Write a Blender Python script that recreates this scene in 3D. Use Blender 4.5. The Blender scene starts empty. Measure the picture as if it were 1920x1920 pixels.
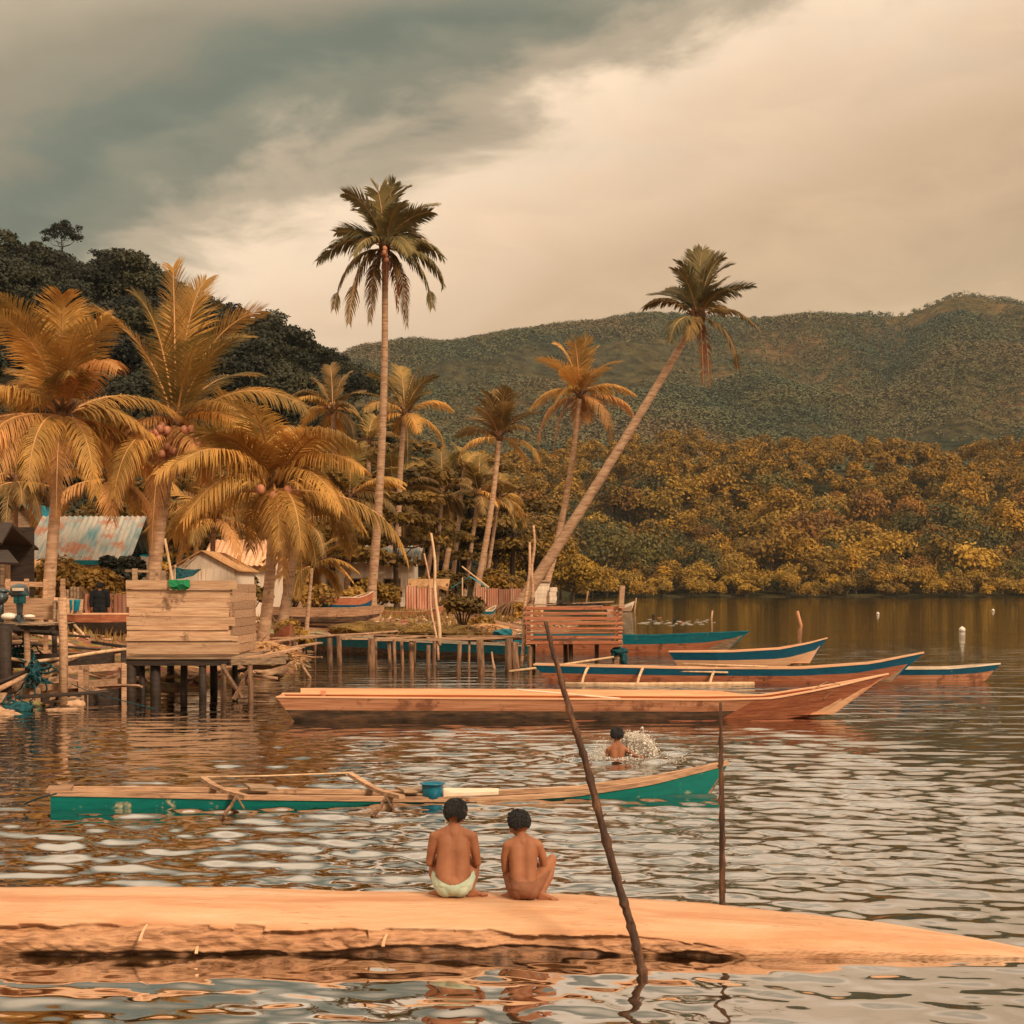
import bpy, bmesh, math, random
import numpy as np
from mathutils import Vector, Matrix, Quaternion, noise as mnoise

random.seed(7)
rng = np.random.default_rng(7)
R = math.radians
SC = bpy.context.scene
COL = SC.collection

# ------------------------------------------------------------------ camera, sky, sun, exposure
F = 2667.0          # focal length in photo pixels (photo is 1920 wide)
CH = 2.05           # camera height above the water
HY = 1105.0         # horizon row
cam = bpy.data.cameras.new('camera')
cam.sensor_width = 36.0
cam.lens = 36.0 * F / 1920.0
cam.shift_y = (HY - 960.0) / 1920.0
cam.clip_start = 0.1
cam.clip_end = 9000.0
camo = bpy.data.objects.new('camera', cam)
COL.objects.link(camo)
camo.location = (0, 0, CH)
camo.rotation_euler = (R(90), 0, 0)
SC.camera = camo

SC.view_settings.view_transform = 'Standard'
SC.view_settings.look = 'None'
SC.view_settings.exposure = 0.74
SC.view_settings.gamma = 1.0
SC.cycles.use_denoising = True
SC.cycles.max_bounces = 7
SC.cycles.transparent_max_bounces = 8
SC.cycles.caustics_reflective = False
SC.cycles.caustics_refractive = False
SC.cycles.sample_clamp_indirect = 4.0

def lin(r, g, b, k=1.0):
    f = lambda c: ((c / 255.0) / 12.92 if c / 255.0 <= 0.04045 else ((c / 255.0 + 0.055) / 1.055) ** 2.4)
    return (f(r) * k, f(g) * k, f(b) * k, 1.0)

SUN_EL, SUN_AZ = R(38), R(138)      # azimuth clockwise from +Y: behind the camera, a little to the left
world = bpy.data.worlds.new('World')
SC.world = world
world.use_nodes = True
nt = world.node_tree
nt.nodes.clear()
N = nt.nodes.new
Lk = nt.links.new
def nmath(nt, op, a, b=None, c=None, clamp=False):
    n = nt.nodes.new('ShaderNodeMath'); n.operation = op; n.use_clamp = clamp
    for i, v in enumerate((a, b, c)):
        if v is None: continue
        if hasattr(v, 'links'): nt.links.new(v, n.inputs[i])
        else: n.inputs[i].default_value = v
    return n.outputs[0]
def ramp(nt, fac, stops, interp='LINEAR'):
    n = nt.nodes.new('ShaderNodeValToRGB')
    n.color_ramp.interpolation = interp
    e = n.color_ramp.elements
    while len(e) > 1: e.remove(e[-1])
    e[0].position = stops[0][0]; e[0].color = stops[0][1]
    for p, c in stops[1:]:
        k = e.new(p); k.color = c
    if fac is not None: nt.links.new(fac, n.inputs[0])
    return n.outputs[0]
out = N('ShaderNodeOutputWorld')
sky = N('ShaderNodeTexSky'); sky.sky_type = 'NISHITA'; sky.sun_disc = False
sky.sun_elevation = SUN_EL; sky.sun_rotation = SUN_AZ
sky.air_density = 1.5; sky.dust_density = 4.0
bg1 = N('ShaderNodeBackground'); bg1.inputs[1].default_value = 0.06
Lk(sky.outputs[0], bg1.inputs[0])
tc = N('ShaderNodeTexCoord')
sep = N('ShaderNodeSeparateXYZ'); Lk(tc.outputs['Generated'], sep.inputs[0])
# cloud bank: a dark front running diagonally across the sky, in world directions
def cloud_noise(scale, vec, detail, dist=0.0, rough=0.55, loc=(0, 0, 0)):
    mp = N('ShaderNodeMapping'); mp.inputs['Scale'].default_value = vec
    mp.inputs['Rotation'].default_value = (0, R(-20), 0); mp.inputs['Location'].default_value = loc
    Lk(tc.outputs['Generated'], mp.inputs[0])
    t = N('ShaderNodeTexNoise'); t.inputs['Scale'].default_value = scale
    t.inputs['Detail'].default_value = detail; t.inputs['Roughness'].default_value = rough
    t.inputs['Distortion'].default_value = dist
    Lk(mp.outputs[0], t.inputs[0]); return t.outputs[0]
n1 = cloud_noise(3.2, (1.0, 1.0, 2.6), 7, 0.6)
n2 = cloud_noise(9.0, (1.0, 1.0, 2.4), 8, 0.4, 0.6, (3, 1, 2))
yy = nmath(nt, 'MAXIMUM', nmath(nt, 'ABSOLUTE', sep.outputs[1]), 0.25)
u = nmath(nt, 'DIVIDE', sep.outputs[0], yy)
v = nmath(nt, 'DIVIDE', nmath(nt, 'MAXIMUM', sep.outputs[2], 0.0), yy)
# line coordinate across the front, about 0 at the zenith side and 1 at the right horizon
l = nmath(nt, 'MULTIPLY_ADD', u, 0.39 * F / 1400, (0.39 * 960 + 0.92 * HY) / 1400)
l = nmath(nt, 'MULTIPLY_ADD', v, -0.92 * F / 1400, l)
l = nmath(nt, 'ADD', l, nmath(nt, 'MULTIPLY_ADD', n1, 0.34, -0.17))
l = nmath(nt, 'ADD', l, nmath(nt, 'MULTIPLY_ADD', n2, 0.20, -0.10))
l = nmath(nt, 'MULTIPLY_ADD', l, 0.6667, 0.3333, clamp=True)     # -0.5..1 -> 0..1
def ps(x): return (x / 1400.0) * 0.6667 + 0.3333
cr = ramp(nt, l, [(0.0, lin(226, 206, 176)), (ps(-200), lin(205, 182, 150)), (ps(20), lin(168, 152, 126)), (ps(170), lin(140, 129, 106)),
                  (ps(320), lin(100, 106, 90)), (ps(430), lin(122, 120, 100)), (ps(520), lin(172, 154, 128)), (ps(640), lin(232, 204, 173)),
                  (ps(780), lin(220, 188, 155)), (ps(960), lin(198, 165, 130)), (ps(1250), lin(192, 161, 126))], 'EASE')
br = nmath(nt, 'MULTIPLY_ADD', n2, 0.62, 0.70)
br = nmath(nt, 'MULTIPLY', br, nmath(nt, 'MULTIPLY_ADD', n1, 0.42, 0.81))
br = nmath(nt, 'MULTIPLY', br, nmath(nt, 'SUBTRACT', 1.0, nmath(nt, 'MULTIPLY', nmath(nt, 'MAXIMUM', u, 0.0), 0.18)))
hi = nmath(nt, 'MULTIPLY_ADD', v, 1 / 0.30, -0.40 / 0.30, clamp=True)      # pale, brighter cloud higher up
mh_ = N('ShaderNodeMix'); mh_.data_type = 'RGBA'; Lk(hi, mh_.inputs[0]); Lk(cr, mh_.inputs[6]); mh_.inputs[7].default_value = lin(238, 214, 184, 1.35)
mx = N('ShaderNodeMix'); mx.data_type = 'RGBA'; mx.blend_type = 'MULTIPLY'; mx.inputs[0].default_value = 1.0
Lk(mh_.outputs[2], mx.inputs[6]); Lk(br, mx.inputs[7])
bg2 = N('ShaderNodeBackground'); bg2.inputs[1].default_value = 0.74
Lk(mx.outputs[2], bg2.inputs[0])
ms = N('ShaderNodeMixShader'); ms.inputs[0].default_value = 0.92
Lk(bg1.outputs[0], ms.inputs[1]); Lk(bg2.outputs[0], ms.inputs[2]); Lk(ms.outputs[0], out.inputs[0])

sun = bpy.data.lights.new('sun', 'SUN')
sun.energy = 2.3
sun.angle = R(12)
sun.color = (1.0, 0.80, 0.60)
suno = bpy.data.objects.new('sun', sun)
COL.objects.link(suno)
sd = Vector((math.sin(SUN_AZ) * math.cos(SUN_EL), math.cos(SUN_AZ) * math.cos(SUN_EL), math.sin(SUN_EL)))
suno.rotation_euler = sd.to_track_quat('Z', 'Y').to_euler()

# ------------------------------------------------------------------ helpers
def P(px, py, d):
    """point at photo pixel (px,py) standing d metres from the camera"""
    return Vector(((px - 960) * d / F, d, CH - (py - HY) * d / F))
def W(px, py, z=0.0):
    d = F * (CH - z) / (py - HY)
    return Vector(((px - 960) * d / F, d, z))
def tag(o, label=None, cat=None, group=None, kind=None):
    if label: o['label'] = label
    if cat: o['category'] = cat
    if group: o['group'] = group
    if kind: o['kind'] = kind
    return o
def empty(name, loc, label, cat, group=None):
    o = bpy.data.objects.new(name, None)
    o.empty_display_size = 0.2
    COL.objects.link(o)
    o.location = loc
    return tag(o, label, cat, group)
def link_mesh(name, me, mats, parent=None, smooth=False):
    for m in (mats if isinstance(mats, (list, tuple)) else [mats]): me.materials.append(m)
    if smooth: me.polygons.foreach_set('use_smooth', [True] * len(me.polygons))
    o = bpy.data.objects.new(name, me)
    COL.objects.link(o)
    if parent is not None: o.parent = parent
    return o
def np_mesh(name, V, Fc, k=4):
    """V (n,3) floats, Fc (m,k) ints"""
    me = bpy.data.meshes.new(name)
    V = np.asarray(V, dtype=np.float32); Fc = np.asarray(Fc, dtype=np.int32)
    me.vertices.add(len(V)); me.vertices.foreach_set('co', V.ravel())
    me.loops.add(Fc.size); me.loops.foreach_set('vertex_index', Fc.ravel())
    me.polygons.add(len(Fc))
    me.polygons.foreach_set('loop_start', np.arange(0, Fc.size, k, dtype=np.int32))
    me.update(calc_edges=True)
    return me
def grid_mesh(name, X, Y, Z):
    n, m = X.shape
    V = np.stack([X, Y, Z], -1).reshape(-1, 3)
    i = np.arange(n - 1)[:, None] * m + np.arange(m - 1)[None, :]
    Fc = np.stack([i, i + 1, i + m + 1, i + m], -1).reshape(-1, 4)
    return np_mesh(name, V, Fc)

class MB:
    """collects shapes given in world coordinates; build() links them as ONE mesh, moved under its parent"""
    def __init__(s): s.v = []; s.f = []; s.mi = []; s.pv = []
    def add(s, vs, fs, mi=0):
        b = len(s.v)
        s.v += [tuple(p) for p in vs]
        s.f += [tuple(b + i for i in f) for f in fs]
        s.mi += [mi] * len(fs)
        s.pv += [random.uniform(-1, 1)] * len(fs)
    def box(s, c, size, rz=0.0, ry=0.0, rx=0.0, mi=0, jit=0.0):
        m = Matrix.Translation(c) @ Matrix.Rotation(rz, 4, 'Z') @ Matrix.Rotation(ry, 4, 'Y') @ Matrix.Rotation(rx, 4, 'X')
        h = Vector(size) / 2
        vs = []
        for x in (-1, 1):
            for y in (-1, 1):
                for z in (-1, 1):
                    q = Vector((x * h.x, y * h.y, z * h.z))
                    if jit: q += Vector((random.uniform(-jit, jit), random.uniform(-jit, jit), random.uniform(-jit, jit)))
                    vs.append(m @ q)
        s.add(vs, [(0, 1, 3, 2), (4, 6, 7, 5), (0, 4, 5, 1), (2, 3, 7, 6), (0, 2, 6, 4), (1, 5, 7, 3)], mi)
    def bar(s, a, b, w, h, mi=0, roll=0.0, taper=1.0, bend=0.0, seg=1):
        """rectangular bar from a to b; w across (horizontal), h the other way; may sag or bend"""
        a = Vector(a); b = Vector(b); t = (b - a).normalized()
        up = Vector((0, 0, 1)) if abs(t.z) < 0.9 else Vector((0, -1, 0))
        sx = t.cross(up).normalized(); sz = sx.cross(t).normalized()
        if roll:
            q = Quaternion(t, roll); sx = q @ sx; sz = q @ sz
        rings = []
        for i in range(seg + 1):
            k = i / seg
            c = a.lerp(b, k) + sz * (bend * 4 * k * (1 - k))
            f = 1 + (taper - 1) * k
            ww, hh = w / 2 * f, h / 2 * f
            rings.append([c - sx * ww - sz * hh, c + sx * ww - sz * hh, c + sx * ww + sz * hh, c - sx * ww + sz * hh])
        vs = [p for r in rings for p in r]
        fs = [(3, 2, 1, 0)]
        for i in range(seg):
            for j in range(4):
                fs.append((i * 4 + j, i * 4 + (j + 1) % 4, i * 4 + 4 + (j + 1) % 4, i * 4 + 4 + j))
        e = seg * 4
        fs.append((e, e + 1, e + 2, e + 3))
        s.add(vs, fs, mi)
    def tube(s, pts, rad, n=8, mi=0, wob=0.0, cap=True):
        pts = [Vector(p) for p in pts]
        if not hasattr(rad, '__len__'): rad = [rad] * len(pts)
        vs = []; up0 = None
        for i, p in enumerate(pts):
            t = (pts[min(i + 1, len(pts) - 1)] - pts[max(i - 1, 0)])
            t = t.normalized() if t.length > 1e-9 else Vector((0, 0, 1))
            if up0 is None: up0 = Vector((0, 1, 0)) if abs(t.y) < 0.9 else Vector((0, 0, 1))
            sx = t.cross(up0).normalized(); sy = sx.cross(t).normalized(); up0 = sy
            for k in range(n):
                a = 2 * math.pi * k / n
                r = rad[i] * (1 + (random.uniform(-wob, wob) if wob else 0))
                vs.append(p + sx * math.cos(a) * r + sy * math.sin(a) * r)
        fs = []
        for i in range(len(pts) - 1):
            for k in range(n):
                fs.append((i * n + k, i * n + (k + 1) % n, (i + 1) * n + (k + 1) % n, (i + 1) * n + k))
        if cap:
            fs.append(tuple(range(n - 1, -1, -1))); e = (len(pts) - 1) * n
            fs.append(tuple(range(e, e + n)))
        s.add(vs, fs, mi)
    def sheet(s, grid, th=0.004, mi=0):
        """grid of points (rows of equal length) given a thickness"""
        n = len(grid); m = len(grid[0])
        g = [[Vector(p) for p in r] for r in grid]
        nor = (g[0][-1] - g[0][0]).cross(g[-1][0] - g[0][0]).normalized() * th
        vs = [p for r in g for p in r] + [p - nor for r in g for p in r]
        o = n * m; fs = []
        for i in range(n - 1):
            for j in range(m - 1):
                a = i * m + j
                fs.append((a, a + 1, a + m + 1, a + m)); fs.append((o + a, o + a + m, o + a + m + 1, o + a + 1))
        for i in range(n - 1):
            a = i * m; fs.append((a, a + m, o + a + m, o + a))
            a = i * m + m - 1; fs.append((a, o + a, o + a + m, a + m))
        for j in range(m - 1):
            fs.append((j, o + j, o + j + 1, j + 1)); a = (n - 1) * m + j
            fs.append((a, a + 1, o + a + 1, o + a))
        s.add(vs, fs, mi)
    def ell(s, c, r, sub=2, mi=0, rot=None, nz=0.0, seed=0):
        bm = bmesh.new(); bmesh.ops.create_icosphere(bm, subdivisions=sub, radius=1.0)
        M = rot.to_matrix() if rot else Matrix.Identity(3)
        vs = []
        for v in bm.verts:
            q = v.co.copy()
            if nz: q *= 1 + nz * mnoise.noise(q * 1.7 + Vector((seed * 3.1, seed, 0)))
            vs.append(Vector(c) + M @ Vector((q.x * r[0], q.y * r[1], q.z * r[2])))
        fs = [tuple(v.index for v in f.verts) for f in bm.faces]
        bm.free(); s.add(vs, fs, mi)
    def build(s, name, mats, parent=None, smooth=False, loc=None):
        o_ = Vector(loc) if loc is not None else (Vector(parent.matrix_world_loc) if False else Vector((0, 0, 0)))
        if loc is None and parent is not None:
            q = parent; o_ = Vector((0, 0, 0))
            while q is not None: o_ += q.location; q = q.parent
        me = bpy.data.meshes.new(name)
        me.from_pydata([(p[0] - o_.x, p[1] - o_.y, p[2] - o_.z) for p in s.v], [], s.f)
        mats = mats if isinstance(mats, (list, tuple)) else [mats]
        if len(mats) > 1: me.polygons.foreach_set('material_index', s.mi)
        if len(s.pv) == len(s.f) and len(s.f) < 3000:
            at = me.attributes.new('piece', 'FLOAT', 'FACE'); at.data.foreach_set('value', s.pv)
        me.update()
        o = link_mesh(name, me, mats, parent, smooth)
        if loc is not None and parent is None: o.location = loc
        return o

# ------------------------------------------------------------------ materials
def principled(name):
    m = bpy.data.materials.new(name); m.use_nodes = True
    nt = m.node_tree; b = nt.nodes['Principled BSDF']
    return m, nt, b
def c4(c): return (c[0], c[1], c[2], 1.0)
def mat(name, c1, c2=None, c3=None, scale=6.0, stretch=(1, 1, 1), rough=0.8, bump=0.15, spec=0.3, detail=6, spots=None, spot_scale=2.0, spot_t=0.58, metal=0.0, jitter=0.0):
    m, nt, b = principled(name)
    c2 = c2 or tuple(x * 0.7 for x in c1); 
    tcn = nt.nodes.new('ShaderNodeTexCoord'); mp = nt.nodes.new('ShaderNodeMapping')
    mp.inputs['Scale'].default_value = stretch
    nt.links.new(tcn.outputs['Object'], mp.inputs[0])
    oi = nt.nodes.new('ShaderNodeObjectInfo')
    nt.links.new(nmath(nt, 'MULTIPLY', oi.outputs['Random'], 37.0), mp.inputs['Location'])
    t = nt.nodes.new('ShaderNodeTexNoise'); t.inputs['Scale'].default_value = scale; t.inputs['Detail'].default_value = detail
    t.inputs['Roughness'].default_value = 0.62
    nt.links.new(mp.outputs[0], t.inputs[0])
    stops = [(0.32, c4(c2)), (0.62, c4(c1))] if c3 is None else [(0.30, c4(c2)), (0.5, c4(c1)), (0.68, c4(c3))]
    col = ramp(nt, t.outputs[0], stops)
    if spots is not None:
        t2 = nt.nodes.new('ShaderNodeTexNoise'); t2.inputs['Scale'].default_value = spot_scale; t2.inputs['Detail'].default_value = 8
        t2.inputs['Roughness'].default_value = 0.7
        nt.links.new(tcn.outputs['Object'], t2.inputs[0])
        f = ramp(nt, t2.outputs[0], [(spot_t - 0.04, (0, 0, 0, 1)), (spot_t + 0.04, (1, 1, 1, 1))])
        mxx = nt.nodes.new('ShaderNodeMix'); mxx.data_type = 'RGBA'
        nt.links.new(f, mxx.inputs[0]); nt.links.new(col, mxx.inputs[6]); mxx.inputs[7].default_value = c4(spots)
        col = mxx.outputs[2]
    if jitter:
        k = nmath(nt, 'MULTIPLY_ADD', oi.outputs['Random'], jitter, 1 - jitter / 2)
        at = nt.nodes.new('ShaderNodeAttribute'); at.attribute_name = 'piece'
        k = nmath(nt, 'MULTIPLY', k, nmath(nt, 'MULTIPLY_ADD', at.outputs['Fac'], 0.20, 1.0))
        mxx = nt.nodes.new('ShaderNodeMix'); mxx.data_type = 'RGBA'; mxx.blend_type = 'MULTIPLY'; mxx.inputs[0].default_value = 1
        nt.links.new(col, mxx.inputs[6]); nt.links.new(k, mxx.inputs[7]); col = mxx.outputs[2]
    nt.links.new(col, b.inputs['Base Color'])
    b.inputs['Roughness'].default_value = rough
    b.inputs['Specular IOR Level'].default_value = spec
    b.inputs['Metallic'].default_value = metal
    if bump:
        bp = nt.nodes.new('ShaderNodeBump'); bp.inputs['Strength'].default_value = bump; bp.inputs['Distance'].default_value = 0.03
        nt.links.new(t.outputs[0], bp.inputs['Height']); nt.links.new(bp.outputs[0], b.inputs['Normal'])
    return m
def leafmat(name, c1, c2, scale=0.6, transl=0.3, jitter=0.5, rough=0.6, c3=None):
    """foliage: base colour varies over the crown and from plant to plant, and leaves let some light through"""
    m, nt, b = principled(name)
    tcn = nt.nodes.new('ShaderNodeTexCoord'); oi = nt.nodes.new('ShaderNodeObjectInfo')
    mp = nt.nodes.new('ShaderNodeMapping'); nt.links.new(tcn.outputs['Object'], mp.inputs[0])
    nt.links.new(nmath(nt, 'MULTIPLY', oi.outputs['Random'], 50.0), mp.inputs['Location'])
    t = nt.nodes.new('ShaderNodeTexNoise'); t.inputs['Scale'].default_value = scale; t.inputs['Detail'].default_value = 5
    nt.links.new(mp.outputs[0], t.inputs[0])
    st = [(0.34, c4(c2)), (0.66, c4(c1))] if c3 is None else [(0.3, c4(c2)), (0.5, c4(c1)), (0.7, c4(c3))]
    col = ramp(nt, t.outputs[0], st)
    k = nmath(nt, 'MULTIPLY_ADD', oi.outputs['Random'], jitter, 1 - jitter / 2)
    mxx = nt.nodes.new('ShaderNodeMix'); mxx.data_type = 'RGBA'; mxx.blend_type = 'MULTIPLY'; mxx.inputs[0].default_value = 1
    nt.links.new(col, mxx.inputs[6]); nt.links.new(k, mxx.inputs[7]); col = mxx.outputs[2]
    nt.links.new(col, b.inputs['Base Color']); b.inputs['Roughness'].default_value = rough
    b.inputs['Specular IOR Level'].default_value = 0.25
    if transl:
        tr = nt.nodes.new('ShaderNodeBsdfTranslucent'); nt.links.new(col, tr.inputs[0])
        mix = nt.nodes.new('ShaderNodeMixShader'); mix.inputs[0].default_value = transl
        nt.links.new(b.outputs[0], mix.inputs[1]); nt.links.new(tr.outputs[0], mix.inputs[2])
        nt.links.new(mix.outputs[0], nt.nodes['Material Output'].inputs[0])
    return m

M = {}
M['old_wood'] = mat('weathered_wood', (0.42, 0.235, 0.13), (0.21, 0.11, 0.06), (0.54, 0.33, 0.19), scale=3, stretch=(0.8, 4, 9), rough=0.85, bump=0.5, jitter=0.35, spots=(0.09, 0.05, 0.03), spot_scale=2.2, spot_t=0.64)
M['pale_wood'] = mat('pale_plank', (0.58, 0.34, 0.19), (0.38, 0.20, 0.11), (0.70, 0.45, 0.27), scale=2.5, stretch=(0.8, 5, 10), rough=0.8, bump=0.4, jitter=0.3, spots=(0.18, 0.085, 0.045), spot_scale=1.8, spot_t=0.62)
M['grey_wood'] = mat('grey_plank', (0.30, 0.19, 0.11), (0.13, 0.075, 0.045), (0.42, 0.27, 0.16), scale=3, stretch=(1, 4, 9), rough=0.9, bump=0.5, jitter=0.35)
M['post'] = mat('wet_post', (0.17, 0.085, 0.042), (0.045, 0.024, 0.014), (0.30, 0.16, 0.08), scale=3, stretch=(6, 6, 1), rough=0.7, bump=0.5, jitter=0.4)
M['dark_wood'] = mat('dark_wood', (0.045, 0.026, 0.016), (0.014, 0.009, 0.006), scale=3, stretch=(1, 4, 8), rough=0.7, bump=0.4)
M['bamboo'] = mat('bamboo', (0.66, 0.44, 0.25), (0.42, 0.24, 0.12), scale=3, stretch=(3, 3, 1), rough=0.5, bump=0.15)
M['bark'] = mat('palm_bark', (0.42, 0.24, 0.135), (0.22, 0.12, 0.065), (0.56, 0.36, 0.22), scale=2.2, stretch=(1, 1, 5), rough=0.9, bump=0.8, jitter=0.3, spots=(0.08, 0.05, 0.03), spot_scale=3.0, spot_t=0.66)
M['bark_dark'] = mat('tree_bark', (0.10, 0.058, 0.03), (0.04, 0.024, 0.014), scale=2, stretch=(2, 2, 0.6), rough=0.9, bump=0.7)
M['orange_wood'] = mat('fresh_orange_plank', (0.54, 0.23, 0.115), (0.36, 0.14, 0.068), (0.64, 0.31, 0.17), scale=2.5, stretch=(0.5, 4, 10), rough=0.65, bump=0.3, spots=(0.26, 0.10, 0.05), spot_scale=1.7, spot_t=0.60)
M['orange_light'] = mat('fresh_light_plank', (0.76, 0.43, 0.24), (0.60, 0.31, 0.16), scale=2, stretch=(0.5, 4, 10), rough=0.6, bump=0.2)
M['red_wood'] = mat('reddish_hull_wood', (0.40, 0.13, 0.06), (0.25, 0.075, 0.035), (0.50, 0.19, 0.09), scale=3, stretch=(0.6, 3, 8), rough=0.6, bump=0.3, spots=(0.12, 0.04, 0.02), spot_scale=1.6, spot_t=0.62)
M['weedy'] = mat('weed_stained_wood', (0.085, 0.05, 0.03), (0.025, 0.014, 0.009), (0.20, 0.10, 0.05), scale=3, stretch=(0.8, 2, 4), rough=0.8, bump=0.5)
M['teal'] = mat('teal_paint', (0.0, 0.125, 0.155), (0.0, 0.080, 0.105), scale=4, stretch=(1, 2, 3), rough=0.5, bump=0.12, spots=(0.12, 0.15, 0.12), spot_scale=3.2, spot_t=0.64)
M['blue'] = mat('dark_blue_paint', (0.0, 0.075, 0.125), (0.0, 0.05, 0.09), scale=4, stretch=(1, 2, 3), rough=0.5, bump=0.12)
M['green'] = mat('sea_green_paint', (0.0, 0.155, 0.125), (0.0, 0.11, 0.092), scale=3, stretch=(1, 2, 3), rough=0.5, bump=0.2, spots=(0.50, 0.40, 0.24), spot_scale=4.5, spot_t=0.635)
M['white_paint'] = mat('cream_paint', (0.74, 0.60, 0.44), (0.56, 0.42, 0.28), scale=4, rough=0.6, bump=0.1, spots=(0.35, 0.22, 0.12), spot_scale=3, spot_t=0.68)
M['white_wall'] = mat('whitewashed_board', (0.72, 0.58, 0.44), (0.55, 0.42, 0.30), scale=2, stretch=(6, 6, 0.6), rough=0.8, bump=0.2, jitter=0.15)
M['rust'] = mat('rusty_sheet', (0.46, 0.20, 0.115), (0.28, 0.10, 0.055), (0.50, 0.30, 0.20), scale=1.2, stretch=(2, 2, 0.5), rough=0.75, bump=0.2, jitter=0.4)
M['zinc'] = mat('zinc_sheet', (0.36, 0.33, 0.27), (0.07, 0.19, 0.21), (0.52, 0.39, 0.29), scale=1.0, stretch=(3, 0.6, 0.6), rough=0.5, bump=0.1, spots=(0.36, 0.15, 0.08), spot_scale=0.8, spot_t=0.56)
M['bluesheet'] = mat('blue_sheet', (0.0, 0.20, 0.24), (0.0, 0.12, 0.16), scale=2, rough=0.5, bump=0.2, jitter=0.2)
M['greennet'] = mat('green_net', (0.01, 0.22, 0.07), (0.005, 0.10, 0.035), scale=14, rough=0.8, bump=0.6)
M['tealnet'] = mat('teal_net', (0.008, 0.055, 0.062), (0.005, 0.022, 0.028), (0.015, 0.11, 0.115), scale=14, rough=0.9, bump=0.8)
M['bucket'] = mat('blue_plastic', (0.0, 0.13, 0.20), (0.0, 0.11, 0.17), scale=3, rough=0.35, bump=0.0, spec=0.5)
M['black'] = mat('black_cloth', (0.012, 0.013, 0.014), (0.006, 0.007, 0.008), scale=8, rough=0.9, bump=0.3)
M['metal'] = mat('dark_grey_metal', (0.05, 0.07, 0.075), (0.03, 0.04, 0.045), scale=5, rough=0.35, bump=0.05, spec=0.6)
M['white_plastic'] = mat('cream_plastic', (0.75, 0.66, 0.54), (0.66, 0.56, 0.44), scale=5, rough=0.4, bump=0.02)
M['thatch'] = mat('dry_thatch', (0.46, 0.24, 0.10), (0.22, 0.11, 0.05), (0.60, 0.34, 0.16), scale=5, stretch=(6, 6, 1), rough=0.95, bump=0.8)
M['stone'] = mat('shore_stone', (0.42, 0.24, 0.13), (0.20, 0.11, 0.06), (0.52, 0.33, 0.20), scale=2.5, rough=0.9, bump=0.6, jitter=0.5)
M['skin'] = mat('brown_skin', (0.325, 0.130, 0.060), (0.25, 0.092, 0.042), scale=9, rough=0.62, bump=0.05, spec=0.22)
M['hair'] = mat('black_hair', (0.014, 0.010, 0.008), (0.005, 0.004, 0.004), scale=22, stretch=(3, 3, 0.7), rough=0.45, bump=0.9, spec=0.5)
M['brief'] = mat('pale_green_cotton', (0.34, 0.48, 0.36), (0.58, 0.56, 0.42), scale=7, rough=0.9, bump=0.25)
M['short'] = mat('brown_cotton', (0.24, 0.10, 0.05), (0.19, 0.075, 0.038), scale=9, rough=0.9, bump=0.25)
M['coconut'] = mat('coconut_husk', (0.44, 0.17, 0.085), (0.26, 0.10, 0.05), scale=4, rough=0.5, bump=0.1, jitter=0.4)
M['fibre'] = mat('palm_fibre', (0.20, 0.10, 0.045), (0.08, 0.04, 0.02), scale=5, stretch=(4, 4, 1), rough=0.95, bump=0.8)
M['rachis'] = mat('frond_rib', (0.58, 0.30, 0.10), (0.42, 0.19, 0.07), scale=3, rough=0.6, bump=0.1)
M['pole_bark'] = mat('pole_bark', (0.080, 0.038, 0.021), (0.028, 0.015, 0.010), (0.22, 0.095, 0.042), scale=4, stretch=(5, 5, 1.2), rough=0.75, bump=0.7)

# foliage
M['f_young'] = leafmat('palm_leaf_young', (0.38, 0.225, 0.055), (0.11, 0.085, 0.025), 0.5, 0.35, 0.35)
M['f_mid'] = leafmat('palm_leaf_mature', (0.74, 0.39, 0.095), (0.26, 0.155, 0.04), 0.45, 0.35, 0.35)
M['f_old'] = leafmat('palm_leaf_old', (0.74, 0.36, 0.115), (0.34, 0.17, 0.055), 0.5, 0.3, 0.3)
M['f_dead'] = leafmat('palm_leaf_dead', (0.34, 0.135, 0.065), (0.20, 0.08, 0.04), 0.6, 0.2, 0.3)
M['f_dark'] = leafmat('palm_leaf_dark', (0.28, 0.205, 0.075), (0.095, 0.085, 0.038), 0.6, 0.3, 0.3)
M['f_olive'] = leafmat('palm_leaf_olive', (0.34, 0.20, 0.065), (0.13, 0.085, 0.03), 0.6, 0.3, 0.35)
M['mangrove'] = leafmat('mangrove_leaf', (0.38, 0.195, 0.016), (0.085, 0.056, 0.011), 0.22, 0.2, 0.75)
M['mangrove_green'] = leafmat('mangrove_leaf_green', (0.15, 0.110, 0.020), (0.04, 0.040, 0.012), 0.22, 0.2, 0.6)
M['mangrove_rust'] = leafmat('mangrove_leaf_rust', (0.38, 0.165, 0.022), (0.14, 0.068, 0.014), 0.22, 0.2, 0.6)
M['mangrove_hi'] = leafmat('mangrove_leaf_gold', (0.44, 0.245, 0.024), (0.21, 0.125, 0.018), 0.22, 0.2, 0.5)
M['hillwood'] = leafmat('hill_leaf', (0.085, 0.082, 0.022), (0.022, 0.046, 0.022), 0.009, 0.0, 0.3, c3=(0.15, 0.092, 0.028))
M['jungle'] = leafmat('jungle_leaf', (0.052, 0.046, 0.017), (0.013, 0.016, 0.009), 0.12, 0.2, 1.0)
M['jungle_y'] = leafmat('jungle_leaf_ochre', (0.16, 0.088, 0.014), (0.06, 0.038, 0.010), 0.15, 0.2, 0.5)
M['layer'] = leafmat('almond_leaf', (0.26, 0.140, 0.020), (0.075, 0.048, 0.014), 0.35, 0.3, 0.4)
M['bush'] = leafmat('bush_leaf', (0.50, 0.27, 0.045), (0.22, 0.125, 0.028), 0.8, 0.3, 0.4)
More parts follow.
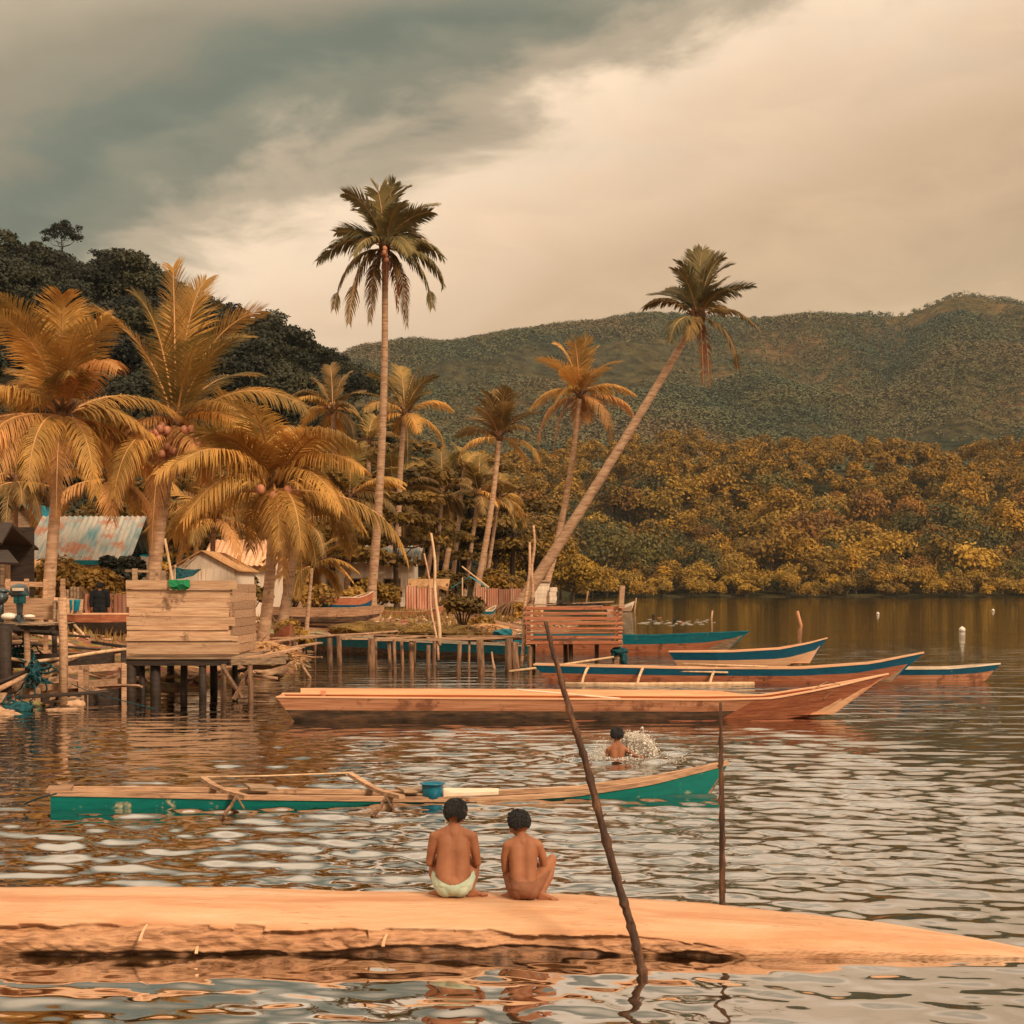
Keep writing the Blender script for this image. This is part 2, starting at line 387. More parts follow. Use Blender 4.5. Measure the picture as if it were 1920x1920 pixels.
M['bush_dark'] = leafmat('dark_bush_leaf', (0.045, 0.040, 0.018), (0.018, 0.020, 0.012), 0.8, 0.2, 0.3)
M['grassy'] = leafmat('grass_blade', (0.34, 0.20, 0.05), (0.18, 0.10, 0.03), 0.8, 0.3, 0.2)

# ------------------------------------------------------------------ terrain
SHORE = [(-60, 14), (-16, 19.5), (-8.7, 22.8), (-8.3, 25.2), (-7.2, 28.5), (-6.0, 30.5), (-5.3, 33.5), (-6.0, 39), (-7.6, 49), (-6.0, 52.5), (-3.2, 50.5), (-1.4, 48), (0.0, 49), (1.2, 58), (2.4, 66), (3.6, 80), (5.0, 100), (8, 130), (2, 170),
         (-12, 230), (-30, 300), (-60, 352), (60, 362), (150, 372), (900, 380)]
def fbm(X, Y, s, o=4, seed=0):
    """cheap smooth noise from rotated sines"""
    rg = np.random.default_rng(seed + 11); Z = np.zeros_like(X, dtype=float); a = 1.0; tot = 0
    for k in range(o):
        for j in range(3):
            th = rg.uniform(0, math.pi * 2); ph = rg.uniform(0, 6.28, 2); f = s * 2 ** k * rg.uniform(0.8, 1.25)
            Z += a * np.sin(f * (X * math.cos(th) + Y * math.sin(th)) + ph[0] + 1.7 * np.sin(f * 0.6 * (Y * math.cos(th) - X * math.sin(th)) + ph[1])) / 3
        tot += a; a *= 0.5
    return Z / tot
def shore_dist(X, Y):
    """signed distance to the shoreline, positive on land"""
    best = np.full(X.shape, 1e9); 
    poly = SHORE + [(900, 6000), (-3000, 6000), (-3000, 14)]
    inside = np.zeros(X.shape, bool)
    n = len(poly)
    for i in range(n):
        x1, y1 = poly[i]; x2, y2 = poly[(i + 1) % n]
        dx, dy = x2 - x1, y2 - y1
        t = np.clip(((X - x1) * dx + (Y - y1) * dy) / (dx * dx + dy * dy), 0, 1)
        best = np.minimum(best, np.hypot(X - x1 - t * dx, Y - y1 - t * dy))
        c = ((y1 > Y) != (y2 > Y)) & (X < (x2 - x1) * (Y - y1) / (y2 - y1 + 1e-12) + x1)
        inside ^= c
    return np.where(inside, best, -best)
def sstep(a, b, x):
    t = np.clip((x - a) / (b - a), 0, 1); return t * t * (3 - 2 * t)
RIDGE_PX = [0, 150, 250, 330, 430, 520, 600, 680, 760, 900, 1000, 1150]
RIDGE_PY = [585, 592, 600, 625, 712, 740, 790, 830, 880, 960, 1030, 1105]
RX = [(p - 960) * 210 / F for p in RIDGE_PX]; RZ = [max(0, CH + (HY - y) * 210 / F) for y in RIDGE_PY]
HPX = [-400, 0, 400, 680, 800, 1000, 1200, 1280, 1450, 1700, 1770, 1810, 1860, 1920, 2100, 2500]
HPY = [700, 690, 690, 668, 655, 634, 606, 603, 607, 602, 575, 567, 580, 594, 600, 640]
def H(X, Y):
    X = np.asarray(X, float); Y = np.asarray(Y, float)
    s = shore_dist(X, Y)
    near = np.where(s > 0, np.minimum(0.08 + s * 0.17, 0.92), np.maximum(s * 0.16, -1.6))
    near = near + np.where(s > 0.0, 0.10 * fbm(X, Y, 0.7, 3, 1) * np.clip(s / 3, 0, 1), 0) 
    near = near + 0.3 * sstep(60, 110, Y) * sstep(0, 20, s)
    # wooded hill on the left
    xr = X * 210 / np.maximum(Y, 120)
    rid = np.interp(xr * 0.5 + X * 0.5, RX, RZ, left=RZ[0] - 2, right=0)
    left = rid * sstep(88, 215, Y) * (1 - 0.6 * sstep(260, 480, Y))
    left *= np.clip(s / 18, 0, 1)
    left *= 1 + 0.10 * fbm(X, Y, 0.035, 3, 4)
    # far side: wooded foot slope and the long ridge
    px = 960 + F * X / np.maximum(Y, 50)
    f1 = 47 * sstep(368, 560, Y + 0.0 * X) * (0.92 + 0.20 * fbm(X, Y, 0.018, 3, 7)) * np.clip(s / 10, 0, 1)
    hz = (HY - np.interp(px, HPX, HPY)) * 1500 / F
    r = sstep(560, 1500, Y)
    prof = 0.55 * r + 0.45 * r * r
    f2 = np.maximum(0, hz - 52 * 0.9) * prof
    gul = fbm(X, Y, 0.0085, 4, 9)
    f2 = f2 + ((gul * 44 + 75 * (np.abs(fbm(X, Y * .55, 0.014, 3, 19)) - .3)) * r * (1 - sstep(1200, 1500, Y)))
    f2 = np.where(Y > 1500, hz - (Y - 1500) * 0.25, f2)
    f2 = np.where(Y > 1500, f2, f2)
    far = np.where(Y > 1500, f2, f1 + f2)
    far = np.where(s > 0, far, 0)
    return near + np.maximum(left, far * sstep(330, 372, Y))
def Hz(x, y): return float(H(np.array([x]), np.array([y]))[0])

def ground_mat():
    m, nt, b = principled('ground_soil')
    tcn = nt.nodes.new('ShaderNodeTexCoord')
    t = nt.nodes.new('ShaderNodeTexNoise'); t.inputs['Scale'].default_value = 1.3; t.inputs['Detail'].default_value = 10; t.inputs['Roughness'].default_value = 0.7
    nt.links.new(tcn.outputs['Object'], t.inputs[0])
    t2 = nt.nodes.new('ShaderNodeTexVoronoi'); t2.inputs['Scale'].default_value = 6.0
    nt.links.new(tcn.outputs['Object'], t2.inputs[0])
    col = ramp(nt, t.outputs[0], [(0.3, c4((0.13, 0.07, 0.038))), (0.45, c4((0.30, 0.16, 0.085))), (0.55, c4((0.40, 0.22, 0.115))), (0.68, c4((0.55, 0.33, 0.18)))])
    mxx = nt.nodes.new('ShaderNodeMix'); mxx.data_type = 'RGBA'; mxx.blend_type = 'MULTIPLY'; mxx.inputs[0].default_value = 0.6
    nt.links.new(col, mxx.inputs[6]); nt.links.new(t2.outputs['Color'], mxx.inputs[7])
    sp = nt.nodes.new('ShaderNodeSeparateXYZ'); nt.links.new(tcn.outputs['Object'], sp.inputs[0])
    mr = nt.nodes.new('ShaderNodeMapRange'); mr.inputs[1].default_value = 84; mr.inputs[2].default_value = 100; nt.links.new(sp.outputs[1], mr.inputs[0])
    fl = nt.nodes.new('ShaderNodeMix'); fl.data_type = 'RGBA'; nt.links.new(mr.outputs[0], fl.inputs[0]); nt.links.new(mxx.outputs[2], fl.inputs[6])   # leaf-covered forest floor beyond the village
    nt.links.new(ramp(nt, t.outputs[0], [(.35, c4((.012, .011, .006))), (.65, c4((.045, .032, .014)))]), fl.inputs[7])
    nt.links.new(fl.outputs[2], b.inputs['Base Color']); b.inputs['Specular IOR Level'].default_value = 0.05; b.inputs['Roughness'].default_value = 0.95
    bp = nt.nodes.new('ShaderNodeBump'); bp.inputs['Strength'].default_value = 0.8; bp.inputs['Distance'].default_value = 0.12
    nt.links.new(t.outputs[0], bp.inputs['Height']); nt.links.new(bp.outputs[0], b.inputs['Normal'])
    return m
def hill_mat():
    m, nt, b = principled('hill_ground')
    tcn = nt.nodes.new('ShaderNodeTexCoord')
    def nz(sc, det):
        t = nt.nodes.new('ShaderNodeTexNoise'); t.inputs['Scale'].default_value = sc; t.inputs['Detail'].default_value = det; t.inputs['Roughness'].default_value = 0.65
        nt.links.new(tcn.outputs['Object'], t.inputs[0]); return t.outputs[0]
    a = nz(0.006, 8); f = nz(0.09, 6)
    c1 = ramp(nt, a, [(0.36, c4((0.030, 0.036, 0.022))), (0.52, c4((0.085, 0.064, 0.026))), (0.64, c4((0.16, 0.092, 0.035))), (0.72, c4((0.17, 0.066, 0.034)))])
    k = ramp(nt, f, [(0.35, (0.35, 0.35, 0.35, 1)), (0.65, (1.25, 1.25, 1.25, 1))])
    mxx = nt.nodes.new('ShaderNodeMix'); mxx.data_type = 'RGBA'; mxx.blend_type = 'MULTIPLY'; mxx.inputs[0].default_value = 1
    nt.links.new(c1, mxx.inputs[6]); nt.links.new(k, mxx.inputs[7])
    nt.links.new(mxx.outputs[2], b.inputs['Base Color']); b.inputs['Roughness'].default_value = 1.0; b.inputs['Specular IOR Level'].default_value = 0.0
    bp = nt.nodes.new('ShaderNodeBump'); bp.inputs['Strength'].default_value = 1.0; bp.inputs['Distance'].default_value = 6.0
    nt.links.new(f, bp.inputs['Height']); nt.links.new(bp.outputs[0], b.inputs['Normal'])
    return m
M['ground'] = ground_mat(); M['hill'] = hill_mat()
# near land, one sheet, finer towards the camera
xs = np.concatenate([np.linspace(-140, -26, 60), np.linspace(-25.5, 12, 200), np.linspace(12.6, 60, 40)])
ys = np.concatenate([np.linspace(4, 70, 260), np.linspace(70.6, 330, 150)])
X, Y = np.meshgrid(xs, ys)
me = grid_mesh('ground', X, Y, H(X, Y))
tag(link_mesh('ground', me, M['ground'], None, True), kind='structure')
th = np.radians(np.linspace(-46, 46, 420)); rr = np.concatenate([np.linspace(325, 700, 120), np.linspace(706, 1650, 200), np.linspace(1700, 4000, 12)])
TH, RR = np.meshgrid(th, rr)
X = RR * np.tan(TH) ; Y = RR
me = grid_mesh('hills', X, Y, H(X, Y) - 0.3)
tag(link_mesh('hills', me, M['hill'], None, True), kind='structure')

# ------------------------------------------------------------------ water
def make_water():
    vmin, vmax = 0.0125, 0.62
    vr = np.linspace(vmax, vmin, 1050)
    yr = CH / vr
    uu = np.linspace(-0.50, 0.50, 600)
    Yg, Ug = np.meshgrid(yr, uu, indexing='ij'); Xg = Yg * Ug
    dy = np.abs(np.gradient(yr))[:, None]
    Z = np.zeros_like(Xg)
    rg = np.random.default_rng(3)
    calm = (0.34 + 0.66 * sstep(8.3, 11.5, Yg))
    calm = calm * (1 - 0.72 * sstep(30, 44, Yg + 0.2 * Xg))
    gust = 0.75 + 0.45 * fbm(Xg, Yg * 0.6, 0.55, 3, 21)
    lee = 1 - 0.35 * sstep(-1.0, -6.0, Xg)
    # warp so that crests are never straight
    Xw = Xg + 0.25 * fbm(Xg, Yg, 1.3, 2, 31); Yw = Yg + 0.11 * fbm(Xg, Yg, 1.1, 3, 32)
    for k in range(70):
        lam = 0.11 * (6.5 ** rg.uniform(0, 1))
        ang = rg.normal(0, 0.42) + math.pi / 2
        kk = 2 * math.pi / lam
        slope = 0.040 * (lam / 0.4) ** (0.35 if lam < 0.4 else -1.8)
        amp = slope / kk
        wgt = np.clip(lam / (2.6 * dy) - 0.6, 0, 1)
        ph = rg.uniform(0, 6.283)
        Z += amp * wgt * np.sin(kk * (Xw * math.cos(ang) + Yw * math.sin(ang)) + ph)
    Z *= calm * gust * lee
    # ring of waves thrown up by the bathing child
    sx, sy = W(1160, 1420).x, W(1160, 1420).y
    rr_ = np.hypot(Xg - sx, Yg - sy)
    Z += 0.02 * np.exp(-(rr_ / 1.1) ** 2) * np.sin(rr_ * 15) + 0.012 * np.exp(-(rr_ / 0.9) ** 2) * fbm(Xg, Yg, 14, 2, 41)
    me = grid_mesh('water', Xg, Yg, Z)
    return me
def water_mat():
    m, nt, b = principled('lagoon_water')
    tcn = nt.nodes.new('ShaderNodeTexCoord')
    def nz(vec, sc, det, dist=0.0):
        mp = nt.nodes.new('ShaderNodeMapping'); mp.inputs['Scale'].default_value = vec; nt.links.new(tcn.outputs['Object'], mp.inputs[0])
        t = nt.nodes.new('ShaderNodeTexNoise'); t.inputs['Scale'].default_value = sc; t.inputs['Detail'].default_value = det; t.inputs['Distortion'].default_value = dist
        nt.links.new(mp.outputs[0], t.inputs[0]); return t.outputs[0]
    sp = nt.nodes.new('ShaderNodeSeparateXYZ'); nt.links.new(tcn.outputs['Object'], sp.inputs[0])
    fine = nz((0.45, 1.3, 1), 3.4, 3, 0.3)
    far = nz((0.30, 1.0, 1), 1.5, 3, 0.3)
    patch = nz((0.05, 0.12, 1), 1.0, 4)
    mr = nt.nodes.new('ShaderNodeMapRange'); mr.inputs[1].default_value = 14; mr.inputs[2].default_value = 30; nt.links.new(sp.outputs[1], mr.inputs[0])
    mr2 = nt.nodes.new('ShaderNodeMapRange'); mr2.inputs[1].default_value = 34; mr2.inputs[2].default_value = 60; mr2.inputs[3].default_value = 1.0; mr2.inputs[4].default_value = 0.34; nt.links.new(sp.outputs[1], mr2.inputs[0])
    mr3 = nt.nodes.new('ShaderNodeMapRange'); mr3.inputs[1].default_value = 8; mr3.inputs[2].default_value = 11; mr3.inputs[3].default_value = 0.10; mr3.inputs[4].default_value = 0.34; nt.links.new(sp.outputs[1], mr3.inputs[0])
    hgt = nmath(nt, 'ADD', nmath(nt, 'MULTIPLY', fine, mr3.outputs[0]), nmath(nt, 'MULTIPLY', nmath(nt, 'MULTIPLY', far, mr.outputs[0]), 3.2))
    pk = ramp(nt, patch, [(0.35, (0.5, 0.5, 0.5, 1)), (0.6, (1.15, 1.15, 1.15, 1))])
    hgt = nmath(nt, 'MULTIPLY', nmath(nt, 'MULTIPLY', hgt, mr2.outputs[0]), pk)
    bp = nt.nodes.new('ShaderNodeBump'); bp.inputs['Strength'].default_value = 1.0; bp.inputs['Distance'].default_value = 0.032
    nt.links.new(hgt, bp.inputs['Height']); nt.links.new(bp.outputs[0], b.inputs['Normal'])
    col = ramp(nt, nz((0.1, 0.2, 1), 1.0, 3), [(0.35, c4((0.075, 0.042, 0.016))), (0.65, c4((0.11, 0.060, 0.022)))])
    nt.links.new(col, b.inputs['Base Color'])
    b.inputs['Roughness'].default_value = 0.035
    b.inputs['Specular IOR Level'].default_value = 0.0
    gl = nt.nodes.new('ShaderNodeBsdfGlossy'); gl.inputs['Roughness'].default_value = 0.03; nt.links.new(bp.outputs[0], gl.inputs['Normal'])
    fr = nt.nodes.new('ShaderNodeFresnel'); fr.inputs['IOR'].default_value = 1.5; nt.links.new(bp.outputs[0], fr.inputs['Normal'])
    mix = nt.nodes.new('ShaderNodeMixShader'); nt.links.new(nmath(nt, 'MULTIPLY_ADD', fr.outputs[0], 3.0, 0.22, clamp=True), mix.inputs[0])
    nt.links.new(b.outputs[0], mix.inputs[1]); nt.links.new(gl.outputs[0], mix.inputs[2]); nt.links.new(mix.outputs[0], nt.nodes['Material Output'].inputs[0])
    return m
M['water'] = water_mat()
wme = make_water()
tag(link_mesh('water', wme, M['water'], None, True), kind='structure')
# the rest of the lagoon, just under the rippled sheet
b_ = MB()
b_.add([(-700, -60, -0.07), (700, -60, -0.07), (700, 162, -0.07), (-700, 162, -0.07)], [(0, 1, 2, 3)])
b_.add([(-700, 163.8, 0.0), (700, 163.8, 0.0), (700, 420, 0.0), (-700, 420, 0.0)], [(0, 1, 2, 3)])
b_.add([(-700, 162, -0.07), (700, 162, -0.07), (700, 163.8, 0.0), (-700, 163.8, 0.0)], [(0, 1, 2, 3)])
tag(b_.build('lagoon_water', M['water']), kind='structure')

# ------------------------------------------------------------------ broadleaf trees
def leaf_cloud(centres, radii, n, size, rg, flat=1.0, up=0.35, hollow=0.72, narrow=0.62, rough_n=0.55):
    """n leaf faces scattered on clump surfaces; returns vertices and quads"""
    centres = np.asarray(centres, float); radii = np.asarray(radii, float)
    w = radii ** 2; idx = rg.choice(len(centres), n, p=w / w.sum())
    d = rg.normal(size=(n, 3)); d /= np.linalg.norm(d, axis=1, keepdims=True)
    low = d[:, 2] < -0.35
    d[low, 2] *= -1
    rad = radii[idx] * (hollow + (1.06 - hollow) * rg.random(n) ** 0.6)
    bump = 1 + 0.16 * np.sin(d[:, 0] * 9 + idx) * np.sin(d[:, 1] * 8 + idx * 2) 
    off = d * (rad * bump)[:, None]; off[:, 2] *= flat
    c = centres[idx] + off
    nrm = d * 0.9 + rg.normal(size=(n, 3)) * rough_n + np.array([0, 0, up])
    nrm /= np.linalg.norm(nrm, axis=1, keepdims=True)
    a = rg.normal(size=(n, 3)); t1 = np.cross(nrm, a); t1 /= np.linalg.norm(t1, axis=1, keepdims=True)
    t2 = np.cross(nrm, t1)
    s = size * rg.uniform(0.6, 1.35, n)[:, None]
    q = np.stack([c - t1 * s, c + t2 * s * narrow, c + t1 * s, c - t2 * s * narrow], 1).reshape(-1, 3)
    f = np.arange(n * 4).reshape(-1, 4)
    return q, f
def crown_mesh(name, w, h, z0, nc, n, size, seed, flat=0.8, cr=0.28, layered=False, **kw):
    rg = np.random.default_rng(seed)
    cs = []; rs = []
    for i in range(nc):
        if layered:
            lev = rg.integers(0, 4); a = rg.uniform(0, 6.28); r = w / 2 * (1 - lev * 0.16) * math.sqrt(rg.uniform(0.05, 1))
            cs.append((math.cos(a) * r, math.sin(a) * r, z0 + h * (0.12 + lev * 0.26) + rg.normal(0, 0.02) * h)); rs.append(w * cr * rg.uniform(0.6, 1.1))
        else:
            d = rg.normal(size=3); d /= np.linalg.norm(d); 
            if d[2] < -0.3: d[2] *= -0.6
            k = rg.uniform(0.45, 0.85)
            cs.append((d[0] * w / 2 * k, d[1] * w / 2 * k, z0 + h * 0.42 + d[2] * h * 0.5 * k)); rs.append(w * cr * rg.uniform(0.55, 1.15))
    V, Fc = leaf_cloud(cs, rs, n, size, rg, flat=flat, **kw)
    return np_mesh(name, V, Fc), cs
def trunk_mb(h, r, cs, seed, n=6, lean=0.05):
    rd = random.Random(seed); m = MB()
    top = Vector((rd.uniform(-1, 1) * lean * h, rd.uniform(-1, 1) * lean * h, h))
    mid = top * 0.5 + Vector((rd.uniform(-1, 1), rd.uniform(-1, 1), 0)) * lean * h * 0.5
    pts = [Vector((0, 0, -0.6)), Vector((0, 0, 0.0)) + mid * 0.1, mid, top]
    m.tube(pts, [r * 1.6, r * 1.1, r * 0.85, r * 0.55], 8)
    for c in sorted(cs, key=lambda c: c[2])[:n]:
        a = mid.lerp(top, rd.uniform(0.1, 1.0)); c = Vector(c)
        m.tube([a, a.lerp(c, 0.5) + Vector((0, 0, -0.05 * h)), c], [r * 0.42, r * 0.28, r * 0.1], 5)
    return m
def tree_proto(kind, w, h, th, nc, n, size, seed, lm, tr=0.25, bark='bark_dark', **kw):
    cm, cs = crown_mesh('crown', w, h, th * 0.75, nc, n, size, seed, **kw)
    cm.materials.append(M[lm])
    tm = trunk_mb(th + h * 0.3, tr, cs, seed, n=min(nc, 9))
    me = bpy.data.meshes.new('trunk'); me.from_pydata([tuple(p) for p in tm.v], [], tm.f); me.materials.append(M[bark])
    return (kind, me, cm)
def place_tree(pr, loc, rz, sc, label, cat='tree', group=None, mat_over=None, sz=1.0):
    e = empty(pr[0], loc, label, cat, group)
    e.rotation_euler = (0, 0, rz); e.scale = (sc, sc, sc * sz)
    for nm, me in (('trunk', pr[1]), ('crown', pr[2])):
        o = bpy.data.objects.new(nm, me); COL.objects.link(o); o.parent = e
    return e

# ------------------------------------------------------------------ coconut palms
def qb(a, c, b, t): return a * (1 - t) ** 2 + c * (2 * t * (1 - t)) + b * t * t
def frond_mesh(name, C, ctrl, T, leaf, n, droop, rd, width=0.045, rr=0.035, ragged=0.0, segs=3, lmat=None):
    """one pinnate frond: a curved rib and two rows of drooping leaflets"""
    mb = MB()
    pts = [qb(C, ctrl, T, i / 14) for i in range(15)]
    mb.tube(pts, [rr * (1 - 0.85 * i / 14) for i in range(15)], 5, mi=1, cap=False)
    vs = []; fs = []
    tw = rd.uniform(-0.5, 0.5)
    for i in range(n):
        t = 0.13 + 0.87 * i / (n - 1)
        p = qb(C, ctrl, T, t); tg = (qb(C, ctrl, T, min(1, t + 0.01)) - qb(C, ctrl, T, t - 0.01)).normalized()
        sd_ = tg.cross(Vector((0, 0, 1)))
        if sd_.length < 0.25: sd_ = tg.cross(Vector((0.2, 1, 0.1)))
        sd_.normalize(); q = Quaternion(tg, tw * (0.4 + t)); sd_ = q @ sd_
        prof = (0.55 + 0.45 * min(1, t / 0.3)) * (1 - 0.62 * max(0, (t - 0.5) / 0.5) ** 1.6)
        for sgn in (-1, 1):
            if rd.random() < ragged: continue
            L = leaf * prof * rd.uniform(0.82, 1.12)
            fw = 0.62 + 0.9 * t * t + rd.uniform(-0.15, 0.15)
            d = (sd_ * sgn + tg * fw + Vector((0, 0, 0.25 - 0.2 * droop)) + Vector((rd.gauss(0, .06), rd.gauss(0, .06), rd.gauss(0, .06)))).normalized()
            g = droop * rd.uniform(0.75, 1.25)
            pp = [p]; dd = d.copy()
            for k in range(segs):
                pp.append(pp[-1] + dd * (L / segs))
                dd = (dd + Vector((0, 0, -1)) * g * 0.62).normalized()
            b = len(vs)
            wd = tg * width * rd.uniform(0.8, 1.2)
            for k, a in enumerate(pp):
                f = (0.55, 1.0, 0.8, 0.08)[k] if segs == 3 else (0.7, 1.0, 0.08)[k]
                vs += [a - wd * f * 0.5, a + wd * f * 0.5]
            for k in range(segs): fs.append((b + 2 * k, b + 2 * k + 1, b + 2 * k + 3, b + 2 * k + 2))
    mb.add(vs, fs, 0)
    return mb
def palm(base, crown_px, tips, d, label, group, leaf=0.95, n=58, r0=0.30, r1=0.14, Lf=4.6, bendpx=(0, 0), cols=('f_mid', 'f_old', 'f_young'), nuts=(), seed=1,
         droop=1.0, extra=5, width=0.055, trunk_mat='bark', inner=True, dbase=None):
    """base, crown_px in photo pixels; tips = frond tips in photo pixels (each may carry a depth shift and a material)"""
    rd = random.Random(seed)
    C = P(crown_px[0], crown_px[1], d)
    B = base if isinstance(base, Vector) else P(base[0], base[1], dbase or d)
    B.z = Hz(B.x, B.y) - 0.15
    e = empty('coconut_palm', B, label, 'palm tree', group)
    m = MB(); k = d / F
    mid = B.lerp(C, 0.5) + Vector((bendpx[0] * k, 0, -bendpx[1] * k))
    ctl = mid * 2 - (B + C) / 2
    ns = 46; pts = []; rad = []
    for i in range(ns + 1):
        t = i / ns
        pts.append(qb(B, ctl, C, t))
        r = r1 + (r0 - r1) * (1 - t) ** 1.3 + r0 * 0.65 * max(0, 1 - t * 14)
        rad.append(r * (1.035 if i % 2 else 0.985))
    m.tube(pts, rad, 10, wob=0.03)
    m.build('trunk', M[trunk_mat], e, True)
    h = MB()   # crown heart: leaf bases and fibre
    up = (C - pts[-4]).normalized()
    h.ell(C + up * 0.15, (r1 * 1.9, r1 * 1.9, r1 * 2.6), 2, nz=0.3, seed=seed)
    for j in range(9):
        a = j * 0.7 + rd.random(); dv = Vector((math.cos(a), math.sin(a), rd.uniform(0.5, 1.4))).normalized()
        h.tube([C, C + dv * 0.4, C + dv * 0.75 + Vector((0, 0, -0.05))], [0.09, 0.06, 0.03], 5)
    ho = h.build('crown', M['fibre'], e, True)
    fl = list(tips)
    for j in range(extra):
        a = rd.uniform(0, 6.28); fl.append((crown_px[0] + math.cos(a) * Lf * 0.55 / k, crown_px[1] - math.sin(a) * Lf * 0.45 / k - 0.3 / k, rd.choice((-1, 1)) * Lf * 0.62))
    for j, tp in enumerate(fl):
        tx, ty = tp[0], tp[1]
        Tp = P(tx, ty, d)
        lp = (Tp - C).length
        if len(tp) > 2 and tp[2] is not None: dep = tp[2]
        else: dep = math.sqrt(max(0.0, Lf * Lf * 0.8 - lp * lp)) * rd.choice((-1, 1)) * rd.uniform(0.35, 0.9)
        Tp.y += dep
        v = Tp - C; hor = Vector((v.x, v.y, 0)); dz = v.z; L = v.length
        if dz > 0.35 * L:      # rising frond, curls over at its tip
            ctrl = C + hor * 0.30 + Vector((0, 0, dz * 0.72 + 0.12 * L))
            dr = 0.30 * droop; mk = cols[2] if rd.random() < 0.75 else cols[0]
        elif dz > -0.35 * L:   # spreading frond
            ctrl = C + hor * 0.50 + Vector((0, 0, max(0, dz) * 0.8 + 0.34 * L))
            dr = 0.85 * droop; mk = cols[0] if rd.random() < 0.75 else cols[1]
        else:                  # hanging frond
            ctrl = C + hor * 0.85 + Vector((0, 0, 0.10 * L + dz * 0.15))
            dr = 1.1 * droop; mk = cols[1] if rd.random() < 0.6 else cols[0]
        if len(tp) > 3: mk = tp[3]
        dead = mk == 'f_dead'
        fm = frond_mesh('frond', C, ctrl, Tp, leaf * (0.6 if dead else 1), n, dr * (1.5 if dead else 1), rd, width=width, rr=0.03 + 0.0035 * L, ragged=0.3 if dead else 0.02)
        fm.build('frond', [M[mk], M['rachis']], ho)
    if nuts:
        for (nx, ny, cnt) in nuts:
            nb = MB(); c0 = P(nx, ny, d - 1.5)
            nb.tube([C, (C + c0) / 2 + Vector((0, 0, 0.15)), c0], 0.03, 5)
            st = nb.build('fruit_stalk', M['rachis'], e)
            for q in range(cnt):
                a = rd.uniform(0, 6.28); rr_ = 0.30 * math.sqrt(rd.random())
                nn = MB(); nn.ell(c0 + Vector((math.cos(a) * rr_ * 1.2, rd.uniform(-0.2, 0.2), math.sin(a) * rr_)), (0.115, 0.115, 0.14), 2, nz=0.08, seed=q)
                nn.build('coconut', M['coconut'], st, True)
    return e
def tp(lst, ox, oy, s): return [(ox + t[0] / s, oy + t[1] / s) + tuple(t[2:]) for t in lst]

G1 = 'large coconut palms on the near shore'
palm((85, 1128), (117, 782), tp([(-40, 790), (0, 960), (-30, 1250), (40, 640), (150, 580), (250, 520), (395, 545), (560, 640), (640, 880), (745, 1010), (600, 1350), (420, 1310), (330, 1500, -1.5, 'f_old'), (268, 1370), (120, 1400), (490, 1400), (640, 1110), (-90, 1050), (60, 1290), (545, 1190), (330, 520), (140, 930), (420, 900)], 0, 350, 2.4),
     40, 'large orange coconut palm furthest left, its crown of drooping fronds over the rusty roof', G1, leaf=1.0, n=84, width=0.046, r0=0.20, r1=0.13, Lf=4.7, bendpx=(0, 0), seed=3, droop=1.1, extra=6, cols=('f_mid', 'f_old', 'f_mid'))
palm((281, 1120), (329, 806), tp([(760, 350, 0.5, 'f_mid'), (900, 395, 0.8, 'f_mid'), (960, 500, 1.0, 'f_young'), (370, 530, 0.5, 'f_mid'), (630, 500, -0.5, 'f_young'), (1165, 545, 0.4, 'f_mid'), (1115, 700, -1.0), (1385, 1000, -0.5), (915, 1400), (740, 1640, -1.5, 'f_old'), (600, 1600), (600, 1180), (940, 1230), (440, 1480), (870, 1380), (1240, 1240), (700, 470, 2), (820, 420, 1.5, 'f_young'), (1050, 620, 2.0, 'f_young'), (1200, 1110), (640, 1420)], 0, 350, 2.4),
     43, 'tallest of the large near palms, long upright fronds and clusters of orange coconuts', G1, leaf=1.1, n=88, width=0.046, r0=0.25, r1=0.17, Lf=5.3, bendpx=(-8, 0), seed=5, droop=0.9, extra=3, nuts=[(292, 815, 17), (364, 820, 11), (305, 838, 5)], cols=('f_mid', 'f_old', 'f_young'))
palm((487, 1168), (513, 920), tp([(1190, 1030), (1330, 1060), (1040, 1140), (1480, 1120), (1650, 1200), (940, 1130), (925, 1290), (915, 1520), (765, 1575, 0.3, 'f_mid'), (1130, 1540), (1300, 1750, -1.0, 'f_old'), (1565, 1640), (1600, 1520), (1825, 1670, 0.5, 'f_mid'), (1000, 1470), (1670, 1300), (1410, 1090), (1240, 1560), (1430, 1640), (1110, 1160)], 0, 350, 2.4),
     37, 'low spreading coconut palm with golden fronds right beside the plank hut', G1, leaf=1.0, n=82, width=0.044, r0=0.17, r1=0.12, Lf=4.3, bendpx=(6, 0), seed=9, droop=1.25, extra=5, nuts=[(515, 918, 4)], cols=('f_mid', 'f_mid', 'f_mid'))
palm((520, 1120), (560, 985), [(600, 940), (520, 930), (640, 985), (585, 1060), (500, 1010), (620, 1040), (555, 1080)], 44, 'small shaded palm half hidden behind the low golden palm', 'coconut palms', leaf=0.6, n=34, r0=0.2, r1=0.12, Lf=2.6, seed=12, extra=0, cols=('f_olive', 'f_mid', 'f_young'))
G2 = 'tall coconut palms'
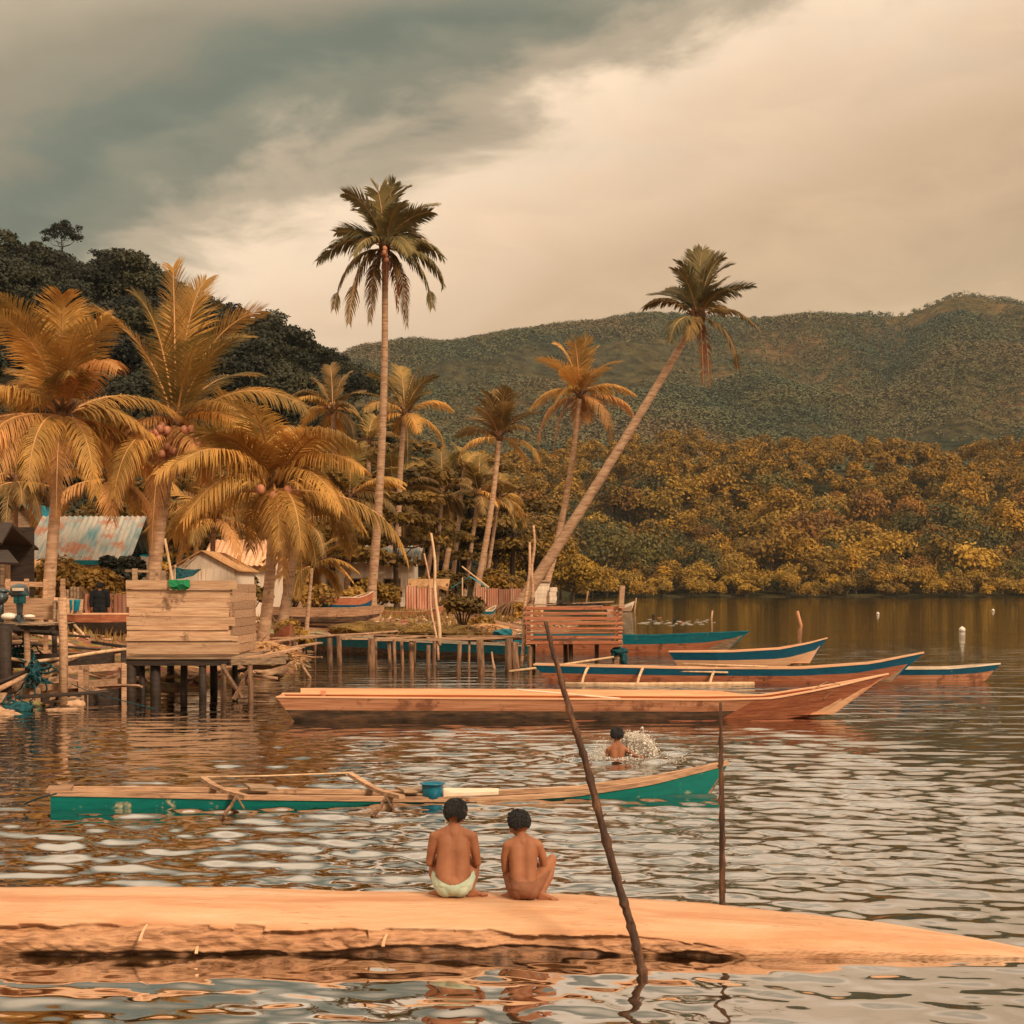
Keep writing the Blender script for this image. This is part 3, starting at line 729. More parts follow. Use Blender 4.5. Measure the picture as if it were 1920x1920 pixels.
palm((693, 1140), (721, 466), tp([(1432, 330), (1505, 545), (1570, 610), (1665, 600), (1830, 620), (1945, 540), (1995, 440), (1985, 290), (1940, 130), (1830, 10), (1690, -5), (1555, 30), (1500, 175), (1775, -10), (1610, 90), (1890, 250), (1790, 560, None, 'f_dead'), (1750, 480, None, 'f_dead'), (1540, 200), (1960, 80)], 0, 350, 2.4),
     66, 'tallest coconut palm, slender straight trunk, standing high against the sky', G2, leaf=1.02, n=64, r0=0.22, r1=0.135, Lf=3.3, bendpx=(10, 0), seed=14, droop=1.0, extra=9, cols=('f_dark', 'f_olive', 'f_dark'), width=0.095, nuts=[(722, 478, 5)])
palm((957, 1142), (1308, 596), tp([(1230, 285), (1330, 195), (1370, 110), (1440, 60), (1530, 65), (1610, 110), (1705, 205), (1730, 395), (1640, 575), (1485, 650, 0, 'f_dead'), (1515, 650, 0.3, 'f_dead'), (1320, 480), (1255, 230), (1480, 50), (1570, 80), (1400, 470), (1610, 300), (1350, 150)], 700, 450, 2.4),
     76, 'coconut palm leaning far out over the water to the right', G2, leaf=1.0, n=60, r0=0.33, r1=0.19, Lf=3.5, bendpx=(-2, 12), seed=17, droop=0.85, extra=2, cols=('f_dark', 'f_olive', 'f_dark'), width=0.095)
G3 = 'coconut palms of the village grove'
palm((1006, 1088), (1087, 742), tp([(710, 750), (745, 545), (820, 470), (900, 445), (1000, 480), (1110, 540), (1165, 700), (1160, 790), (1065, 900), (920, 830), (808, 980, 0, 'f_dead'), (740, 915), (850, 600), (960, 440), (1040, 600), (980, 800)], 700, 450, 2.4),
     84, 'orange-leaved coconut palm growing beside the far-leaning one', G3, leaf=0.95, n=44, r0=0.22, r1=0.14, Lf=3.8, bendpx=(10, 10), seed=21, extra=2, cols=('f_mid', 'f_old', 'f_mid'), width=0.08)
palm((885, 1078), (936, 822), tp([(370, 870), (388, 990), (460, 715), (560, 665), (650, 700), (735, 790), (748, 1005), (705, 1095), (520, 890), (430, 790), (600, 680), (700, 860), (500, 690)], 700, 450, 2.4),
     84, 'coconut palm with a rounded crown and a trunk slanting right above the blue tent', G3, leaf=0.9, n=42, r0=0.20, r1=0.14, Lf=3.6, bendpx=(6, 0), seed=23, extra=2, cols=('f_olive', 'f_mid', 'f_olive'), width=0.08)
palm((748, 1090), (759, 778), tp([(50, 600), (110, 555), (200, 570), (280, 620), (345, 750), (310, 915), (30, 850), (155, 1000, 0, 'f_dark'), (-60, 700), (-20, 600), (90, 860), (260, 700)], 700, 450, 2.4),
     82, 'coconut palm with amber fronds rising just right of the tallest trunk', G3, leaf=0.95, n=42, r0=0.20, r1=0.14, Lf=3.8, bendpx=(-6, 0), seed=25, extra=3, cols=('f_mid', 'f_mid', 'f_young'), width=0.08)
palm((812, 1080), (829, 927), tp([(180, 985), (300, 930), (400, 960), (445, 1100), (400, 1250), (150, 1175), (255, 1310), (350, 1330), (220, 1030)], 700, 450, 2.4),
     95, 'shaded palm with a low dark crown behind the white bamboo', G3, leaf=0.95, n=38, r0=0.18, r1=0.13, Lf=3.8, seed=27, extra=4, cols=('f_olive', 'f_olive', 'f_young'), width=0.09)
palm((868, 1085), (897, 930), tp([(480, 960), (590, 1000), (640, 1120), (640, 1290), (520, 1280), (400, 1100), (420, 1010), (560, 1200)], 700, 450, 2.4),
     98, 'palm with pale arching fronds right of the low dark crown', G3, leaf=0.95, n=38, r0=0.18, r1=0.13, Lf=3.8, seed=29, extra=4, cols=('f_olive', 'f_mid', 'f_young'), width=0.09)
palm((905, 1085), (935, 935), [(975, 905), (960, 960), (985, 985), (900, 910), (890, 980), (940, 885)], 100, 'thin palm with few fronds just left of the leaning trunk', G3, leaf=0.9, n=34, r0=0.16, r1=0.12, Lf=3.2, seed=31, extra=3, cols=('f_olive', 'f_mid', 'f_young'), width=0.09)
palm((640, 1080), (624, 772), tp([(1340, 960), (1400, 860), (1480, 800), (1560, 830), (1650, 930), (1610, 1160), (1340, 1060), (1430, 1160), (1520, 1120), (1620, 1040)], 0, 350, 2.4),
     88, 'brown-green palm between the big golden palms and the tallest trunk', G3, leaf=0.95, n=40, r0=0.2, r1=0.14, Lf=3.8, seed=33, extra=4, cols=('f_olive', 'f_mid', 'f_olive'), width=0.09)
palm((700, 1075), (690, 830), [(650, 790), (630, 850), (700, 775), (745, 800), (755, 860), (665, 890), (720, 900)], 96, 'low olive palm directly behind the tallest trunk', G3, leaf=0.95, n=36, r0=0.2, r1=0.14, Lf=3.6, seed=35, extra=4, cols=('f_olive', 'f_olive', 'f_young'), width=0.09)
palm((845, 1085), (870, 880), [(820, 850), (850, 830), (900, 845), (925, 890), (830, 920), (905, 930)], 103, 'furthest palm of the grove, crown hidden among the others', G3, leaf=0.95, n=34, r0=0.18, r1=0.13, Lf=3.4, seed=37, extra=4, cols=('f_olive', 'f_olive', 'f_young'), width=0.1)
palm((560, 1075), (585, 960), [(545, 935), (575, 900), (640, 925), (650, 975), (540, 1000), (620, 1010)], 70, 'young palm with pale fronds behind the low golden palm', G3, leaf=0.8, n=34, r0=0.15, r1=0.1, Lf=2.6, seed=39, extra=3, cols=('f_mid', 'f_olive', 'f_young'), width=0.08)
for (cx_, cy_, dd_, bx_, r_, cc_, lab) in [(30, 905, 58, 25, 3.0, ('f_mid', 'f_olive', 'f_young'), 'young golden palm behind the blue ridge roof at the left edge'), (205, 900, 56, 215, 3.2, ('f_mid', 'f_old', 'f_olive'), 'golden palm filling the gap between the two tallest near palms'), (428, 880, 60, 420, 3.4, ('f_mid', 'f_olive', 'f_young'), 'ochre palm behind the low spreading golden palm'),
                                        (400, 975, 50, 396, 2.4, ('f_mid', 'f_old', 'f_young'), 'short golden palm just above the white gabled hut'), (655, 935, 72, 650, 3.2, ('f_mid', 'f_olive', 'f_young'), 'bushy golden palm left of the tallest trunk, above the green door house'), (585, 1062, 47, 570, 1.7, ('f_mid', 'f_mid', 'f_young'), 'tiny yellow palm sprouting beside the low golden palm trunk'),
                                        (735, 930, 90, 735, 3.4, ('f_olive', 'f_olive', 'f_young'), 'olive palm right of the tallest trunk, below the amber one')]:
    kk = F / dd_; rq = random.Random(int(cx_)); tt = [(cx_ + math.cos(a) * r_ * .92 * kk * rq.uniform(.8, 1.1), cy_ - (math.sin(a) * .85 + .05) * r_ * kk * rq.uniform(.75, 1.05)) for a in [j * 6.283 / 15 + rq.uniform(-.2, .2) for j in range(15)]]
    palm((bx_, 1090), (cx_, cy_), tt, dd_, lab, G3, leaf=.27 * r_, n=40, r0=.05 * r_, r1=.035 * r_, Lf=r_ * 1.1, seed=int(cx_ + 7), extra=4, cols=cc_, width=.022 * r_ + .012, droop=1.1)
for i, (bx, by, tx, ty, dd, r, lab) in enumerate([(790, 1085, 812, 1010, 92, 0.2, 'bare broken palm trunk nearest the white bamboo'), (823, 1085, 842, 1028, 90, 0.22, 'bare leaning palm stump among the grove trunks'), (900, 1088, 915, 985, 92, 0.15, 'slim bare palm trunk behind the blue tent')]):
    B = P(bx, by, dd); B.z = Hz(B.x, B.y) - 0.1; T_ = P(tx, ty, dd)
    e = empty('palm_stump', B, lab, 'palm stump', 'bare palm trunks')
    m = MB(); m.tube([B.lerp(T_, i / 10) for i in range(11)], [r * (1.2 - 0.5 * i / 10) for i in range(11)], 8, wob=0.1); m.build('trunk', M['bark'], e, True)
# roots at the foot of the leaning palm
B = P(957, 1142, 76)
# ------------------------------------------------------------------ wooded slopes
rgT = np.random.default_rng(5)
mang = [tree_proto('mangrove_tree', w, h, th_, nc, 1500, 0.34, 100 + i, lm, flat=0.85, cr=0.26) for i, (w, h, th_, nc, lm) in enumerate(
    [(9, 9, 1.4, 16, 'mangrove'), (8, 10, 2.5, 14, 'mangrove'), (10, 8, 1.5, 18, 'mangrove_hi'), (7, 11, 3, 12, 'mangrove'), (9, 8, 1.2, 16, 'mangrove'), (6.5, 8, 1.0, 10, 'mangrove_hi'), (11, 9, 2.0, 18, 'mangrove_green'), (9, 10, 2.0, 15, 'mangrove_rust')])]
cand = []
y = 366.0; row = 0
while y < 545:
    sp = 6.6 if y < 385 else 9.6
    x0, x1 = -30 + (y - 366) * -0.05, 720 * 0 + (1960 - 960) * y / F
    x = x0 + rgT.uniform(0, sp)
    while x < x1:
        ysh = float(np.interp(x, [-60, 60, 150, 900], [352, 362, 372, 380])) - 364.5
        cand.append((x + rgT.normal(0, 1.4), y + ysh + rgT.normal(0, 1.0), row)); x += sp * rgT.uniform(0.75, 1.3)
    y += 6.0 if row < 3 else 9.6; row += 1
ind = cand[:290]; rest = cand[290:]
for i, (x, y, rw) in enumerate(ind):
    if shore_dist(np.array([x]), np.array([y]))[0] < -1.0: y += 8
    z = Hz(x, y)
    sc = rgT.uniform(0.7, 1.15) * (0.72 if rw == 0 else (0.95 if rw < 3 else rgT.choice([1.0, 1.25, 1.65])))
    front = rw < 2
    pr = mang[[0, 1, 2, 3, 4, 6, 6, 7, 0, 2][rgT.integers(0, 10)]] if not front else mang[[2, 4, 5, 0, 2, 5][rgT.integers(0, 6)]]
    place_tree(pr, (x, y, z - (2.3 * sc if front else 2.2)), rgT.uniform(0, 6.28), sc,
               'bushy golden brown mangrove tree at the far water edge' if front else 'rounded brown-green tree in the dense far shore wood', group='mangrove trees along the far water edge' if front else 'trees of the far shore wood', sz=rgT.uniform(0.85, 1.2))
# the many more trees higher up the far wood, one mass
def forest_mass(name, pts, w, h, nleaf, size, lm, seed, label=None):
    rg = np.random.default_rng(seed); cs = []; rs = []
    for (x, y, sc) in pts:
        z = Hz(x, y)
        for j in range(5):
            d = rg.normal(size=3); d /= np.linalg.norm(d); d[2] = abs(d[2])
            cs.append((x + d[0] * w * 0.28 * sc, y + d[1] * w * 0.28 * sc, z + h * sc * (0.45 + 0.35 * d[2]))); rs.append(w * 0.25 * sc * rg.uniform(0.7, 1.2))
    V, Fc = leaf_cloud(cs, rs, nleaf, size, rg)
    me = np_mesh(name, V, Fc); o = link_mesh(name, me, M[lm]); o['kind'] = 'stuff'
    if label: o['label'] = label; o['category'] = 'forest'
    return o
forest_mass('far_woods', [(x, y, rgT.uniform(0.9, 1.5)) for x, y, _ in rest], 9, 10, 150000, 0.46, 'mangrove', 71, 'brown-green wood rising behind the far shore trees')
# tree cover of the long ridge
pts = []
X_ = rgT.uniform(-0.16, 0.42, 60000); R_ = 560 + (1500 - 560) * rgT.random(60000) ** 0.75
dens = fbm(X_ * R_, R_, 0.012, 3, 55)
keep = (dens + rgT.normal(0, 0.18, 60000)) > -0.12
X_, R_ = X_[keep][:36000], R_[keep][:36000]
Zs = H(X_ * R_, R_)
cs = np.stack([X_ * R_, R_, Zs + 1.0], 1)
rad = rgT.uniform(1.6, 3.8, len(cs)) * (0.75 + 0.45 * (R_ / 1500))
V, Fc = leaf_cloud(cs, rad, 430000, 0.95, rgT, flat=1.0, hollow=0.85, rough_n=0.18, up=0.7)
o = link_mesh('ridge_forest', np_mesh('ridge_forest', V, Fc), M['hillwood'])
tag(o, 'dark tree cover spread over the long distant ridge', 'forest', kind='stuff')
# tree line on the crest
cx = np.linspace(-0.2, 0.42, 900); cx = cx + rgT.normal(0, 0.0003, 900); cy = 1478 + rgT.uniform(-30, 20, 900)
cs = np.stack([cx * cy, cy, H(cx * cy, cy) + rgT.uniform(0.5, 4.5, 900)], 1)
V, Fc = leaf_cloud(cs, rgT.uniform(1.2, 3.2, 900), 30000, 0.9, rgT, hollow=0.6)
tag(link_mesh('crest_trees', np_mesh('crest_trees', V, Fc), M['hillwood']), 'thin dark row of trees along the distant ridge crest', 'forest', kind='stuff')

# left hill: big rainforest trees
jung = [tree_proto('rainforest_tree', w, h, th_, nc, n_, 0.26, 200 + i, lm, tr=0.3, flat=0.7, cr=cr_) for i, (w, h, th_, nc, n_, cr_, lm) in enumerate(
    [(11, 9, 6, 20, 6500, 0.22, 'jungle'), (9, 8, 7, 16, 5200, 0.22, 'jungle'), (12, 8, 6, 24, 6500, 0.20, 'jungle'), (8, 10, 5, 14, 4500, 0.26, 'jungle'), (8, 6, 4, 14, 4500, 0.24, 'jungle_y')])]
openk = [tree_proto('rainforest_tree', w, h, th_, nc, n_, 0.26, 220 + i, 'jungle', tr=0.22, flat=0.6, cr=0.13, hollow=0.3) for i, (w, h, th_, nc, n_) in enumerate([(11, 9, 8, 30, 2600), (12, 8, 6, 38, 3600), (7, 9, 6, 22, 2600)])]
n_j = 0
for ring, y in enumerate([96, 106, 116, 126, 136, 146, 156, 166, 176, 186, 196, 206, 216, 226]):
    x = (-40 - 960) * y / F
    while True:
        px = 960 + F * x / y
        if px > 880: break
        z = Hz(x, y)
        sc = rgT.uniform(0.62, 1.0) * (0.8 if ring < 2 else 1)
        if z > 2.5 or ring > 3:
            pr = jung[rgT.integers(0, 4)] if rgT.random() > (0.30 if ring < 4 else 0.05) else jung[4]
            yj = y + rgT.normal(0, 3)
            place_tree(pr, (x, yj, Hz(x, yj) - 3.2 * sc), rgT.uniform(0, 6.28), sc, 'dark broadleaf tree in the wood on the left hill', group='dark trees of the left hill')
            n_j += 1
        x += rgT.uniform(4.6, 7.0)
print('jungle', n_j)
for (px, topy, k, sc, lab) in [(40, 376, 2, 1.0, 'thin dark tree standing out highest at the left end of the hill'), (118, 388, 0, 0.62, 'small feathery tree on the hilltop, sky showing through'), (210, 432, 0, 0.72, 'open feathery tree on the hill crest, above the upright palm fronds'),
                               (300, 462, 2, 0.9, 'dark tree with a ragged top on the falling hill crest'), (520, 590, 1, 0.95, 'open-crowned tree whose branches show against the pale sky'), (575, 612, 1, 0.7, 'lacy open-crowned tree at the lower end of the hill'), (640, 662, 1, 0.45, 'lowest dark tree where the hill meets the far ridge')]:
    d_ = 205 if px < 400 else 190
    x = (px - 960) * d_ / F; pr = openk[k]; hh = {0: 17, 1: 14, 2: 17}[k] * sc
    zt = CH + (HY - topy) * d_ / F
    place_tree(pr, (x, d_, max(zt - hh, Hz(x, d_) - 2)), rgT.uniform(0, 6.28), sc, lab, group='open-crowned trees on the hill crest')

# trees and bushes of the village
rd = random.Random(4)
lay = [tree_proto('almond_tree', 8, 5.0, 3.5, 26, 5200, 0.17, 300 + i, 'layer', tr=0.2, flat=0.30, cr=0.20, layered=True, up=0.9) for i in range(3)]
for (px, by, d_, sc, lab) in [(620, 1100, 72, 0.95, 'layered almond tree in front of the white house with the green door'), (745, 1100, 76, 0.85, 'layered almond tree just right of the tallest palm trunk'), (690, 1085, 92, 1.4, 'tall layered tree behind the tallest palm trunk'),
                              (800, 1085, 98, 1.0, 'layered tree with flat ochre branches behind the white bamboo'), (255, 1090, 62, 0.8, 'dark layered tree hidden behind the tallest near palm'), (960, 1085, 120, 1.3, 'layered tree behind the leaning palm'), (870, 1085, 125, 1.4, 'broad olive tree at the back of the palm grove')]:
    B = P(px, by, d_); B.z = Hz(B.x, B.y)
    place_tree(lay[rd.randrange(3)], B - Vector((0, 0, 0.2)), rd.uniform(0, 6), sc, lab, group='layered trees of the village')
midt = [tree_proto('broadleaf_tree', 9, 8, 3, 16, 4200, 0.24, 320 + i, lm, flat=0.8, cr=0.25) for i, lm in enumerate(['mangrove', 'jungle_y', 'mangrove_hi'])]
GR = 'green-brown trees behind the village'
for (px, by, d_, sc, k, lab) in [(1075, 1118, 180, 0.82, 2, 'round golden tree at the water edge right of the leaning palm'), (990, 1110, 150, 0.9, 0, 'olive tree behind the foot of the leaning palm'), (1110, 1118, 230, 0.75, 0, 'low brown tree right behind the round golden one'), (930, 1095, 130, 0.75, 1, 'dark olive tree behind the slanting grove trunk'), (1000, 1100, 190, 1.3, 1, 'high dark tree between the two leaning trunks'),
                                 (780, 1090, 110, 0.8, 1, 'olive tree behind the amber palm'), (660, 1085, 112, 0.9, 0, 'brown-green tree left of the tallest trunk, behind the houses'), (560, 1085, 95, 0.7, 1, 'olive tree behind the low golden palm'), (880, 1090, 150, 1.1, 0, 'tall tree closing the back of the grove'), (470, 1080, 100, 0.8, 1, 'dark ochre tree between the big near palms'),
                                 (30, 1060, 75, 0.55, 2, 'sunlit golden tree behind the blue ridge roof'), (330, 1080, 82, 0.75, 1, 'ochre tree behind the coconut clusters'), (180, 1070, 84, 0.7, 1, 'olive tree between the two tallest near palms'), (1050, 1118, 235, 1.0, 1, 'dark tree behind the round golden one')]:
    B = P(px, by, d_); B.z = max(Hz(B.x, B.y), -0.2)
    place_tree(midt[k], B - Vector((0, 0, 1.2)), rd.uniform(0, 6), sc, lab, group=GR)
def bush(px, py, d_, w, h, lm, label, n=1600, size=0.09, z=None, seed=1, big=False):
    c = P(px, py, d_); c.z = Hz(c.x, c.y) if z is None else z
    e = empty('leafy_bush', c, label, 'bush', 'bushes between the houses')
    cm, cs = crown_mesh('foliage', w, h, 0.05, 12, n, size, seed, flat=0.8, cr=0.24, up=0.6)
    link_mesh('foliage', cm, M[lm], e)
    m = MB()
    for k in cs[:8]: m.tube([(0, 0, -0.1), (k[0] * 0.5, k[1] * 0.5, k[2] * 0.5), k], [0.04, 0.03, 0.012], 5)
    me = bpy.data.meshes.new('stem'); me.from_pydata([tuple(p) for p in m.v], [], m.f); link_mesh('stem', me, M['bark_dark'], e)
    return e
bush(150, 1090, 44, 2.6, 2.2, 'bush', 'golden leafy bush in front of the white house wall', 3200, 0.085, seed=41)
bush(105, 1090, 46, 1.6, 1.5, 'bush', 'yellow bush against the palm trunk furthest left', 1600, 0.085, seed=42)
bush(40, 1060, 47, 1.8, 2.2, 'bush', 'ochre bush between the thatched lean-to and the dark hut', 1500, 0.08, seed=43)
bush(225, 1060, 50, 1.6, 3.2, 'bush_dark', 'dark bush left of the tallest near palm trunk', 2400, 0.12, seed=44)
bush(215, 1100, 42, 1.3, 1.3, 'bush', 'low yellow bush behind the person in black', 1300, 0.07, seed=45)
bush(350, 1060, 52, 1.4, 3.0, 'bush_dark', 'dark bush behind the white gabled hut', 1800, 0.12, seed=46)
bush(868, 1150, 53, 1.6, 1.5, 'layer', 'broad-leaved green shrub behind the blue boat, above the grass heaps', 900, 0.12, seed=47)
bush(902, 1160, 52.5, 1.0, 0.7, 'bush', 'low yellow-green shrub right of the broad-leaved one', 600, 0.11, seed=48)
bush(545, 1130, 42, 1.5, 0.9, 'bush', 'yellow weeds beside the beached red and blue boat', 1100, 0.07, seed=49)
bush(985, 1092, 66, 1.2, 1.0, 'bush', 'small yellow bush by the rusty fence under the leaning palm', 700, 0.09, seed=50)
bush(600, 1095, 60, 1.8, 1.3, 'bush', 'scrubby bush in front of the village houses', 1300, 0.08, seed=51)
for (px, py, d_, w_, h_, lm_, lab) in [(300, 1060, 55, 2.4, 2.2, 'bush', 'golden bush between the tin roof house and the white gabled hut'), (455, 1080, 52, 2.0, 2.0, 'layer', 'green-brown bush right of the white gabled hut'), (545, 1080, 66, 3.0, 2.2, 'bush', 'wide ochre bush left of the green door house'), (700, 1095, 70, 2.6, 1.6, 'layer', 'low olive bush in front of the green door house windows'),
                                   (650, 1098, 66, 1.8, 1.1, 'bush', 'yellow bush above the red and teal beached boat'), (830, 1095, 82, 3.0, 2.4, 'layer', 'olive bush left of the blue tent'), (940, 1092, 90, 3.4, 2.4, 'bush', 'ochre bush right of the blue tent'), (5, 1075, 40, 1.6, 1.6, 'bush', 'ochre bush showing over the dark open hut'), (268, 1085, 40, 1.4, 1.0, 'bush', 'small golden bush peeping over the left corner of the stilt hut'), (775, 1092, 86, 2.6, 2.0, 'bush', 'golden bush behind the thatched shelter')]:
    bush(px, py, d_, w_, h_, lm_, lab, int(900 * w_), .085 + d_ * .0008, seed=int(px + 3))
# grass on the bank, and washed-up litter
def scatter_land(n, x0, x1, y0, y1, smin, smax, rg):
    x = rg.uniform(x0, x1, n); y = rg.uniform(y0, y1, n); s = shore_dist(x, y); k = (s > smin) & (s < smax) & (fbm(x, y, 0.5, 2, 77) > -0.1)
    x, y = x[k], y[k]; return x, y, H(x, y)
gx, gy, gz = scatter_land(26000, -20, 4, 27, 80, 2.5, 40, rgT)
n = len(gx); a = rgT.uniform(0, 6.28, n); hh = rgT.uniform(0.06, 0.28, n); w_ = 0.012 + 0.0005 * gy
b0 = np.stack([gx - np.cos(a) * w_, gy - np.sin(a) * w_, gz - 0.02], 1); b1 = np.stack([gx + np.cos(a) * w_, gy + np.sin(a) * w_, gz - 0.02], 1)
t1 = np.stack([gx + rgT.normal(0, .05, n), gy + rgT.normal(0, .05, n), gz + hh], 1)
V = np.stack([b0, b1, t1], 1).reshape(-1, 3)
tag(link_mesh('bank_grass', np_mesh('bank_grass', V, np.arange(n * 3).reshape(-1, 3), 3), M['grassy']), 'tufts of dry yellow grass over the bank', 'grass', kind='stuff')
gx, gy, gz = scatter_land(9000, -20, 4, 20, 75, 0.0, 5.5, rgT)
n = len(gx); mb_v = []; 
a = rgT.uniform(0, 6.28, n); L = rgT.uniform(0.04, 0.22, n); w_ = rgT.uniform(0.012, 0.05, n); 
d1 = np.stack([np.cos(a) * L, np.sin(a) * L, rgT.normal(0, 0.3, n) * L], 1); d2 = np.stack([-np.sin(a) * w_, np.cos(a) * w_, rgT.normal(0, 0.6, n) * w_], 1)
c = np.stack([gx, gy, gz + 0.03], 1)
V = np.stack([c - d1, c + d2, c + d1, c - d2], 1).reshape(-1, 3)
M['litter'] = mat('shore_litter', (0.55, 0.33, 0.18), (0.16, 0.085, 0.045), (0.70, 0.52, 0.36), scale=3.0, rough=0.9, bump=0)
tag(link_mesh('shore_litter', np_mesh('shore_litter', V, np.arange(n * 4).reshape(-1, 4)), M['litter']), 'leaf and wood litter washed up along the bank', 'litter', kind='stuff')

# ------------------------------------------------------------------ houses
def corrugated(mb, a, b, c, d, nwave=24, amp=0.03, mi=0, th=0.01):
    """sheet between a-b (one edge) and d-c (the opposite edge); ridges run from a to d"""
    a, b, c, d = map(Vector, (a, b, c, d)); nr = (b - a).cross(d - a).normalized(); rows = []
    for j in range(2):
        p, q = (a, b) if j == 0 else (d, c)
        rows.append([p.lerp(q, i / (nwave * 4)) + nr * amp * math.sin(i / 4 * 2 * math.pi) for i in range(nwave * 4 + 1)])
    mb.sheet(rows, th, mi)
def board_wall(mb, p0, p1, z0, z1, nb, th=0.03, mi=0, gap=0.01, jit=0.02, ztop=None):
    """vertical boards from p0 to p1"""
    p0 = Vector((p0[0], p0[1], 0)); p1 = Vector((p1[0], p1[1], 0)); v = (p1 - p0); L = v.length; rz = math.atan2(v.y, v.x)
    for i in range(nb):
        c = p0 + v * ((i + 0.5) / nb); zt = ztop((i + 0.5) / nb) if ztop else z1 + random.uniform(-jit, jit)
        mb.box((c.x, c.y + random.uniform(-0.004, 0.004), (z0 + zt) / 2), (L / nb - gap, th, zt - z0), rz=rz, mi=mi)
def house(name, label, cat, x0, x1, y0, y1, zb, ze, zr, roofm, wallm, openings=(), ridge_x=True, group='village houses', over=0.35, fascia=None):
    """plank house with a gabled sheet roof; openings = (x, z0, z1, w, kind) in the front wall"""
    e = empty(name, ((x0 + x1) / 2, (y0 + y1) / 2, zb), label, cat, group)
    w = MB(); nb = max(6, int((x1 - x0) / 0.22)); bw = (x1 - x0) / nb
    for i in range(nb):
        cx = x0 + (i + 0.5) * bw; segs = [(zb, ze)]
        for (ox, oz0, oz1, ow, kd) in openings:
            if abs(cx - ox) < ow / 2: segs = [(a, b) for a, b in ((zb, oz0), (oz1, ze)) if b - a > 0.02]
        for (a, b) in segs: w.box((cx, y0 + random.uniform(-.004, .004), (a + b) / 2), (bw - 0.008, 0.03, b - a))
    w.box((x0, (y0 + y1) / 2, (zb + ze) / 2), (0.03, y1 - y0, ze - zb)); w.box((x1, (y0 + y1) / 2, (zb + ze) / 2), (0.03, y1 - y0, ze - zb))
    w.box(((x0 + x1) / 2, y1, (zb + ze) / 2), (x1 - x0, 0.03, ze - zb))
    if not ridge_x:
        xm = (x0 + x1) / 2
        for yy_ in (y0, y1):
            w.add([(x0, yy_ - .015, ze), (x1, yy_ - .015, ze), (xm, yy_ - .015, zr - 0.05), (x0, yy_ + .015, ze), (x1, yy_ + .015, ze), (xm, yy_ + .015, zr - 0.05)], [(0, 1, 2), (5, 4, 3), (0, 3, 4, 1), (1, 4, 5, 2), (2, 5, 3, 0)])
    w.build('wall', M[wallm], e)
    r = MB()
    if ridge_x:
        ym = (y0 + y1) / 2; o = over
        zo = ze - o * (zr - ze) / (ym - y0)
        corrugated(r, (x0 - o, y0 - o, zo), (x1 + o, y0 - o, zo), (x1 + o, ym, zr), (x0 - o, ym, zr), int((x1 - x0) / 0.16))
        corrugated(r, (x0 - o, ym + .02, zr), (x1 + o, ym + .02, zr), (x1 + o, y1 + o, zo), (x0 - o, y1 + o, zo), int((x1 - x0) / 0.16))
    else:
        xm = (x0 + x1) / 2; o = over; zo = ze - o * (zr - ze) / (xm - x0)
        corrugated(r, (x0 - o, y1 + o, zo), (x0 - o, y0 - o, zo), (xm, y0 - o, zr), (xm, y1 + o, zr), int((y1 - y0) / 0.16))
        corrugated(r, (xm + .02, y1 + o, zr), (xm + .02, y0 - o, zr), (x1 + o, y0 - o, zo), (x1 + o, y1 + o, zo), int((y1 - y0) / 0.16))
    ro = r.build('roof', M[roofm], e, False)
    if fascia:
        f = MB(); f.box(((x0 + x1) / 2, y0 - over - 0.02, ze - 0.28), (x1 - x0 + 2 * over, 0.03, 0.16)); f.build('fascia', M[fascia], e)
    for (ox, oz0, oz1, ow, kd) in openings:
        f = MB(); f.box((ox - ow / 2, y0 - 0.03, (oz0 + oz1) / 2), (0.06, 0.05, oz1 - oz0)); f.box((ox + ow / 2, y0 - 0.03, (oz0 + oz1) / 2), (0.06, 0.05, oz1 - oz0)); f.box((ox, y0 - 0.03, oz1 + 0.03), (ow + .06, 0.05, 0.06))
        if kd == 'window': f.box((ox, y0 - 0.03, oz0 - 0.03), (ow + .06, 0.05, 0.06)); f.box((ox, y0 - 0.02, (oz0 + oz1) / 2), (0.03, 0.03, oz1 - oz0))
        fo = f.build('window_frame' if kd == 'window' else 'door_frame', M['grey_wood'], e)
        g = MB(); g.box((ox, y0 + 0.25, (oz0 + oz1) / 2), (ow, 0.02, oz1 - oz0))
        g.build('shutter' if kd == 'window' else 'door', M['green' if kd == 'greendoor' else 'dark_wood'], fo)
    return e
def X_(px, d): return (px - 960) * d / F
def Z_(py, d): return CH - (py - HY) * d / F
house('tin_roof_house', 'white plank house under a streaked rusty and teal corrugated roof', 'house', X_(60, 50), X_(232, 50), 50, 54, 0.9, Z_(1040, 50), Z_(968, 52), 'zinc', 'white_wall', [(X_(216, 50), 0.9, Z_(1042, 50) - .2, 0.42, 'door'), (X_(190, 50), 2.0, 2.6, 0.5, 'window')], over=0.3, fascia='bluesheet')
house('blue_ridge_house', 'house with a bright blue gable roof at the upper left behind the tin roof', 'house', X_(10, 64), X_(80, 64), 64, 67, 1.2, Z_(985, 64), Z_(945, 65), 'bluesheet', 'grey_wood', [(X_(45, 64), 3.0, 4.2, 0.8, 'window')], ridge_x=False)
house('plank_shed', 'small shed with a rusty corrugated side right of the dark doorway', 'shed', X_(230, 53), X_(262, 53), 53, 56, 0.9, Z_(1046, 53), Z_(1030, 54), 'bluesheet', 'rust', [], over=0.25)
house('white_gabled_hut', 'white gabled hut of upright boards behind the plank hut on stilts', 'hut', X_(318, 47), X_(440, 47), 47, 50.5, 0.9, Z_(1066, 47), Z_(1033, 47), 'thatch', 'white_wall', [(X_(336, 47), 1.3, 2.2, 0.35, 'window')], ridge_x=False, over=0.15)
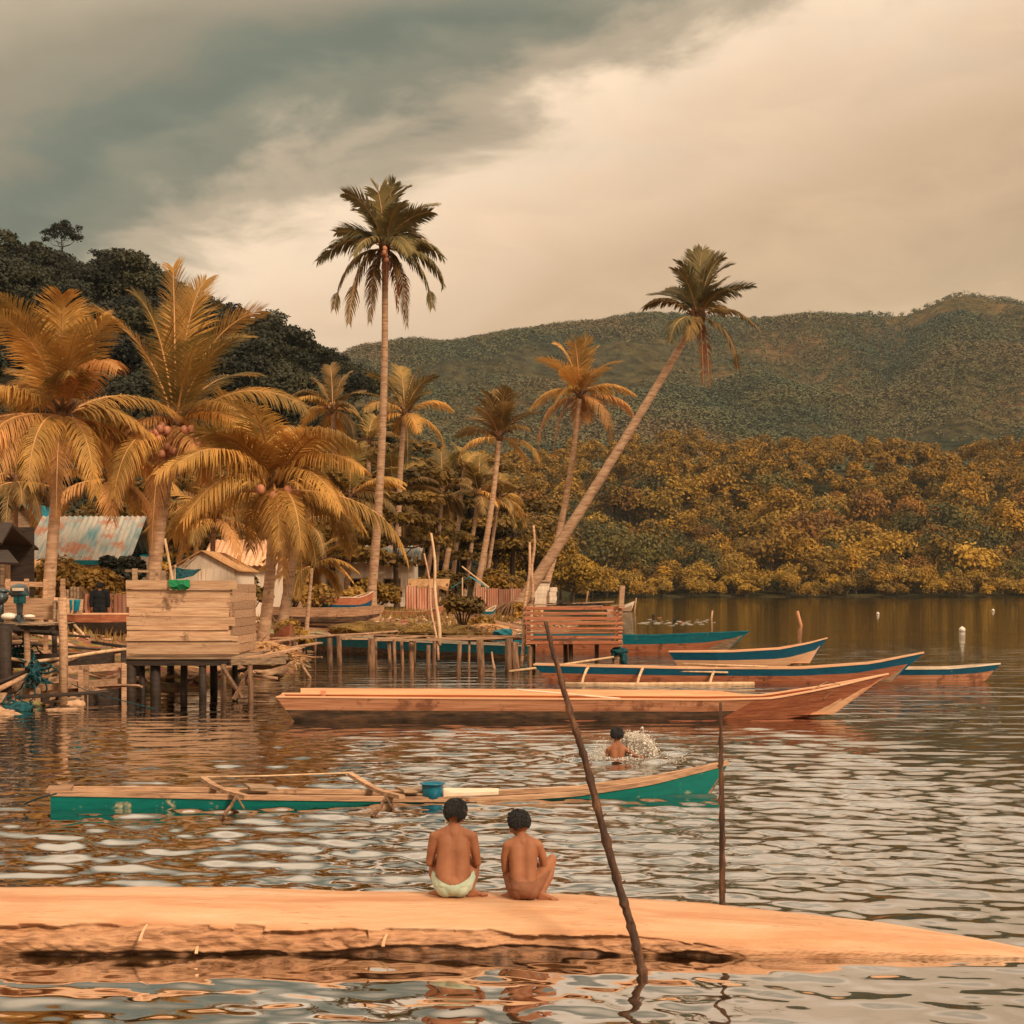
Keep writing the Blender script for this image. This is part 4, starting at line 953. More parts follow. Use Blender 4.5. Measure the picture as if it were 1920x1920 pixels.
house('peach_roof_house', 'low house with a peach coloured roof behind the white gabled hut', 'house', X_(395, 58), X_(500, 58), 58, 62, 0.9, Z_(1052, 58), Z_(1012, 60), 'orange_light', 'white_wall', [], over=0.4)
house('green_door_house', 'white house with a green door seen under the layered almond trees', 'house', X_(596, 78), X_(772, 78), 78, 83, 1.1, Z_(1050, 78), Z_(1022, 80), 'zinc', 'white_wall', [(X_(622, 78), 1.1, 2.7, 0.5, 'greendoor'), (X_(662, 78), 1.8, 2.6, 0.9, 'window'), (X_(735, 78), 1.8, 2.6, 0.9, 'window')], over=0.5)
# low thatched lean-to at the left
e = empty('thatched_house', P(45, 1090, 46), 'low white house under a ragged thatch roof with three small windows', 'house', 'village houses')
w = MB(); board_wall(w, (X_(18, 46), 46), (X_(80, 46), 46), 0.9, Z_(1066, 46), 9); w.box((X_(49, 46), 48, 1.6), (1.0, 0.03, 1.6)); w.build('wall', M['white_wall'], e)
for px in (24, 45, 68):
    f = MB(); f.box((X_(px, 46), 45.96, Z_(1076, 46)), (0.14, 0.04, 0.26)); f.build('window', M['dark_wood'], e)
r = MB(); r.sheet([[(X_(8 + 12 * i, 45.6), 45.5, Z_(1068, 46) + random.uniform(-.06, .05)) for i in range(8)], [(X_(12 + 11 * i, 46), 47.2, Z_(1048, 46) + random.uniform(-.04, .04)) for i in range(8)], [(X_(8 + 12 * i, 47), 49, Z_(1064, 46)) for i in range(8)]], 0.12); r.build('roof', M['thatch'], e)
# dark hut at the very left
e = empty('dark_hut', P(-20, 1150, 31), 'dark open hut with a black overhanging roof at the left edge', 'hut')
r = MB()
r.sheet([[(X_(-60, 31), 30.5, Z_(983, 31)), (X_(40, 31), 30.5, Z_(986, 31))], [(X_(-60, 31), 29.5, Z_(1020, 31) ), (X_(46, 31), 29.6, Z_(1026, 31))]], 0.05)
r.sheet([[(X_(-60, 31), 30.5, Z_(983, 31)), (X_(40, 31), 30.5, Z_(986, 31))], [(X_(-60, 33), 34, Z_(1020, 33)), (X_(46, 33), 34, Z_(1026, 33))]], 0.05)
r.sheet([[(X_(-60, 30), 29.6, Z_(1036, 30)), (X_(28, 30), 29.6, Z_(1036, 30))], [(X_(-60, 29), 28.8, Z_(1056, 29)), (X_(42, 29), 28.8, Z_(1060, 29))]], 0.05)
r.build('roof', M['dark_wood'], e)
w = MB(); board_wall(w, (X_(-40, 31), 31), (X_(15, 31), 31), 0.5, Z_(1058, 31), 8); w.build('wall', M['grey_wood'], e)
w = MB(); w.box((X_(10, 33), 33.2, 2.4), (1.2, 0.05, 2.2)); w.build('back_wall', M['dark_wood'], e)
for px in (-30, 14):
    p = MB(); p.bar((X_(px, 30), 30, 0), (X_(px, 30), 30, Z_(1036, 30)), 0.09, 0.09); p.build('post', M['post'], e)
# thatched shelter and rusty fences by the grove
def sheet_fence(px0, px1, py0, py1, d, label, n, m_='rust', tilt=0.0):
    c = P((px0 + px1) / 2, py1, d); c.z = Hz(c.x, c.y)
    e = empty('sheet_fence', c, label, 'fence', 'rusty sheet fences')
    for i in range(n):
        a = px0 + (px1 - px0) * i / n; b = px0 + (px1 - px0) * (i + 1) / n; j = random.uniform(-3, 3)
        s_ = MB(); yy_ = d + random.uniform(-.05, .05); zb = min(c.z, Z_(py1, d)) - 0.1
        corrugated(s_, (X_(a, d), yy_, zb), (X_(b, d) - 0.03, yy_, zb), (X_(b, d) - 0.03, yy_, Z_(py0 + j, d)), (X_(a, d), yy_, Z_(py0 + j, d)), max(3, int((b - a) * d / F / 0.12)), 0.015)
        s_.build('sheet_panel', M[m_], e)
    p = MB()
    for i in range(n + 1): p.bar((X_(px0 + (px1 - px0) * i / n, d), d + .1, c.z - .3), (X_(px0 + (px1 - px0) * i / n, d), d + .1, Z_(py0 - 3, d)), 0.07, 0.07)
    p.build('fence_post', M['post'], e)
sheet_fence(761, 822, 1101, 1130, 70, 'pinkish sheet fence under the thatched shelter', 3)
sheet_fence(892, 1000, 1103, 1132, 81, 'patchwork of rusty and pinkish sheets below the blue tent', 5)
sheet_fence(160, 240, 1112, 1142, 37, 'slanting pinkish sheet screen behind the person in black', 3)
sheet_fence(112, 152, 1103, 1128, 39, 'grey striped sheet screen left of the blue cloth', 2, 'grey_wood')
e = empty('thatched_shelter', P(800, 1120, 72), 'open shelter with a shaggy thatch edge left of the blue tent', 'shelter')
r = MB(); r.sheet([[(X_(765 + 15 * i, 71), 71, Z_(1098, 71) - (0.12 if i % 2 else 0)) for i in range(6)], [(X_(762 + 16 * i, 72), 73, Z_(1085, 72)) for i in range(6)]], 0.15); r.build('roof', M['thatch'], e)
p = MB()
for px in (768, 805, 838): p.bar((X_(px, 71), 71.3, 0.8), (X_(px, 71), 71.3, Z_(1094, 71)), 0.1, 0.1)
p.build('post', M['post'], e)
e = empty('tarp_tent', P(880, 1105, 66), 'bright blue tarpaulin tent pitched on poles among the palms', 'tent')
r = MB(); r.sheet([[P(845, 1103, 65), P(880, 1081, 65.3), P(917, 1104, 65)], [P(848, 1100, 67.5), P(882, 1080, 67.5), P(916, 1102, 67.5)]], 0.02); r.build('tarpaulin', M['bluesheet'], e)
p = MB(); p.tube([P(866, 1062, 64.8), P(917, 1102, 64.8)], 0.035, 6); p.build('ridge_pole', M['bamboo'], e)
p = MB(); p.tube([P(867, 1083, 65), P(867, 1130, 65)], 0.03, 6); p.tube([P(910, 1100, 65), P(910, 1130, 65)], 0.03, 6); p.build('tent_pole', M['bamboo'], e)
# pale plank cabin at the point
def plank_box(mb, x0, x1, y, z0, z1, n, mi=0, jx=0.03, gap=0.012, th=0.03, axis='x', lean=0.0):
    h = (z1 - z0) / n
    for i in range(n):
        za = z0 + h * i
        if axis == 'x': mb.box(((x0 + x1) / 2 + random.uniform(-jx, jx), y + random.uniform(-.006, .006), za + h / 2), (x1 - x0 + random.uniform(-jx, jx), th, h - gap), ry=random.uniform(-.006, .006), jit=0.004, mi=mi)
        else: mb.box((y + random.uniform(-.006, .006), (x0 + x1) / 2, za + h / 2), (th, x1 - x0 + random.uniform(-jx, jx), h - gap), jit=0.004, mi=mi)
e = empty('plank_cabin', P(1015, 1135, 80), 'pale plank cabin behind the upright sticks at the end of the point', 'hut')
w = MB(); plank_box(w, X_(1002, 80), X_(1030, 80), 80, 0.9, Z_(1091, 80), 7); plank_box(w, 80, 81.4, X_(1030, 80), 0.9, Z_(1091, 80), 7, axis='y'); plank_box(w, X_(1002, 80), X_(1030, 80), 81.4, 0.9, Z_(1091, 80), 7); w.build('wall', M['white_wall'], e)
r = MB(); r.box((X_(1016, 80.7), 80.7, Z_(1090, 80) + 0.02), (1.0, 1.6, 0.03), rx=0.05); r.build('roof', M['grey_wood'], e)
w = MB(); plank_box(w, X_(1031, 79.8), X_(1044, 79.8), 79.8, 0.9, Z_(1101, 80), 5); w.build('side_box', M['white_wall'], e)

# ------------------------------------------------------------------ plank hut on stilts (washing place)
def stilt(e, px, d, z0, z1, r=0.06, m_='post', name='stilt', lean=0.0):
    p = MB(); x = X_(px, d)
    p.tube([(x, d, z0), (x + lean * 0.5 + random.uniform(-.02, .02), d, (z0 + z1) / 2), (x + lean, d, z1)], [r * 1.1, r, r * 0.95], 7, wob=0.06)
    return p.build(name, M[m_], e, True)
d = 27.0
e = empty('stilt_hut', (X_(335, d), d + 1.3, -0.5), 'boxy hut of weathered pale planks standing on dark stilts over the water', 'hut')
w = MB(); rows = [(1088, 1105), (1106, 1121), (1122, 1138), (1139, 1156), (1157, 1173), (1174, 1181), (1182, 1193), (1193, 1201), (1202, 1226)]
for i, (ya, yb) in enumerate(rows):
    xa = 240 + random.uniform(-3, 3) if i < 5 else 237 + random.uniform(-1, 3); xb = (447 if i == 0 else (430 if i < 4 else (441 if i == 4 else (447 if i > 6 else 430)))) + random.uniform(-3, 2)
    za, zb_ = Z_(ya, d), Z_(yb, d); yo = d - (0.03 if i in (5, 7) else (0.05 if i == 0 else 0))
    w.box(((X_(xa, d) + X_(xb, d)) / 2, yo, (za + zb_) / 2), (X_(xb, d) - X_(xa, d), 0.035, za - zb_ - 0.004), ry=random.uniform(-.008, .008), jit=0.006)
w.build('front_wall', M['pale_wood'], e)
w = MB(); plank_box(w, d + 0.03, 29.6, X_(432, d), 0.81, 2.16, 8, axis='y', jx=0.05); w.build('side_wall', M['old_wood'], e)
w = MB(); plank_box(w, d + 0.03, 29.6, X_(243, d), 0.81, 2.1, 8, axis='y'); plank_box(w, X_(243, d), X_(432, d), 29.65, 0.81, 2.05, 8); w.build('back_wall', M['old_wood'], e)
w = MB()
for i in range(11): w.box((X_(336, d), d + 0.1 + i * 0.25, 0.74), (2.3, 0.23, 0.03))
w.build('floor', M['grey_wood'], e)
w = MB(); w.bar((X_(232, d), d + .06, .66), (X_(446, d), d + .06, .66), .09, .12); w.bar((X_(232, d), 29.5, .66), (X_(440, d), 29.5, .66), .09, .12); w.build('floor_beam', M['dark_wood'], e)
for (px, dd, r_) in [(246, 27.1, .10), (266, 27.3, .06), (291, 27.2, .10), (345, 27.6, .07), (380, 27.1, .075), (255, 29.4, .08), (320, 29.4, .08), (400, 29.4, .08), (440, 29.4, .06)]: stilt(e, px, dd, -0.5, 0.62, r_, 'dark_wood')
for (px, hgt) in [(253, 12), (286, 10), (307, 6)]:
    p = MB(); p.bar((X_(px, 29.5), 29.5, 1.9), (X_(px, 29.5), 29.5, Z_(1078 - hgt, 29.5)), .10, .07); p.build('corner_post', M['grey_wood'], e)
p = MB(); p.bar(P(235, 1070, 29.5), P(310, 1072, 29.5), .03, .05); p.build('rail', M['grey_wood'], e)
tg = MB(); 
tg.sheet([[P(316 + 5 * i, 1087 + random.uniform(-1, 1), 26.93) for i in range(9)], [P(318 + 4.8 * i, 1098 + 3 * math.sin(i), 26.88) for i in range(9)], [P(324 + 3.2 * i, 1106 + 1.5 * math.sin(i * 2), 26.93) for i in range(9)]], 0.03)
tag(tg.build('fishing_net', M['greennet']), 'bright green net hung over the top plank of the stilt hut', 'fishing net')
e = empty('tarp_shelter', P(355, 1085, 33), 'dark green tarpaulin slung between sticks behind the stilt hut', 'tarpaulin')
t = MB(); t.sheet([[P(329, 1063, 33), P(345, 1067, 33.3), P(365, 1068, 33.3), P(380, 1066, 33)], [P(330, 1076, 33), P(345, 1081, 33), P(362, 1080, 33), P(376, 1069, 33)], [P(330, 1086, 33), P(342, 1085, 33), P(352, 1082, 33), P(362, 1079, 33)]], 0.02); t.build('sheet', M['tealnet'], e)
p = MB(); p.tube([P(329, 1090, 33), P(329, 1060, 33)], .02, 6); p.tube([P(324, 1090, 33), P(309, 1010, 33)], .03, 6); p.tube([P(378, 1088, 33), P(378, 1062, 33)], .02, 6); p.build('pole', M['bamboo'], e)
p = MB(); p.bar(P(345, 1065, 33.1), P(368, 1043, 33.1), .08, .03); p.bar(P(340, 1064, 33.1), P(355, 1048, 33.1), .06, .03); p.build('leaning_board', M['grey_wood'], e)

# platform right of the hut, with crossed braces
e = empty('plank_platform', P(480, 1240, 27), 'low plank platform with crossed braces right of the stilt hut', 'platform')
w = MB(); w.bar(P(432, 1241, 26.9), P(535, 1239, 27.6), .07, .12); w.bar(P(440, 1237, 28.5), P(540, 1232, 28.8), .07, .1); w.build('beam', M['grey_wood'], e)
for (a, b, wd) in [((432, 1236, 27), (522, 1228, 28), .20), ((455, 1234, 27.5), (560, 1215, 30), .16), ((470, 1222, 29), (600, 1205, 33), .14), ((440, 1233, 28), (530, 1224, 28.6), .18)]:
    w = MB(); w.bar(P(*a), P(*b), wd, .03, bend=-0.02, seg=3); w.build('deck_plank', M['old_wood'], e)
for (px, d_) in [(420, 25.6), (469, 25.2)]: stilt(e, px, d_ + .8, -0.5, 0.66, 0.05, 'post')
for (a, b) in [((418, 1253, 26.3), (455, 1310, 25.9)), ((470, 1252, 26.2), (438, 1312, 25.9))]:
    w = MB(); w.bar(P(*a), P(*b), .07, .05); w.build('brace', M['post'], e)

# jetty of posts and thin planks
e = empty('jetty', P(760, 1190, 38), 'rickety footbridge of thin planks on dark posts beside the blue boat', 'jetty')
jp = [(570, 960 + 0, 1075, .05), (590, 960, 1098, .045), (619, 950, 1130, .085), (637, 940, 1115, .085), (695, 940, 1140, .12), (704, 950, 1128, .06), (731, 960, 1120, .06), (741, 965, 1155, .05), (755, 950, 1115, .055), (772, 940, 1130, .08), (779, 960, 1110, .04), (804, 975, 1180, .06), (812, 975, 1108, .06), (861, 960, 1160, .07), (880, 980, 1130, .04), (902, 975, 1165, .11), (955, 950, 1148, .12), (967, 950, 1148, .12), (551, 950, 1080, .05)]
for (px, a, b, w_) in jp:
    py = 900 + b / 3.2; dd = F * CH / (py - HY); dd = min(dd, 42)
    zt = 0.80 + random.uniform(-.08, .03)
    stilt(e, px, dd, -0.6, zt, w_ * 0.85, 'post', lean=random.uniform(-.04, .04))
for (a, b, wd) in [((480, 1196, 37), (640, 1190, 38.5), .14), ((560, 1192, 38.5), (745, 1183, 40), .16), ((640, 1198, 37), (800, 1192, 38), .14), ((700, 1200, 36.5), (975, 1195, 37), .16), ((690, 1190, 39.5), (975, 1192, 38), .16), ((800, 1196, 37.6), (985, 1193, 38), .18), ((470, 1204, 35), (560, 1196, 37), .16)]:
    w = MB(); pa, pb = P(*a), P(*b); w.bar(pa, pb, wd, .035, bend=-0.03, seg=4); w.build('deck_plank', M['old_wood'], e)
w = MB(); w.bar(P(700, 1200, 36.8), P(980, 1198, 37), .05, .06); w.bar(P(560, 1196, 38), P(700, 1192, 39), .05, .05); w.build('beam', M['grey_wood'], e)
for (a, b, r_, lab) in [((824, 1210, 37.2), (810, 1000, 38), .045, 'tall white bamboo pole leaning above the jetty'), ((822, 1238, 37.5), (797, 1038, 39), .03, 'thin brown stick beside the white bamboo'), ((977, 1250, 36.4), (995, 1017, 37), .045, 'grey upright stick at the corner of the slatted hut'), ((996, 1135, 40), (1002, 985, 40), .045, 'thin brown pole rising in front of the leaning trunk')]:
    w = MB(); A = P(*a); Bp = P(*b); w.tube([A.lerp(Bp, i / 8) + Vector((0.03 * math.sin(i * 1.3), 0, 0)) for i in range(9)], [r_ * (1.2 - 0.5 * i / 8) for i in range(9)], 6)
    if a[1] < 1200: w.tube([Vector((A.x, A.y, Hz(A.x, A.y) - 0.6)), A], r_ * 1.2, 6)
    tag(w.build('bamboo_pole', M['bamboo' if r_ > .04 and a[0] < 900 else 'old_wood'], None, True, loc=A), lab, 'pole', 'poles stuck upright by the jetty')
for (a, m_, b, lab) in [((556, 1205, 34), (568, 1250, 33.2), (582, 1272, 33), 'crooked branch stuck in the shallows by the platform'), ((922, 1222, 37), (924, 1240, 37), (928, 1258, 36), 'thin twig in the water below the jetty')]:
    w = MB(); w.tube([P(*a), P(*m_), P(*b)], [.02, .03, .035], 6); tag(w.build('branch', M['old_wood'], None, True, loc=P(*b)), lab, 'branch')
# slatted hut at the jetty head
d = 36.2
e = empty('slatted_hut', (X_(1077, d), d + .8, -0.5), 'open slatted hut of reddish boards on stilts at the jetty head', 'hut')
x0, x1 = X_(986, d), X_(1168, d)
fs_ = [(1137, 1145), (1149, 1154), (1157, 1164), (1167, 1173), (1176, 1182), (1185, 1189), (1192, 1199), (1202, 1209)]
for (side, dd) in (('front_slats', d), ('back_slats', d + 1.7)):
    w = MB()
    for (a, b) in (fs_ if dd == d else [(a_ + 3, b_ + 2) for a_, b_ in fs_[1::2]]):
        b -= 1.6
        w.box(((x0 + x1) / 2 + random.uniform(-.04, .04), dd, (Z_(a, d) + Z_(b, d)) / 2 + (0.03 if dd > d else 0)), (x1 - x0 + random.uniform(-.05, .05), .03, Z_(a, d) - Z_(b, d)), ry=random.uniform(-.006, .006), jit=.006)
    w.build(side, M['red_wood'] if dd == d else M['old_wood'], e)
w = MB()
for (a, b) in fs_:
    for xx in (x0 + .02, x1 - .02): w.box((xx, d + .85, (Z_(a, d) + Z_(b - 2, d)) / 2 + .01), (.03, 1.66, Z_(a, d) - Z_(b - 2, d)), jit=.005)
w.build('side_slats', M['red_wood'], e)
w = MB()
for xx in (x0 + .07, x1 - .07):
    for yy_ in (d + .06, d + 1.64): w.bar((xx, yy_, .6), (xx, yy_, 1.62), .09, .09)
w.build('corner_post', M['old_wood'], e)
w = MB()
for i in range(7): w.box(((x0 + x1) / 2, d + .12 + i * .24, .66), (x1 - x0 - .1, .22, .03))
w.build('floor', M['grey_wood'], e)
for (px, dd) in [(994, 36.3), (1070, 36.6), (1060, 37.8), (1000, 37.8), (1164, 37.6), (1119, 37.7)]: stilt(e, px, dd, -.6, .64, .065)
w = MB(); w.bar(P(1164, 1140, 36.1), P(1167, 1098, 36.1), .12, .10, roll=.2); w.build('tall_post', M['old_wood'], e)
for i, (a, b) in enumerate([((1000, 1134, 36.6), (1150, 1128, 36.8)), ((1040, 1132, 37), (1160, 1135, 37)), ((990, 1133, 37.3), (1100, 1131, 37.6)), ((1030, 1137, 36.4), (1130, 1136, 36.4))]):
    w = MB(); w.bar(P(*a), P(*b), .2, .03, bend=-.01, seg=3); w.build('roof_board', M['grey_wood'], e)
w = MB()
for i in range(26): w.box(P(1030 + i * 4, 1133.5, 36.6 + random.uniform(-.1, .3)), (.12, .14, .05), rz=random.uniform(0, 3), jit=.02)
w.build('dry_leaves', M['dark_wood'], e)
for (a, b, lab) in [((955, 1259, 34.3), (1150, 1232, 36.0), 'long thin bamboo slanting into the water below the slatted hut')]:
    w = MB(); w.tube([P(*a), P(1050, 1247, 35), P(*b)], .03, 6); tag(w.build('bamboo_pole', M['bamboo'], None, True, loc=P(*a)), lab, 'pole')
e = empty('mooring_post', P(1160, 1246, 37.5), 'thick mooring post wrapped in a wet blue cloth', 'post')
w = MB(); w.tube([(X_(1157, 36.5), 36.5, -.5), (X_(1158, 36.5), 36.5, Z_(1222, 36.5))], [.14, .12], 8); w.build('post', M['old_wood'], e)
w = MB(); w.ell(P(1160, 1222, 36.45), (.2, .18, .11), 3, nz=.5, seed=3); w.ell(P(1170, 1236, 36.4), (.09, .1, .2), 3, nz=.5, seed=5); w.ell(P(1150, 1228, 36.4), (.05, .08, .12), 3, nz=.5, seed=6); w.build('cloth', M['tealnet'], e, True)

# ------------------------------------------------------------------ deck, fence and gear at the left
e = empty('landing_stage', P(60, 1180, 26), 'dark landing stage on tall posts at the left edge', 'landing stage')
for (a, b, w_, h_) in [((-40, 1172, 24.5), (122, 1178, 25.5), .22, .09), ((-40, 1180, 26.5), (118, 1184, 27), .15, .09), ((30, 1185, 25), (165, 1194, 26.5), .12, .04)]:
    w = MB(); w.bar(P(*a), P(*b), w_, h_); w.build('deck_beam', M['dark_wood'], e)
w = MB()
for i in range(9): w.box((X_(-30 + i * 17, 25.6), 25.6, Z_(1169, 25.6)), (.16, 1.6, .025), jit=.01)
w.build('deck', M['grey_wood'], e)
for (px, dd, y0_, y1_, r_, m_) in [(8, 24.6, 1360, 1172, .11, 'dark_wood'), (50, 25, 1345, 1180, .055, 'old_wood'), (16, 26.5, 1330, 1175, .06, 'post'), (101, 26.8, 1300, 1180, .05, 'dark_wood'), (117, 25.2, 1330, 1120, .075, 'old_wood'), (122, 25.6, 1320, 1190, .035, 'old_wood')]:
    x = X_(px, dd); w = MB(); w.tube([(x, dd, min(-.3, Hz(x, dd) - .3)), (x + .02, dd, Z_((y0_ + y1_) / 2, dd)), (x, dd, Z_(y1_, dd))], [r_ * 1.1, r_, r_], 7, wob=.06); w.build('post', M[m_], e, True)
e = empty('plank_fence', P(60, 1140, 27), 'low plank fence running behind the outboard motor', 'fence')
for (a, b, w_) in [((-20, 1138, 28), (118, 1143, 28), .42), ((10, 1094, 29), (80, 1096, 29), .10), ((100, 1134, 27.8), (155, 1138, 28), .30)]:
    w = MB(); w.bar(P(*a), P(*b), .04, w_, roll=0); w.build('plank', M['old_wood'], e)
for px in (15, 50, 86, 118):
    w = MB(); x = X_(px, 28.1); w.bar((x, 28.1, Hz(x, 28.1) - .2), (x, 28.1, Z_(1085, 28)), .08, .06); w.build('post', M['old_wood'], e)
e = empty('outboard_motor', P(36, 1165, 25.4), 'dark teal outboard motor clamped upright on the landing stage', 'outboard motor')
w = MB(); w.ell(P(36, 1106, 25.4), (.15, .22, .115), 3); w.box(P(36, 1112, 25.4), (.27, .36, .08), jit=.01); w.build('cowl', M['metal'], e, True)
w = MB(); w.box(P(34, 1105, 25.19), (.2, .02, .05)); w.build('cowl_stripe', M['white_paint'], e)
w = MB(); w.tube([P(36, 1115, 25.4), P(37, 1140, 25.4), P(37, 1158, 25.4)], [.09, .06, .045], 8); w.box(P(37, 1160, 25.4), (.05, .30, .12)); w.build('drive_leg', M['metal'], e, True)
w = MB(); 
for k in range(3): w.box(P(37, 1164, 25.18) + Vector((math.cos(k * 2.1) * .06, 0, math.sin(k * 2.1) * .06)), (.10, .02, .05), ry=-k * 2.1)
w.build('propeller', M['metal'], e)
w = MB(); w.box(P(37, 1124, 25.3), (.18, .12, .14)); w.tube([P(37, 1112, 25.2), P(52, 1116, 24.9)], .018, 6); w.build('clamp', M['tealnet'], e)
w = MB(); w.ell(P(17, 1156, 25.3), (.14, .12, .07), 3); w.ell(P(55, 1156, 25.3), (.10, .12, .04), 3); tag(w.build('plastic_jug', M['white_plastic'], None, True, loc=P(17, 1160, 25.3)), 'cream plastic jugs lying at the foot of the outboard motor', 'jug')
w = MB(); w.ell(P(0, 1120, 25.6), (.16, .15, .12), 3, nz=.2); w.ell(P(4, 1108, 25.6), (.12, .12, .05), 3); w.tube([P(2, 1124, 25.6), P(2, 1168, 25.6)], .05, 6); tag(w.build('outboard_motor', M['metal'], None, True, loc=P(0, 1165, 25.6)), 'second outboard motor cut off by the left edge of the view', 'outboard motor')
def rag(name, px, py, d_, w_, h_, m_, lab, cat, seed=1, dz=0.06):
    mb = MB(); rg_ = random.Random(seed); g = []
    for j in range(7):
        v = j / 6; g.append([P(px + (i / 6 - .5) * w_ * (1 - .45 * v * abs(math.sin(seed + i))), py + v * h_ * (1 + .15 * math.sin(i * 1.9 + seed)), d_ - dz * math.sin(i * 2.1 + v) ) for i in range(7)])
    mb.sheet(g, .012); return tag(mb.build(name, M[m_], None, True, loc=P(px, py, d_)), lab, cat)
rag('blue_cloth', 141, 1124, 27.9, 22, 22, 'bluesheet', 'blue cloth hung over the end of the plank fence', 'cloth', 2)
rag('grey_cloth', 109, 1126, 27.6, 20, 40, 'grey_wood', 'limp grey cloth hanging from the plank fence', 'cloth', 3, .1)
# walkway rails going out to the hut
e = empty('walkway_rail', P(150, 1300, 25), 'rough plank rails of the walkway leading to the stilt hut', 'railing')
for (a, b, w_, m_) in [((76, 1259, 25.2), (234, 1249, 26.6), .13, 'old_wood'), ((76, 1289, 25.2), (230, 1277, 26.6), .12, 'old_wood'), ((76, 1318, 25.1), (236, 1300, 26.6), .22, 'dark_wood'), ((0, 1240, 26), (214, 1236, 27.4), .26, 'dark_wood')]:
    w = MB(); w.bar(P(*a), P(*b), .05, w_); w.build('rail_plank', M[m_], e)
for (px, dd, yt) in [(57, 25, 1262), (70, 25, 1258), (155, 25.8, 1256), (161, 25.9, 1248), (230, 26.6, 1212), (232, 26.4, 1245)]:
    x = X_(px, dd); w = MB(); w.bar((x, dd, -.5), (x + random.uniform(-.05, .05), dd, Z_(yt, dd)), .09, .07, roll=random.uniform(0, .5)); w.build('post', M['old_wood' if px != 230 else 'dark_wood'], e)
e = empty('white_bamboo', P(100, 1240, 25.5), 'long white bamboo lying across the walkway posts', 'pole')
w = MB(); w.tube([P(12, 1234, 25.2), P(60, 1241, 25.3), P(120, 1234, 25.7), P(180, 1224, 26.2), P(236, 1217, 26.6)], .032, 7); w.build('cane', M['bamboo'], e, True)
for i, (a, b, r_, m_, lab) in enumerate([((-10, 1296, 24.2), (52, 1266, 24.8), .05, 'old_wood', 'rough log end propped at the left edge'), ((-10, 1283, 24.3), (56, 1256, 24.9), .04, 'dark_wood', 'dark pole propped above the rough log end'), ((90, 1252, 25.8), (145, 1232, 26.6), .045, 'old_wood', 'short pale pole leaning under the white bamboo'), ((140, 1172, 30), (158, 1192, 29), .03, 'bamboo', 'small pale stick leaning on the mud bank')]):
    w = MB(); w.tube([P(*a), P(*b)], [r_, r_ * .85], 7, wob=.05); tag(w.build('pole', M[m_], None, True, loc=P(*a)), lab, 'pole')
def netpile(px, py, d_, sx, sy, lab, seed):
    w = MB(); rg_ = random.Random(seed); c = P(px, py, d_)
    for j in range(34):
        p0 = c + Vector((rg_.uniform(-sx, sx), rg_.uniform(-.2, .2), rg_.uniform(-sy, sy)))
        pts = [p0]
        dv = Vector((rg_.gauss(0, .05), rg_.gauss(0, .04), rg_.gauss(0, .03)))
        for k in range(7): dv = dv * .6 + Vector((rg_.gauss(0, .03), rg_.gauss(0, .03), rg_.gauss(0, .025) - .006)); pts.append(pts[-1] + dv)
        w.tube(pts, .014, 4)
    w.ell(c, (sx * .9, .2, sy * .8), 3, nz=.7, seed=seed)
    return tag(w.build('rope_tangle', M['tealnet'], None, True, loc=c), lab, 'rope', 'tangled blue ropes')
netpile(32, 1328, 24.0, .28, .13, 'tangle of blue-green rope lying on the stones at the left edge', 1)
netpile(69, 1262, 24.9, .05, .22, 'blue-green rope wound round the walkway post', 2)
netpile(36, 1218, 26, .10, .06, 'small blue bundle of rope under the landing stage', 3)
w = MB(); w.tube([P(133, 1282, 25.6), P(175, 1300, 25.2), P(230, 1314, 24.9), Vector((X_(295, 24.5), 24.5, -.02))], .008, 5); tag(w.build('mooring_line', M['tealnet'], None, loc=P(133, 1282, 25.6)), 'thin blue mooring line dipping into the water by the walkway', 'rope')
# stones of the bank
rs = random.Random(8); k = 0
prot = []
for i in range(4):
    m_ = MB(); m_.ell((0, 0, 0), (1, .8, .62), 3, nz=.7, seed=i + 2); me = bpy.data.meshes.new('stone'); me.from_pydata([tuple(p) for p in m_.v], [], m_.f); me.materials.append(M['stone']); me.polygons.foreach_set('use_smooth', [True] * len(me.polygons)); prot.append(me)
for (x, y) in [(W(px_, py_).x + rs.uniform(-.5, .2), W(px_, py_).y + rs.uniform(-.2, .6)) for px_, py_ in [(8, 1338), (30, 1345), (60, 1338), (90, 1330), (112, 1326), (140, 1322), (165, 1316), (100, 1318), (50, 1328), (190, 1312), (210, 1308), (240, 1304), (265, 1300), (290, 1296), (130, 1312), (320, 1292), (350, 1290), (380, 1286), (410, 1283), (440, 1280), (470, 1276), (495, 1273), (515, 1270), (0, 1320), (20, 1300), (40, 1310), (75, 1320), (300, 1285), (420, 1270), (455, 1266)]]:
    o = bpy.data.objects.new('stone', prot[rs.randrange(4)]); COL.objects.link(o); s = rs.uniform(.10, .30)
    o.location = (x, y, Hz(x, y) + s * .2); o.scale = (s * rs.uniform(.9, 1.5), s, s * rs.uniform(.6, 1)); o.rotation_euler = (rs.uniform(-.3, .3), rs.uniform(-.3, .3), rs.uniform(0, 6))
    tag(o, 'rounded brown stone lying at the edge of the muddy bank', 'stone', 'stones along the muddy bank')
